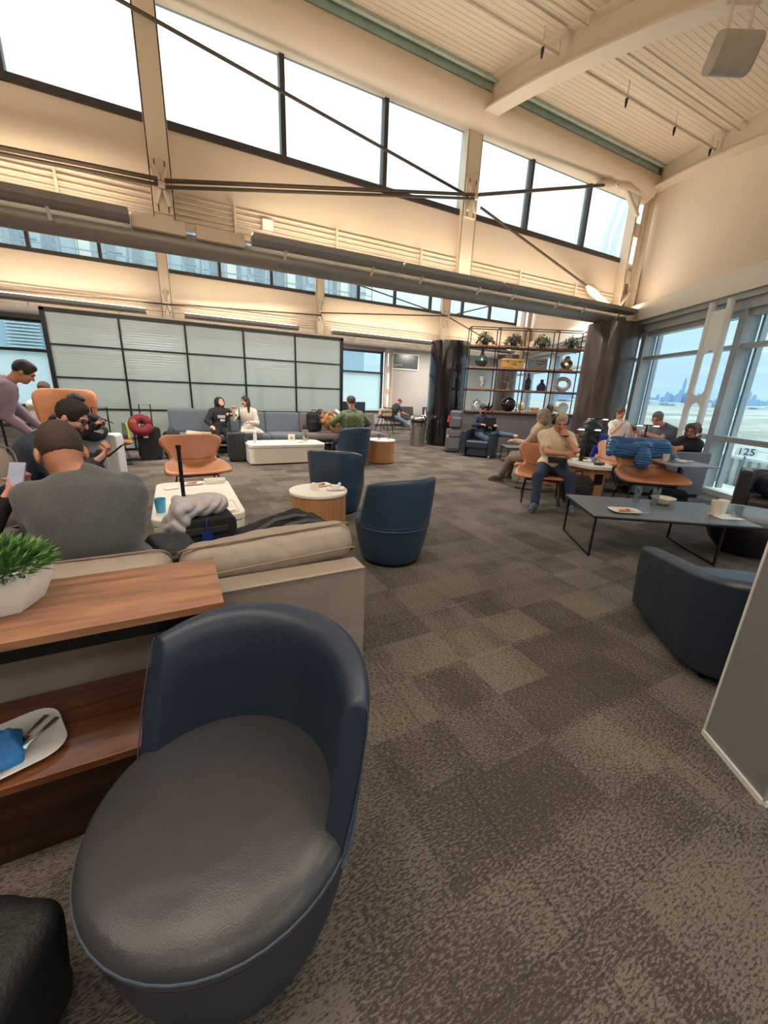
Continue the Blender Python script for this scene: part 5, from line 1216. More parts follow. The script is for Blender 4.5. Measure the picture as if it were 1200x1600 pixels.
# ---- grey partition with white edge at lower right
t = thing('grey_partition', 'plain grey partition with white metal edge strips at the right edge', 'partition', (1.98, .33, 0), AZ)
ang = math.atan2(.30, .19)-AZ
b = MB(); L2 = .355; c_, s_ = math.cos(ang), math.sin(ang)
PG = mat('grey laminate panel', (128, 126, 126), .55, var=.04, vs=3)
b.prism([(0, 0), (L2*c_, L2*s_), (L2*c_+1.1, L2*s_), (1.1, 0)], .02, 1.5); b.build('panel', PG, t)
EDG = mat('white edge trim', (226, 224, 218), .4)
b = MB(); b.bar((0, 0, .012), (L2*c_, L2*s_, .012), .024, .024); b.bar((0, 0, .012), (1.1, 0, .012), .024, .024); b.build('base_trim', EDG, t)
b = MB(); b.bar((L2*c_, L2*s_, .02), (L2*c_, L2*s_, 1.5), .010); b.build('edge_trim', EDG, t)
b = MB(); b.bar((0, 0, .02), (0, 0, 1.5), .008); b.build('edge_trim', mat('grey edge', (160, 158, 156), .4), t)
# ---- back area furniture
for i, (x, y, rz, s) in enumerate(((8.55, 15.6, 0, 'with the far seated person'), (9.95, 16.6, 180, 'against the back wall, left'), (11.2, 16.6, 180, 'against the back wall, right'))):
    t = thing('lounge_chair', 'dark brown lounge chair %s' % s, 'chair', (x, y, 0), math.radians(-80 if i == 0 else rz), 'dark chairs at the back')
    R_ = Matrix.Rotation(-.25, 3, 'X'); b = MB(); b.box((0, .0, .40), (.68, .62, .10)); b.build('seat', DKBR, t, bevel=.03); b = MB(); b.box((0, -.32, .66), (.70, .08, .55), M=Matrix.Rotation(.2, 3, 'X')); b.build('backrest', DKBR, t, bevel=.03)
    for sx_ in (-1, 1):
        b = MB(); b.tube([(sx_*.28, .25, .36), (sx_*.32, .32, 0)], .014, 6); b.tube([(sx_*.28, -.25, .36), (sx_*.32, -.34, 0)], .014, 6); b.build('leg', BLK, t, smooth=True)
drum('oak drum table by the far seated person', (9.75, 15.3, 0), .40, .50)
t = thing('table_lamp', 'small white cone lamp on the far drum table', 'lamp', (9.95, 15.3, .5)); b = MB(); b.lathe([(0, 0), (.07, 0), (.05, .12), (.03, .22), (.012, .38), (0, .40)], n=20); b.build('body', WTOP, t, smooth=True); b = MB(); b.lathe([(0, .4), (.012, .4), (.01, .43), (0, .43)], n=12); b.build('tip', WTOP, t)
t = thing('stool', 'black framed high stool with a beige bag on it, under the frosted window', 'stool', (7.35, 14.2, 0))
b = MB(); b.box((0, 0, .60), (.46, .42, .05)); b.build('seat', BLK, t, bevel=.02)
for a in (-1, 1):
    for c2 in (-1, 1): b = MB(); b.tube([(a*.16, c2*.14, .58), (a*.30, c2*.24, 0)], .014, 6); b.build('leg', BLK, t, smooth=True)
b = MB(); b.tube([(-.23, -.2, .62), (-.25, -.22, .82), (.25, -.22, .82), (.23, -.2, .62)], .014, 6); b.build('back_rail', BLK, t, smooth=True)
t = thing('tote_bag', 'beige tote bag on the black high stool', 'bag', (7.35, 14.15, .625)); BG = mat('beige canvas', (190, 168, 140), .85, var=.15)
blob('bag', [rbox((0, 0, .16), (.24, .14, .15), rr=.06), ell((0, 0, .1), (.27, .16, .1))], BG, t, res=.015, k=.05, wr=(.008, .12))
b = MB(); b.tube([(-.12, 0, .28), (-.08, 0, .44), (.06, 0, .44), (.1, 0, .28)], .014, 6); b.build('handle', BG, t, smooth=True)
b = MB(); b.box((0, 0, .79), (1.6, .5, .04)); b.box((0, .1, .38), (1.4, .3, .76)); tag(b.build('counter_table', mat('pale counter', (214, 204, 192), .5), None, loc=(5.9, 16.6, 0)), 'pale counter under the frosted window at the back', 'counter')
# ================================================================ people
def cmat(name, rgb, **k): k.setdefault('rough', .85); k.setdefault('var', .1); k.setdefault('vs', 25); return mat(name, rgb, **k)
SKIN = mat('light skin', (214, 160, 132), .5, var=.06, vs=20); SKIN2 = mat('tan skin', (190, 132, 102), .5, var=.06, vs=20); SKIN3 = mat('rosy skin', (208, 142, 118), .5, var=.06, vs=20)
LIPS = mat('lips', (168, 96, 84), .5, var=0); EYE = mat('dark eye', (30, 24, 22), .2, var=0)
def hairm(n, rgb): return mat(n, rgb, .6, var=.35, vs=60, stretch=(3, 3, 1), bump=.4, bs=200)
H_DK = hairm('dark hair', (38, 30, 28)); H_BR = hairm('brown hair', (84, 62, 48)); H_GB = hairm('grey blond hair', (182, 168, 150)); H_BUZZ = hairm('cropped hair', (66, 48, 40)); H_GR = hairm('greying hair', (120, 110, 104)); H_CB = hairm('curly brown hair', (96, 72, 60))
def unit(v): return v/max(np.linalg.norm(v), 1e-9)
def ik(a, c, l1, l2, hint):
    d = c-a; L_ = np.linalg.norm(d); mx = (l1+l2)*.995
    if L_ > mx: c = a+d/L_*mx; d = c-a; L_ = mx
    x = (l1*l1-l2*l2+L_*L_)/(2*L_); h = math.sqrt(max(l1*l1-x*x, 1e-6)); u = d/L_
    hv = np.array(hint, float); hv = unit(hv-hv@u*u)
    return a+u*x+hv*h, c
def handp(w, d, n, side, curl=.6, r=.0085, sc=1.0, m=0):
    """palm, four fingers and a side thumb; d forearm direction, n palm side, side towards the thumb"""
    d = unit(d); n = unit(n-n@d*d); s = unit(side-side@d*d-side@n*n)
    P = [rbox(w+d*.045*sc, (.040*sc, .046*sc, .014*sc), np.stack([s, d, n], 1), rr=.013*sc, m=m, k=.02)]
    for off, l in ((.030, .068), (.010, .076), (-.010, .072), (-.029, .056)):
        a = w+d*.086*sc+s*off*sc; e1 = unit(d*math.cos(curl*.7)+n*math.sin(curl*.7)); e2 = unit(d*math.cos(curl*1.9)+n*math.sin(curl*1.9))
        b_ = a+e1*l*.5*sc; c_ = b_+e2*l*.55*sc
        P += [cone(a-d*.012, b_, r*1.1, r, m, k=.006), cone(b_, c_, r, r*.8, m, k=.004)]
    a = w+d*.022*sc+s*.030*sc; b_ = a+unit(d*.7+s*.7+n*.25)*.040*sc; c_ = b_+unit(d*.9+s*.1+n*.4)*.032*sc
    P += [cone(a, b_, r*1.35, r*1.15, m, k=.012), cone(b_, c_, r*1.15, r*.85, m, k=.004)]
    return P
def person(label, pel, rz, neck, head, wr, an, shirt, pants, shoe, skin=SKIN, hair=('short', H_DK), face=None, up=(0, 0, 1), sleeve=1.0, sc=1.0, girth=1.0, res=.011, elb=None, knee=None, curl=.8, hands=True, glasses=False, beard=None, collar=False, wrk=.004, palm=None, legs=True, headres=None, name='person', group=None, hem=.10, barefoot=False, hood=False, hs=1.0):
    t = thing(name, label, 'person', (pel[0], pel[1], 0), 0, group); off = (pel[0], pel[1], 0)
    F = V3(-math.sin(rz), math.cos(rz), 0); X = V3(math.cos(rz), math.sin(rz), 0); Z = V3(0, 0, 1)
    pel = V3(*pel); neck = V3(*neck); head = V3(*head)
    sp = neck-pel; spu = unit(sp); fw = unit(F-F@spu*spu); mid = pel+sp*.5-fw*.03*np.linalg.norm(sp)/.5
    sx = unit(np.cross(fw, spu)); g = girth*sc
    chest = pel+sp*.72-fw*.005
    sh = {s: neck-spu*.078*sc+X*s*.176*sc+fw*.01 for s in (-1, 1)}
    hp = {s: pel+X*s*.092*sc for s in (-1, 1)}
    # body
    R_ = np.stack([sx if sx@X > 0 else -sx, fw, spu], 1)
    T = lambda e: [ell(pel+Z*.01, (.165*g+e, .125*g+e, .12*sc+e), R_, k=.06), ell(mid, (.150*g+e, .112*g+e, .17*sc+e), R_, k=.06), ell(chest, (.168*g+e, .118*g+e, .17*sc+e), R_, k=.06),
                   cone(sh[-1]+X*.02, sh[1]-X*.02, .062*sc+e, .062*sc+e, k=.05), cone(neck-spu*.06, neck+spu*.0, .085*sc+e, .062*sc+e*.6, k=.05), cone(neck-spu*.02, sh[-1]+X*.05, .048*sc+e, .045*sc+e, k=.05), cone(neck-spu*.02, sh[1]-X*.05, .048*sc+e, .045*sc+e, k=.05)]
    body = T(0); sl = []; pt = []; sc_ = sc; 
    hr = .108*sc
    f = unit(V3(*face)) if face is not None else unit(F-Z*.2)
    hu = unit(V3(*up)-V3(*up)@f*f); hx = np.cross(f, hu); HR = np.stack([hx, f, hu], 1)
    H = lambda x, y, z: head+(hx*x+f*y+hu*z)*sc*hs
    body += [cone(neck-spu*.02, H(0, -.02, -.05), .058*sc*hs, .054*sc*hs, k=.03), ell(H(0, -.012, .025), V3(.074, .094, .098)*sc*hs, HR, k=.03), ell(H(0, .030, -.045), V3(.056, .060, .062)*sc*hs, HR, k=.03), ell(H(0, .058, -.088), V3(.026, .024, .018)*sc*hs, HR, k=.03),
             cone(H(0, .086, .005), H(0, .108, -.026), .009*sc*hs, .014*sc*hs, k=.014), ell(H(0, .080, .026), V3(.048, .014, .010)*sc*hs, HR, k=.015),
             ell(H(.078, -.012, -.012), V3(.010, .020, .032)*sc*hs, HR, k=.006), ell(H(-.078, -.012, -.012), V3(.010, .020, .032)*sc*hs, HR, k=.006), ell(H(0, .084, -.058), V3(.024, .010, .007)*sc*hs, HR, m=1, k=.006),
             ell(H(.038, .072, -.020), V3(.02, .016, .016)*sc*hs, HR, k=.02), ell(H(-.038, .072, -.020), V3(.02, .016, .016)*sc*hs, HR, k=.02)]
    for s in (-1, 1):
        if s in wr:
            e_, w_ = ik(sh[s], V3(*wr[s]), .285*sc, .255*sc, (elb or {}).get(s, tuple(X*s*.6-Z-F*.3)))
            body += [cone(sh[s], e_, .050*g, .040*sc, k=.03), cone(e_, w_, .041*sc, .028*sc, k=.02)]
            fd = unit(w_-e_); pn = V3(*(palm or {}).get(s, tuple(-Z))); th = np.cross(fd, pn)*s*(-1)
            if hands: body += handp(w_, fd, pn, th if abs(th@th) > .01 else X*-s, curl, r=max(.0088*sc, res*.85), sc=sc)
            ws = e_+(w_-e_)*(sleeve*.96) if sleeve > .3 else sh[s]+(e_-sh[s])*.62
            if sleeve > .3: sl += [cone(sh[s], e_, .050*g+.020, .040*sc+.018, k=.03), cone(e_, ws, .058*sc, .040*sc, k=.02)]
            else: sl += [cone(sh[s], ws, .050*g+.018, .064*sc, k=.03)]
        if legs and s in an:
            k_, a_ = ik(hp[s], V3(*an[s]), .43*sc, .41*sc, (knee or {}).get(s, tuple(F+Z*.8+X*s*.15)))
            body += [cone(hp[s], k_, .082*g, .054*sc, k=.04), cone(k_, a_, .052*sc, .036*sc, k=.03)]
            sd = unit(a_-k_); ff = unit(F-F@sd*sd*.95+X*s*.2)
            if abs(ff[2]) > .7 and a_[2] > .25: pass
            if a_[2] < .2: ff = unit(V3(ff[0], ff[1], 0))
            if barefoot: body += [cone(a_, a_+ff*.16*sc-Z*.04, .034*sc, .024*sc)]
            toe = a_+ff*.165*sc+(-Z*.045 if a_[2] < .2 else sd*.045)
            heel = a_-ff*.045*sc+(-Z*.042 if a_[2] < .2 else sd*.042)
            pt += [cone(hp[s], k_, .088*g+.012, .072*sc, k=.04), cone(k_, k_+(a_-k_)*.93, .070*sc, .058*sc, k=.03)]
            if shoe:
                so = blob('shoe', [cone(heel, toe, .036*sc, .034*sc, k=.02), cone(a_+sd*.01, a_+ff*.09*sc+(toe-a_)*.1, .044*sc, .034*sc, k=.03), cone(heel-Z*.012*(a_[2] < .2), toe-Z*.010*(a_[2] < .2), .030*sc, .030*sc, m=1, k=.01)], list(shoe) if isinstance(shoe, tuple) else [shoe, shoe], t, res=.010, k=.02, off=off)
    blob('body', body, [skin, LIPS], t, res=res, k=.03, off=off)
    blob('trousers', [ell(pel+Z*.0, (.178*g, .140*g, .11*sc), R_, k=.05), ell(pel+spu*.05, (.165*g, .128*g, .08*sc), R_, k=.05)]+pt, pants, t, res=max(res, .012), k=.04, off=off, wr=(wrk, .20))
    hemc = [rbox(pel-spu*(.20), (.4, .4, .10), R_, rr=.01)]
    top = blob('shirt', T(.018)[1:]+[ell(pel+spu*.05, (.178*g, .140*g, .13*sc), R_, k=.05)]+sl, shirt, t, res=max(res, .011), k=.035, cuts=hemc, off=off, wr=(wrk, .24))
    hk, hm = hair
    HB = []
    cut = [ell(H(0, .108, -.020), V3(.080, .072, .098)*sc*hs, HR), rbox(H(0, .02, -.13), V3(.12, .13, .075)*sc*hs, HR, rr=.02)]
    if hk == 'short': HB = [ell(H(0, -.016, .034), V3(.082, .101, .100)*sc*hs, HR), ell(H(0, .03, .095), V3(.055, .05, .03)*sc*hs, HR)]; cut.append(ell(H(.085, .01, -.03), V3(.02, .03, .04)*sc*hs, HR)); cut.append(ell(H(-.085, .01, -.03), V3(.02, .03, .04)*sc*hs, HR))
    elif hk == 'buzz': HB = [ell(H(0, -.014, .030), V3(.0775, .0975, .100)*sc*hs, HR)]; cut.append(rbox(H(0, -.03, -.10), V3(.12, .13, .072)*sc*hs, rotm() if 0 else HR, rr=.02))
    elif hk == 'thin': HB = [ell(H(0, -.02, .020), V3(.079, .098, .090)*sc*hs, HR)]
    elif hk == 'long':
        HB = [ell(H(0, -.016, .030), V3(.086, .104, .102)*sc*hs, HR), cone(H(.065, -.04, -.03), H(.085, .0, -.26), .040*sc*hs, .024*sc*hs), cone(H(-.065, -.04, -.03), H(-.085, .01, -.26), .040*sc*hs, .024*sc*hs), cone(H(0, -.08, 0), H(0, -.10, -.24), .055*sc*hs, .035*sc*hs)]; cut = cut[:1]
    elif hk == 'bun': HB = [ell(H(0, -.016, .030), V3(.083, .101, .100)*sc*hs, HR), ell(H(0, -.11, .02), V3(.04, .04, .04)*sc*hs, HR), cone(H(0, -.10, 0), H(0, -.12, -.16), .03*sc*hs, .015*sc*hs)]
    elif hk == 'shaggy':
        HB = [ell(H(0, -.02, .020), V3(.098, .112, .112)*sc*hs, HR), ell(H(0, -.05, -.05), V3(.092, .075, .09)*sc*hs, HR)]; cut = cut[:1]
    elif hk == 'curly':
        rg = random.Random(5); HB = [ell(H(0, -.02, .022), V3(.09, .108, .108)*sc*hs, HR)]
        for i in range(46):
            a = rg.uniform(0, 2*PI); zz = rg.uniform(-.20, .10); rr = .095*(1 if zz > -.1 else 1.05)*math.sqrt(max(.15, 1-(max(zz, 0)/.13)**2)); y = rr*math.sin(a)-.03
            if y > .045 and zz < .05: continue
            HB.append(ell(H(rr*math.cos(a), y, zz), V3(.030, .030, .030)*sc*hs, HR))
        cut = cut[:1]
    if HB:
        hb = blob('hair', HB, hm, t, res=min(res, .010), k=.02, cuts=cut, off=off, wr=(.0015 if hk in ('buzz', 'thin') else (.010 if hk == 'shaggy' else .004), .05))
        if face is not None or True:
            b = MB()
            for s in (-1, 1): b = MB(); b.tube([H(s*.018, .094, .030)-V3(*off), H(s*.034, .090, .036)-V3(*off), H(s*.052, .078, .030)-V3(*off)], .004*sc*hs, 5); b.build('eyebrow', hm, t)
    for s in (-1, 1): blob('eye', [ell(H(s*.032, .0805, .010), V3(.014, .008, .0065)*sc*hs, HR)], EYE, t, res=.0045, k=.004, off=off)
    if beard: blob('beard', [ell(H(0, .036, -.062), V3(.060, .060, .054)*sc*hs, HR), ell(H(0, .066, -.095), V3(.03, .026, .018)*sc*hs, HR)], beard, t, res=.008, k=.02, cuts=[rbox(H(0, .02, .02), V3(.12, .14, .055)*sc*hs, HR, rr=.01), ell(H(0, .10, -.02), V3(.045, .06, .034)*sc*hs, HR), ell(H(0, .100, -.058), V3(.026, .03, .010)*sc*hs, HR)], off=off)
    if glasses:
        gl = None
        for s in (-1, 1):
            b = MB(); b.tube([H(s*.034+.024*math.cos(a), .098, .008+.019*math.sin(a))-V3(*off) for a in [2*PI*i/14 for i in range(14)]], .0032*sc*hs, 5, closed=True)
            b.tube([H(s*.058, .096, .012)-V3(*off), H(s*.080, -.005, .010)-V3(*off)], .003*sc*hs, 5)
            b.build('glasses', BLK, t)
    if collar: b = MB(); cc = neck+spu*.01; b.tube([cc+sx*.066*sc*math.cos(a)+fw*.064*sc*math.sin(a)-V3(*off) for a in [2*PI*i/20 for i in range(20)]], .012*sc, 6, closed=True); b.build('collar', shirt, t, smooth=True)
    if hood: blob('hood', [ell(H(0, -.03, .02), V3(.115, .125, .135)*sc, HR), ell(neck+fw*-.04+spu*.02, (.11*sc, .09*sc, .07*sc), R_)], shirt, t, res=.012, k=.05, cuts=[ell(H(0, .10, -.01), V3(.080, .11, .105)*sc, HR)], off=off, wr=(.003, .06))
    return t
C_ = cmat
JEAN = C_('blue denim', (70, 88, 116), bump=.2); NAVYT = C_('navy trousers', (34, 44, 66)); BLKT = C_('black cloth', (22, 22, 26)); SNK = (C_('grey knit shoe', (78, 82, 96)), mat('white sole', (206, 206, 204), .5)); BLKS = mat('black shoe', (24, 22, 24), .5)
GSW = mat('charcoal marl knit', (84, 85, 87), .95, var=.22, vs=160, bump=.3, bs=350, sheen=.3)
# 1 person in the grey sweater on the near sofa, back to the viewer
person('person in a charcoal sweater on the taupe sofa, seen from behind', (-.40, 2.36, .55), math.radians(8), (-.455, 2.39, 1.07), (-.515, 2.45, 1.20), {-1: (-.60, 2.84, .80), 1: (-.46, 2.84, .80)}, {-1: (-.62, 3.05, .08), 1: (-.28, 3.05, .08)},
       GSW, BLKT, BLKS, SKIN2, ('buzz', H_BUZZ), face=(-.28, .80, -.55), girth=1.30, sc=1.08, hs=1.12, res=.008, elb={-1: (-.9, -.4, -1), 1: (.6, -.4, -1)}, wrk=.011, collar=True)
t = thing('phone', 'black phone held low by the person in the charcoal sweater', 'phone', (-.51, 2.98, .80)); b = MB(); b.box((0, 0, 0), (.075, .15, .01), M=Matrix.Rotation(.6, 3, 'X')); b.build('case', BLK, t, bevel=.004); b = MB(); b.box((0, -.004, .006), (.068, .14, .002), M=Matrix.Rotation(.6, 3, 'X')); b.build('screen', mat('phone screen', (60, 70, 84), .1), t)
# 2 person in the navy hoodie, profile
NAVH = C_('navy hoodie', (52, 60, 78), bump=.2)
person('bearded person with glasses in a navy hoodie, in profile with a phone', (-1.14, 3.98, .55), math.radians(-98), (-.87, 3.94, 1.12), (-.71, 3.91, 1.265), {-1: (-.57, 4.02, .97), 1: (-.60, 3.80, .93)}, {-1: (-.50, 4.12, .08), 1: (-.50, 3.86, .08)},
       NAVH, NAVYT, BLKS, SKIN, ('short', H_DK), face=(.86, -.25, -.50), girth=1.25, sc=1.05, res=.009, glasses=True, beard=H_DK, elb={-1: (-.3, .5, -1), 1: (-.3, -.5, -1)}, palm={-1: (0, -.9, .5), 1: (0, .5, .9)}, collar=True, curl=.9)
t = thing('phone', 'black phone held by the person with glasses and navy hoodie', 'phone', (-.46, 3.90, 1.0)); R_ = Matrix.Rotation(math.radians(-98), 3, 'Z')@Matrix.Rotation(.7, 3, 'X'); b = MB(); b.box((0, 0, 0), (.075, .15, .01), M=R_); b.build('case', BLK, t, bevel=.004); b = MB(); b.box(R_@Vector((0, 0, .006)), (.068, .14, .002), M=R_); b.build('screen', mat('phone screen', (60, 70, 84)), t)
# seat of that person: short taupe sofa at right angles
t = thing('sofa', 'taupe leather sofa set at right angles at the far left', 'sofa', (-1.35, 3.75, 0))
b = MB(); b.box((.1, 0, .22), (.85, 1.5, .34)); b.build('seat', TAUPE, t, bevel=.04, seg=3)
b = MB(); b.box((-.38, 0, .42), (.18, 1.6, .62)); b.build('back', TAUPE, t, bevel=.04, seg=3)
b = MB(); b.box((.05, -.82, .33), (.95, .14, .54)); b.build('arm', TAUPE, t, bevel=.03, seg=3)
b = MB(); b.box((.05, .82, .33), (.95, .14, .54)); b.build('arm', TAUPE, t, bevel=.03, seg=3)
b = MB(); b.box((.05, 0, .03), (.8, 1.4, .06)); b.build('plinth', BLK, t)
# 3 bending person
MAU = C_('mauve shirt', (140, 124, 138), rough=.8); 
person('standing person in a mauve shirt and black trousers bending over at far left', (-1.98, 5.95, 1.06), math.radians(-60), (-1.64, 6.05, 1.48), (-1.47, 6.06, 1.60), {-1: (-1.44, 6.2, .97), 1: (-1.48, 5.9, .94)}, {-1: (-1.98, 6.1, .09), 1: (-2.04, 5.78, .09)},
       MAU, BLKT, BLKS, SKIN2, ('short', H_DK), face=(.80, .1, -.6), girth=1.35, sc=1.02, res=.011, elb={-1: (-1, 0, -.3), 1: (-1, 0, -.3)}, knee={-1: (.5, .3, 0), 1: (.5, .3, 0)})
# 4 hands with the pale blue phone at the left edge
person('person at the left edge holding a pale blue phone', (-1.10, 2.62, .55), math.radians(-35), (-1.06, 2.60, 1.08), (-1.02, 2.66, 1.25), {-1: (-.77, 2.60, 1.0), 1: (-.77, 2.48, .97)}, {-1: (-.82, 3.15, .08), 1: (-.70, 3.0, .08)},
       BLKT, BLKT, BLKS, SKIN3, ('long', H_DK), face=(.7, .3, -.5), sc=.95, res=.008, elb={-1: (-.2, .3, -1), 1: (.2, -.6, -1)}, palm={-1: (0, -.2, 1), 1: (-.5, .5, .6)}, knee={-1: (.5, .8, .9), 1: (.5, .8, .9)}, curl=1.0)
t = thing('phone', 'pale blue phone in the hands at the left edge', 'phone', (-.72, 2.50, 1.08)); R_ = Matrix.Rotation(math.radians(-20), 3, 'Z')@Matrix.Rotation(1.1, 3, 'X'); b = MB(); b.box((0, 0, 0), (.075, .15, .01), M=R_); b.build('case', mat('pale blue phone', (168, 178, 210), .3), t, bevel=.004); b = MB(); b.box(R_@Vector((-.018, .045, -.006)), (.03, .035, .004), M=R_); b.build('camera_island', BLK, t, bevel=.001)
# 5 head behind
person('dark haired person seated behind the tan high chair, head bent to a phone', (-1.55, 6.85, .55), math.radians(-110), (-1.30, 6.80, 1.10), (-1.17, 6.77, 1.24), {-1: (-.95, 6.85, .98), 1: (-.98, 6.65, .97)}, {-1: (-1.0, 7.05, .08), 1: (-1.0, 6.7, .08)},
       C_('black jumper', (30, 30, 34)), BLKT, BLKS, SKIN2, ('short', H_DK), face=(.8, -.2, -.5), res=.012)
t = thing('phone', 'black phone of the dark haired person behind the navy hoodie', 'phone', (-.84, 6.72, 1.02), .3); b = MB(); b.box((0, 0, 0), (.15, .075, .012), M=Matrix.Rotation(.5, 3, 'Y')); b.build('case', BLK, t, bevel=.004)
person('person in a white top far behind the bending person', (-2.05, 8.9, .55), math.radians(30), (-1.96, 8.85, 1.18), (-1.92, 8.86, 1.36), {}, {-1: (-2.3, 9.3, .08), 1: (-1.9, 9.4, .08)}, C_('white top', (220, 214, 206)), BLKT, BLKS, SKIN, ('short', H_BR), face=(.3, .9, -.2), res=.013)
# 6 hooded person and the girl on the felt sofa
BHD = C_('black hoodie', (26, 26, 30), bump=.2); WPR = mat('white print', (206, 202, 198), .7)
tt = person('person in a black hooded sweatshirt slumped back on the felt sofa', (.92, 10.15, .54), math.radians(190), (.95, 10.28, 1.02), (.97, 10.26, 1.16), {-1: (1.15, 9.95, .92), 1: (.72, 9.85, .66)}, {-1: (1.10, 9.45, .18), 1: (.72, 9.45, .12)},
       BHD, BLKT, BLKS, SKIN, ('short', H_DK), face=(.30, -.75, .45), res=.011, sc=.98, girth=1.1, hood=True, elb={-1: (1, .3, -.4), 1: (-1, .2, -.4)})
b = MB(); b.box((.03, -.165, .86), (.16, .012, .06), M=Matrix.Rotation(.2, 3, 'X')); b.box((.05, -.165, .78), (.10, .012, .05)); b.build('chest_print', WPR, tt)
CRM = C_('cream sweatshirt', (196, 190, 180)); CRT = C_('cream trousers', (190, 182, 170))
tt = person('person with long dark hair in cream clothes sitting cross legged on the felt sofa', (1.55, 10.10, .56), math.radians(165), (1.53, 10.12, 1.05), (1.50, 10.06, 1.215), {-1: (1.55, 9.85, .75), 1: (1.22, 9.92, 1.02)}, {-1: (1.35, 9.78, .53), 1: (1.75, 9.78, .53)},
       CRM, CRT, mat('white sock', (220, 216, 208), .8), SKIN, ('long', H_DK), face=(-.85, -.5, -.12), res=.010, sc=.95, knee={-1: (1, -.4, .0), 1: (-1, -.4, .0)}, elb={-1: (.6, .1, -1), 1: (-.5, -.1, -1)})
b = MB(); b.box((-.01, .03, 1.28), (.02, .04, .06)); b.build('hair_clip', CHINA, tt)
# 7 reclining person
PLD = C_('brown check shawl', (176, 128, 78), var=.6, vs=9)
person('reclining person with a brown checked shawl on the mauve seats', (3.85, 10.10, .54), math.radians(160), (3.50, 10.12, .80), (3.36, 10.08, .95), {-1: (3.62, 9.92, .95), 1: (3.50, 9.86, .98)}, {-1: (3.62, 9.55, 1.02), 1: (4.35, 9.7, .52)},
       PLD, C_('mauve leggings', (150, 116, 116)), (SNK[1], SNK[1]), SKIN2, ('long', H_DK), face=(.55, -.7, .25), res=.011, sc=.95, glasses=True, knee={-1: (.3, -.5, .8), 1: (.3, -.8, .5)}, elb={-1: (.5, -.3, -.6), 1: (-.5, -.5, -.6)})
t = thing('backpack', 'black backpack on the felt sofa behind the reclining person', 'backpack', (3.28, 10.42, .46)); blob('bag', [rbox((0, 0, .26), (.20, .12, .25), rr=.1), rbox((0, -.12, .16), (.14, .05, .13), rr=.04)], C_('black nylon', (26, 26, 30), bump=.3), t, res=.014, k=.03, wr=(.003, .08)); b = MB(); b.tube([(-.06, 0, .48), (-.05, 0, .57), (.05, 0, .57), (.06, 0, .48)], .012, 6); b.build('handle', BLK, t, smooth=True)
# 8 person in camouflage shirt and cap
def camo():
    m = mat('green camouflage cloth', (98, 108, 82), .9, var=.55, vs=16); return m
tt = person('person in a green camouflage shirt and dark cap, seen from behind', (3.32, 7.92, .55), math.radians(6), (3.30, 7.86, 1.14), (3.28, 7.88, 1.32), {-1: (2.98, 8.1, .82), 1: (3.62, 8.1, .74)}, {-1: (3.1, 8.55, .08), 1: (3.55, 8.55, .08)},
       camo(), BLKT, BLKS, SKIN, ('short', H_BR), face=(.1, .95, -.15), res=.011, girth=1.4, sc=1.04, elb={-1: (-1, -.1, -.5), 1: (1, -.1, -.5)}, beard=H_BR)
CAPM = C_('charcoal cap', (56, 56, 62)); of = (3.32, 7.92, 0)
blob('cap', [ell((3.28, 7.875, 1.375), (.092, .108, .085)), cone((3.29, 7.97, 1.365), (3.30, 8.05, 1.35), .05, .035)], CAPM, tt, res=.010, k=.02, cuts=[rbox((3.28, 7.88, 1.27), (.15, .2, .075), rr=.01)], off=of)
# 9 far seated person
person('far seated person in a navy t-shirt and light jeans looking down', (8.45, 15.45, .55), math.radians(-78), (8.55, 15.42, 1.05), (8.68, 15.38, 1.19), {-1: (8.95, 15.5, .70), 1: (8.95, 15.25, .68)}, {-1: (9.2, 15.5, .09), 1: (9.3, 15.2, .09)},
       C_('navy t-shirt', (50, 56, 68)), C_('light denim', (136, 158, 182)), (C_('tan shoe', (150, 124, 96)), SNK[1]), SKIN3, ('thin', H_BR), face=(.75, -.1, -.6), sleeve=0, res=.014)
# 10 laptop user in the armchair
NVS = C_('navy jumper', (36, 44, 68)); TSH = (C_('beige suede shoe', (184, 160, 128)), mat('white sole', (206, 206, 204)))
person('bearded person in navy jumper and jeans using a laptop in the armchair', (7.42, 8.50, .55), math.radians(180-27-10), (7.38, 8.52, 1.06), (7.33, 8.47, 1.225), {-1: (7.50, 8.12, .82), 1: (7.12, 8.22, .84)}, {-1: (7.82, 7.62, .60), 1: (7.32, 7.98, .09)},
       NVS, JEAN, TSH, SKIN3, ('short', H_DK), face=(.20, -.85, -.40), res=.011, beard=H_DK, knee={-1: (-.2, -.6, 1), 1: (-.2, -.6, 1)}, elb={-1: (.8, .2, -.8), 1: (-.8, .2, -.8)})
laptop('open black laptop on the knees of the bearded armchair user', (7.36, 8.16, .79), math.radians(-27), 1.85, BLK)
# 11 person with headphones
CRS = C_('cream t-shirt', (222, 204, 172)); 
tt = person('person in a cream t-shirt and navy trousers with black headphones, chin on hand', (5.10, 4.17, .55), math.radians(132), (5.04, 4.14, 1.10), (4.98, 4.05, 1.235), {1: (4.99, 3.86, .80), -1: (5.00, 3.93, 1.06)}, {-1: (4.92, 3.60, .09), 1: (4.50, 3.87, .09)},
       CRS, NAVYT, SNK, SKIN3, ('short', H_GB), face=(-.50, -.78, -.42), sleeve=0, res=.009, girth=1.2, sc=1.04, hs=1.06, knee={-1: (-.55, -.8, .8), 1: (-.9, -.3, .8)}, elb={-1: (.5, -.6, -1), 1: (-.8, .1, -.8)}, palm={-1: (.3, .6, .3), 1: (.2, .3, 0)}, curl=1.3, collar=True)
hc = V3(4.98, 4.05, 1.235); f = unit(V3(-.50, -.78, -.42)); hu = unit(Vector((0, 0, 1))-Vector(f)*f[2]); hu = np.array(hu); hx = np.cross(f, hu); of = V3(5.10, 4.17, 0)
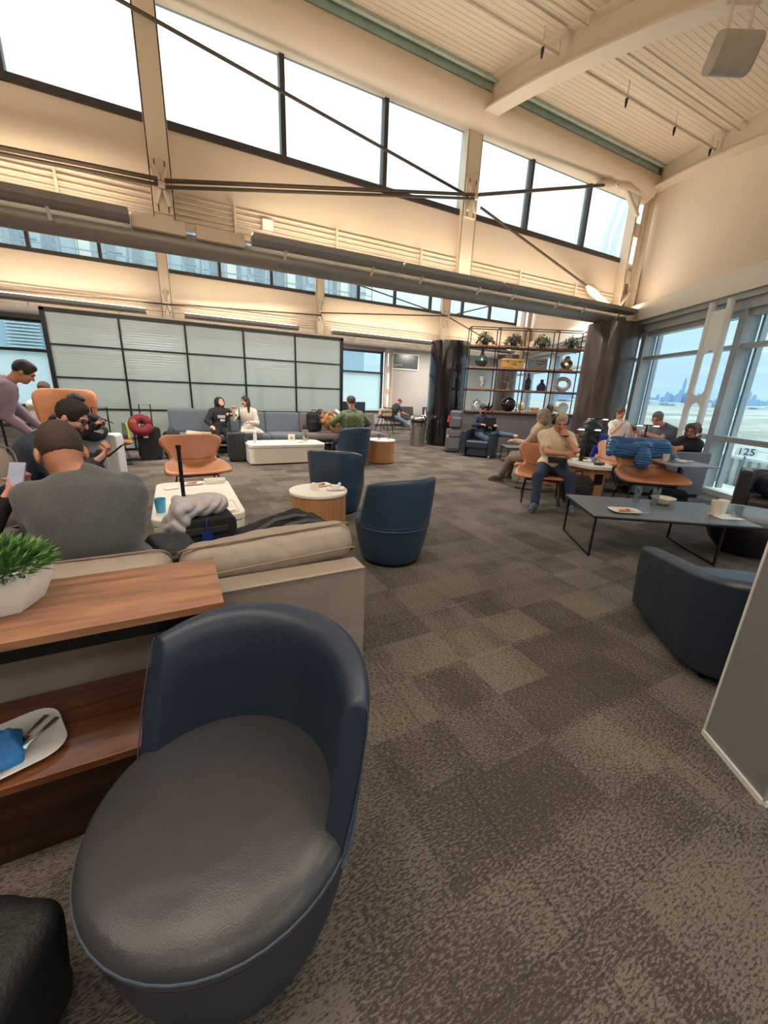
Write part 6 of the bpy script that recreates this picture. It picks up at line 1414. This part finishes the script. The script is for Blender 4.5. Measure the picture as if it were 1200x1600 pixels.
b = MB(); b.tube([hc+(hx*.098*math.cos(a)+hu*(.01+.118*math.sin(a)))*1.04-of for a in [PI*i/14 for i in range(15)]], .010, 8); hb = b.build('headphones', BLK, tt, smooth=True)
for s in (-1, 1): blob('ear_cup', [ell(hc+hx*s*.098-f*.012, (.022, .038, .046), np.stack([hx, f, hu], 1))], BLK, tt, res=.008, k=.01, off=tuple(of))
b = MB(); wv = V3(5.00, 3.93, 1.05)-of; b.tube([wv+V3(.034*math.cos(a), .034*math.sin(a), .0) for a in [2*PI*i/14 for i in range(14)]], .012, 6, closed=True); b.build('watch', BLK, tt, smooth=True)
t = thing('tablet', 'black tablet lying on the lap of the person with headphones', 'tablet', (4.90, 3.93, .70)); R_ = Matrix.Rotation(math.radians(-45), 3, 'Z')@Matrix.Rotation(.35, 3, 'X'); b = MB(); b.box((0, 0, 0), (.26, .18, .012), M=R_); b.build('case', BLK, t, bevel=.004); b = MB(); b.box(R_@Vector((0, 0, .007)), (.24, .16, .002), M=R_); b.build('screen', mat('tablet screen', (30, 34, 40), .08), t)
# 12 person in beige, back turned
person('person with shaggy hair in a beige jacket, back turned behind the headphones wearer', (5.78, 5.10, .55), math.radians(40), (5.70, 5.02, 1.10), (5.68, 5.0, 1.25), {-1: (5.45, 5.35, .80), 1: (5.85, 5.4, .78)}, {-1: (5.45, 5.62, .08), 1: (5.75, 5.70, .08)},
       C_('beige jacket', (170, 146, 120)), C_('khaki trousers', (120, 108, 92)), (C_('brown shoe', (90, 76, 64)), SNK[1]), SKIN, ('shaggy', hairm('grey brown hair', (140, 122, 106))), face=(-.1, .95, -.2), res=.011, girth=1.25, sc=1.05, collar=True)
# 13 woman eating, behind the hanging coat
person('person with tied back brown hair in a white top eating at the far work table', (8.55, 5.45, .62), math.radians(160), (8.50, 5.43, 1.16), (8.42, 5.38, 1.325), {-1: (8.52, 5.15, 1.02), 1: (8.28, 5.22, 1.12)}, {-1: (8.4, 4.9, .08), 1: (8.2, 5.0, .08)},
       C_('white top', (220, 214, 206)), JEAN, BLKS, SKIN3, ('bun', H_BR), face=(-.30, -.85, -.35), sleeve=0, res=.011, sc=.95)
# 14 grey shirted reader
person('person in a grey t-shirt with glasses reading a phone at the pale work table', (8.78, 4.62, .60), math.radians(110), (8.66, 4.60, 1.12), (8.46, 4.64, 1.265), {-1: (8.28, 4.70, .98), 1: (8.20, 4.82, .98)}, {-1: (8.3, 4.5, .08), 1: (8.3, 4.8, .08)},
       C_('slate t-shirt', (92, 96, 106)), JEAN, BLKS, SKIN3, ('short', H_GR), face=(-.85, -.05, -.42), sleeve=0, res=.010, girth=1.25, sc=1.1, glasses=True, elb={-1: (.2, -.8, -1), 1: (.2, .6, -1)})
t = thing('phone', 'dark phone in the hands of the grey shirted reader', 'phone', (8.06, 4.80, 1.04)); b = MB(); b.box((0, 0, 0), (.15, .08, .012), M=Matrix.Rotation(.9, 3, 'Y')); b.build('case', BLK, t, bevel=.004)
# 15 curly haired person
person('person with curly brown hair and glasses in a black top working at the laptop', (8.10, 3.82, .56), math.radians(80), (8.02, 3.78, .98), (7.90, 3.72, 1.13), {-1: (7.66, 4.02, .80), 1: (7.68, 4.26, .80)}, {-1: (7.5, 3.6, .08), 1: (7.5, 4.1, .08)},
       C_('black top', (30, 30, 34)), BLKT, BLKS, SKIN3, ('curly', H_CB), face=(-.88, -.05, -.25), sleeve=0, res=.010, girth=1.2, glasses=True, elb={-1: (.3, -.8, -1), 1: (.3, .6, -1)})
# far heads seen through the shelving
for (x, y, hm, sh_, s) in ((10.0, 9.75, hairm('blond hair', (206, 178, 130)), C_('pale jumper', (190, 176, 160)), 'blond'), (10.3, 8.85, H_BR, C_('maroon top', (96, 50, 50)), 'brown haired'), (10.75, 8.95, H_GB, C_('white top', (220, 214, 206)), 'grey haired')):
    person('%s person seated beyond the half wall, only the head seen through the shelving' % s, (x, y, .55), math.radians(30), (x, y, 1.12), (x, y+.02, 1.28), {}, {-1: (x-.3, y+.4, .08), 1: (x, y+.5, .08)}, sh_, BLKT, BLKS, SKIN, ('shaggy', hm), face=(0, .9, -.1), res=.016)
# ================================================================ luggage, coats and bags
def suitcase(label, loc, rz, w_, d_, h, m, handle=0, ribs=0, group=None, hm=None):
    t = thing('suitcase', label, 'suitcase', loc, rz, group)
    b = MB(); b.prism(rrect(w_, h, .05), -d_/2, d_/2, Matrix.Rotation(PI/2, 3, 'X'), (0, 0, h/2+.05)); b.build('shell', m, t, smooth=True, bevel=.02, seg=3)
    for s in (-1, 1):
        for q in (-1, 1): b = MB(); b.lathe([(0, -.014), (.025, -.014), (.025, .014), (0, .014)], (s*(w_/2-.05), q*(d_/2-.04), .025), 12, Matrix.Rotation(PI/2, 3, 'Y')); b.build('wheel', BLK, t, smooth=True)
    if ribs:
        for i in range(ribs):
            x = -w_/2+w_*(i+.75)/(ribs+.5); b = MB(); b.box((x, -d_/2-.004, h/2+.05), (w_*.06, .010, h*.82)); b.build('rib', m, t, bevel=.004)
    if handle:
        b = MB(); z = h+.04
        b.tube([(-.10, d_/2-.04, z-.05), (-.10, d_/2-.04, z+handle), (.10, d_/2-.04, z+handle), (.10, d_/2-.04, z-.05)], .011, 8); b.build('pull_handle', hm or BLK, t, smooth=True)
    b = MB(); b.tube([(-.09, 0, h+.045), (-.08, 0, h+.075), (.08, 0, h+.075), (.09, 0, h+.045)], .010, 6); b.build('top_handle', BLK, t, smooth=True)
    return t
SBK = C_('black case fabric', (30, 30, 34), bump=.3, bs=300); SGR = mat('graphite hard shell', (52, 54, 58), .35, var=.05)
# near black case with single pole and pale jacket
t = suitcase('black soft suitcase standing by the sofa under a pale grey jacket', (.12, 3.22, 0), math.radians(6), .44, .26, .54, SBK)
b = MB(); b.tube([(-.115, .06, .50), (-.115, .06, 1.10)], .014, 10); b.tube([(-.115, .06, 1.09), (-.115, .06, 1.12)], .018, 10); b.tube([(-.115, .06, .60), (-.115, .06, .66)], .019, 10); b.build('pull_pole', BLK, t, smooth=True)
b = MB(); b.box((0, -.137, .50), (.30, .012, .05)); b.build('front_handle', SGR, t, bevel=.004)
PJ = C_('pale grey lilac fabric', (190, 186, 192), rough=.8)
t = blob('jacket', [rbox((.10, 3.26, .655), (.17, .13, .05), rotm(.1, .05, .3), rr=.045), rbox((-.04, 3.18, .60), (.06, .12, .12), rotm(0, .35, .1), rr=.045), ell((.17, 3.24, .68), (.12, .11, .06)), rbox((-.13, 3.24, .50), (.04, .10, .10), rotm(0, .5, .2), rr=.035)], PJ, res=.009, k=.05, wr=(.014, .13)); tag(t, 'pale grey jacket bundled over the black suitcase by the sofa', 'jacket')
b = MB(); b.box((0, 0, 0), (.075, .008, .11)); b.tube([(0, 0, .05), (.0, .0, .12), (.01, .02, .16)], .008, 6); tag(b.build('luggage_tag', mat('royal blue plastic', (26, 52, 140), .4), None, bevel=.002, loc=(.13, 3.06, .44)), 'royal blue luggage tag hanging on the black suitcase', 'tag')
t = blob('coat', [rbox((-.10, 2.62, .52), (.13, .16, .10), rotm(.2, .2, .3), rr=.06), rbox((.0, 2.60, .46), (.14, .16, .06), rotm(.1, -.1, 0), rr=.05)], C_('black shell fabric', (34, 34, 36), rough=.5), res=.010, k=.04, wr=(.008, .09)); tag(t, 'black coat heaped on the sofa beside the grey sweater', 'coat')
t = blob('sweater', [rbox((.06, 2.46, .50), (.09, .10, .05), rotm(.1, .1, .4), rr=.04)], C_('dark red knit', (120, 28, 44)), res=.010, k=.03, wr=(.006, .07)); tag(t, 'dark red garment on the sofa under the black coat', 'sweater')
t = blob('sweater', [rbox((-.78, 2.30, .50), (.12, .10, .08), rotm(.1, .1, .2), rr=.05)], C_('dark red knit', (120, 28, 44)), res=.010, k=.03, wr=(.006, .07)); tag(t, 'dark red garment on the sofa left of the grey sweater', 'sweater')
t = thing('backpack', 'black backpack with straps lying flat on the sofa behind the big cushion', 'backpack', (.62, 2.48, .46), .3)
blob('bag', [rbox((-.05, .05, .13), (.27, .20, .10), rotm(.1, -.15, 0), rr=.08), rbox((.18, .02, .17), (.10, .15, .06), rotm(.1, .2, 0), rr=.05)], C_('black nylon', (26, 26, 30)), t, res=.010, k=.03, wr=(.006, .09))
for q in (-.12, .02): b = MB(); b.tube([(-.28, q, .20), (-.12, q-.02, .275), (.06, q+.02, .262), (.16, q, .24)], .016, 6); b.build('strap', mat('grey webbing', (70, 70, 74), .7), t, smooth=True)
# white case with neck pillow, and neighbours
suitcase('white hard suitcase with a navy neck pillow on top', (-1.02, 7.25, 0), math.radians(-12), .50, .30, .74, mat('white hard shell', (214, 214, 218), .35), .38, 5)
def torusblob(label, c, R0, r, m, name='neck_pillow', R=None, gap=.5):
    R = I3 if R is None else R; pts = [V3(*c)+R@V3(R0*math.cos(a), R0*math.sin(a), 0) for a in np.linspace(gap, 2*PI-gap, 14)]
    t = blob(name, [cone(pts[i], pts[i+1], r, r) for i in range(13)], m, res=.012, k=.02, wr=(.003, .07)); return tag(t, label, 'neck pillow')
torusblob('navy neck pillow hung over the front of the white suitcase', (-1.10, 7.06, .90), .15, .075, C_('navy plush', (30, 34, 52)), R=rotm(rx=.9, rz=.4))
b = MB(); b.box((0, 0, 0), (.11, .006, .05), M=Matrix.Rotation(.3, 3, 'Y')); tag(b.build('paper_tag', WTOP, None, loc=(-.98, 6.90, .86)), 'white paper tag on the navy neck pillow', 'tag')
suitcase('black suitcase with raised handle left of the tan high chair', (-1.62, 5.15, 0), 0, .40, .25, .55, SBK, .55)
suitcase('small dark suitcase with raised handle far behind near the screen', (-1.9, 9.9, 0), 0, .38, .25, .60, SBK, .55)
t = thing('sneaker', 'grey and lime running shoe propped on the tan seat', 'shoe', (-.86, 8.95, .49)); blob('upper', [cone((0, -.05, .10), (0, -.04, .30), .05, .042), cone((0, -.02, .06), (.02, -.02, .12), .055, .05)], C_('grey mesh', (96, 104, 104)), t, res=.010, k=.03)
blob('sole', [cone((.05, -.06, .04), (.04, -.08, .30), .022, .018)], mat('lime rubber', (196, 220, 70), .4), t, res=.010, k=.02)
suitcase('dark suitcase carrying a maroon neck pillow next to the felt sofa', (-.52, 9.55, 0), math.radians(8), .42, .26, .62, SBK, .45)
torusblob('maroon neck pillow with gold badge on the dark suitcase', (-.62, 9.38, .72), .14, .085, C_('maroon plush', (110, 22, 38)), R=rotm(rx=1.1, rz=.2))
b = MB(); b.lathe([(0, 0), (.05, 0), (.05, .01), (0, .01)], n=16, M=Matrix.Rotation(PI/2, 3, 'X')); tag(b.build('badge', mat('gold red badge', (190, 120, 50), .5, var=.5, vs=60), None, loc=(-.74, 9.30, .80)), 'gold and red round badge on the maroon neck pillow', 'badge')
b = MB(); b.box((0, 0, 0), (.08, .006, .10)); tag(b.build('paper_tag', WTOP, None, loc=(-.56, 9.34, .52)), 'white paper tag hanging from the maroon neck pillow', 'tag')
t = thing('backpack', 'black backpack leaning beside the maroon pillow suitcase', 'backpack', (-.10, 9.62, 0)); blob('bag', [rbox((0, 0, .30), (.17, .14, .28), rr=.1)], C_('black nylon', (26, 26, 30)), t, res=.014, k=.03, wr=(.004, .1)); b = MB(); b.tube([(-.05, 0, .56), (-.04, 0, .64), (.04, 0, .64), (.05, 0, .56)], .01, 6); b.build('handle', BLK, t, smooth=True)
# carry-on by the far white table
suitcase('graphite ribbed carry-on suitcase between the hooded person and the white table', (1.12, 8.95, 0), math.radians(4), .38, .25, .56, SGR, .50, 4)
# grey suitcases by the black column
p = LD(2.00, 11.25)
t = suitcase('grey front suitcase standing in front of the black column', (p.x, p.y, 0), AZ-.15, .42, .28, .60, C_('grey case fabric', (96, 98, 102)), 0)
b = MB(); b.box((.02, -.155, .26), (.32, .03, .30)); b.build('front_pocket', C_('grey case fabric', (96, 98, 102)), t, bevel=.012)
b = MB(); b.box((.02, -.155, .52), (.32, .03, .14)); b.build('front_pocket', C_('grey case fabric', (96, 98, 102)), t, bevel=.012)
b = MB(); b.box((-.16, -.16, .46), (.05, .01, .09)); b.build('address_tag', mat('tan tag', (200, 160, 110), .6), t)
t = thing('travel_bag', 'grey travel backpack stacked on the grey suitcase by the black column', 'bag', (p.x, p.y, .67), AZ-.15)
blob('bag', [rbox((.03, 0, .24), (.17, .13, .24), rr=.07), rbox((.05, -.13, .16), (.12, .04, .13), rr=.03)], C_('grey pack fabric', (88, 90, 96)), t, res=.014, k=.03, wr=(.003, .08))
b = MB(); b.box((.10, -.165, .40), (.03, .01, .03)); b.build('red_patch', mat('red patch', (200, 40, 50), .5), t)
t = thing('bag_charm', 'red ribbon tag hanging on the left of the stacked travel bag', 'tag', (p.x-.22, p.y-.02, .86)); b = MB(); b.box((0, 0, .06), (.06, .02, .17), M=Matrix.Rotation(.2, 3, 'Y')); b.build('ribbon', mat('red ribbon', (210, 50, 40), .6), t); b = MB(); b.tube([(0, 0, .14), (.03, 0, .24)], .006, 6); b.build('cord', BLK, t)
# backpack by the work table
p = LD(3.12, 6.12)
t = thing('backpack', 'black backpack on the floor in front of the angled work table', 'backpack', (p.x, p.y, 0), AZ)
blob('bag', [rbox((0, 0, .20), (.24, .14, .20), rr=.12), rbox((0, -.13, .15), (.17, .05, .12), rr=.05), cone((-.12, -.02, .38), (.12, -.02, .38), .05)], C_('charcoal nylon', (40, 38, 40), bump=.3), t, res=.012, k=.04, wr=(.004, .1))
b = MB(); b.tube([(-.16, -.17, .26), (0, -.19, .30), (.16, -.17, .26)], .005, 5); b.build('zip', mat('zip tape', (80, 78, 76), .5), t, smooth=True); b = MB(); b.tube([(-.06, .0, .42), (-.05, .02, .48), (.05, .02, .48), (.06, .0, .42)], .011, 6); b.build('handle', BLK, t, smooth=True)
p = LD(4.35, 5.62); t = blob('tote', [rbox((p.x, p.y+.1, .17), (.24, .12, .17), rotm(rz=AZ), rr=.07)], C_('black bag', (24, 24, 26)), res=.014, k=.03, wr=(.008, .12)); t.name = 'shoulder_bag'; tag(t, 'black bag on the floor under the jacket chair', 'bag')
# quilted jacket over the chair back
QB = mat('blue quilted nylon', (44, 92, 142), .38, var=.1, vs=10)
def q2(l, d, z): v = LD(4.0+l, 5.85+d, z); return (v.x, v.y, v.z)
Rq = rotm(rz=AZ-.2)
t = thing('quilted_jacket', 'bright blue quilted jacket draped over the tan chair back', 'jacket', q2(0, .35, 0))
of = q2(0, .35, 0)
mq = QB; Nq = mq.node_tree.nodes; Lq = mq.node_tree.links
wv_ = Nq.new('ShaderNodeTexWave'); wv_.bands_direction = 'Z'; wv_.inputs['Scale'].default_value = 7; wv_.inputs['Distortion'].default_value = 7; Lq.new(Nq['Texture Coordinate'].outputs['Object'], wv_.inputs[0])
bq = Nq.new('ShaderNodeBump'); bq.inputs['Strength'].default_value = .45; bq.inputs['Distance'].default_value = .02; Lq.new(wv_.outputs['Fac'], bq.inputs['Height']); Lq.new(bq.outputs[0], Nq['Principled BSDF'].inputs['Normal'])
blob('quilted_shell', [rbox(q2(0, .40, .915), (.43, .085, .115), Rq, rr=.08), rbox(q2(-.22, .27, .84), (.20, .06, .10), Rq, rr=.055), rbox(q2(.24, .26, .86), (.20, .06, .12), Rq, rr=.055), rbox(q2(0, .24, .88), (.12, .07, .09), Rq, rr=.06),
    cone(q2(.40, .34, .92), q2(.50, .14, .70), .085, .055), cone(q2(-.40, .38, .92), q2(-.50, .22, .80), .075, .05)], QB, t, res=.011, k=.05, off=of, wr=(.008, .22))
blob('hood', [ell(q2(-.03, .13, .73), (.12, .075, .15), Rq), ell(q2(-.02, .17, .84), (.09, .06, .08), Rq)], QB, t, res=.011, k=.04, off=of, wr=(.005, .15))
# coat on the chair beneath the eating person
p = LD(4.08, 7.9)
t = thing('coat', 'black and royal blue coat hanging on the chair by the brown column', 'coat', (p.x, p.y, 0))
blob('black_cloth', [rbox((0, 0, .78), (.20, .14, .36), rotm(rz=AZ, ry=.15), rr=.12), ell((.02, 0, 1.12), (.14, .12, .10))], C_('black shell fabric', (34, 34, 36)), t, res=.014, k=.06, wr=(.012, .16))
blob('blue_lining', [rbox((.12, -.15, .76), (.13, .04, .20), rotm(rz=AZ, ry=.25), rr=.035), rbox((-.02, -.17, .55), (.05, .03, .18), rotm(rz=AZ, ry=.2), rr=.03)], C_('royal blue lining', (40, 56, 170), rough=.5), t, res=.012, k=.04, wr=(.008, .09))
# navy backpack on dark armchair
p = LD(5.20, 5.02)
t = thing('backpack', 'navy backpack lying on the dark brown armchair at the right edge', 'backpack', (p.x, p.y, .44))
blob('bag', [rbox((.0, 0, .15), (.24, .17, .15), rotm(rz=AZ, rx=.2), rr=.12), ell((.05, -.10, .12), (.17, .10, .11))], C_('navy nylon', (28, 34, 56), rough=.6), t, res=.012, k=.05, wr=(.006, .11))
b = MB(); b.tube([(-.12, -.16, .10), (-.05, -.19, .22), (.06, -.12, .30)], .012, 6); b.build('strap', C_('navy nylon', (28, 34, 56)), t, smooth=True)
# dark bag at the lower left edge, close to the viewer
t = thing('rucksack', 'black rucksack with silver zip pulls at the lower left edge', 'backpack', (-.545, .86, 0), math.radians(-25))
blob('bag', [rbox((0, 0, .20), (.16, .13, .19), rotm(ry=.10), rr=.06), rbox((.05, -.12, .13), (.10, .03, .11), rr=.03)], C_('black ballistic cloth', (20, 21, 24), rough=.6, bump=.3), t, res=.009, k=.02, wr=(.003, .1))
b = MB(); b.bar((.145, -.10, .30), (.15, -.12, .22), .010, .004); b.build('zip_pull', STEEL, t, bevel=.001)
b = MB(); b.bar((.14, -.155, .24), (.15, -.16, .14), .012, .004); b.build('zip_pull', STEEL, t, bevel=.001)
b = MB(); b.tube([(.12, .08, .36), (.16, -.02, .33), (.165, -.1, .26), (.15, -.14, .10)], .012, 6); b.build('strap', BLK, t, smooth=True)
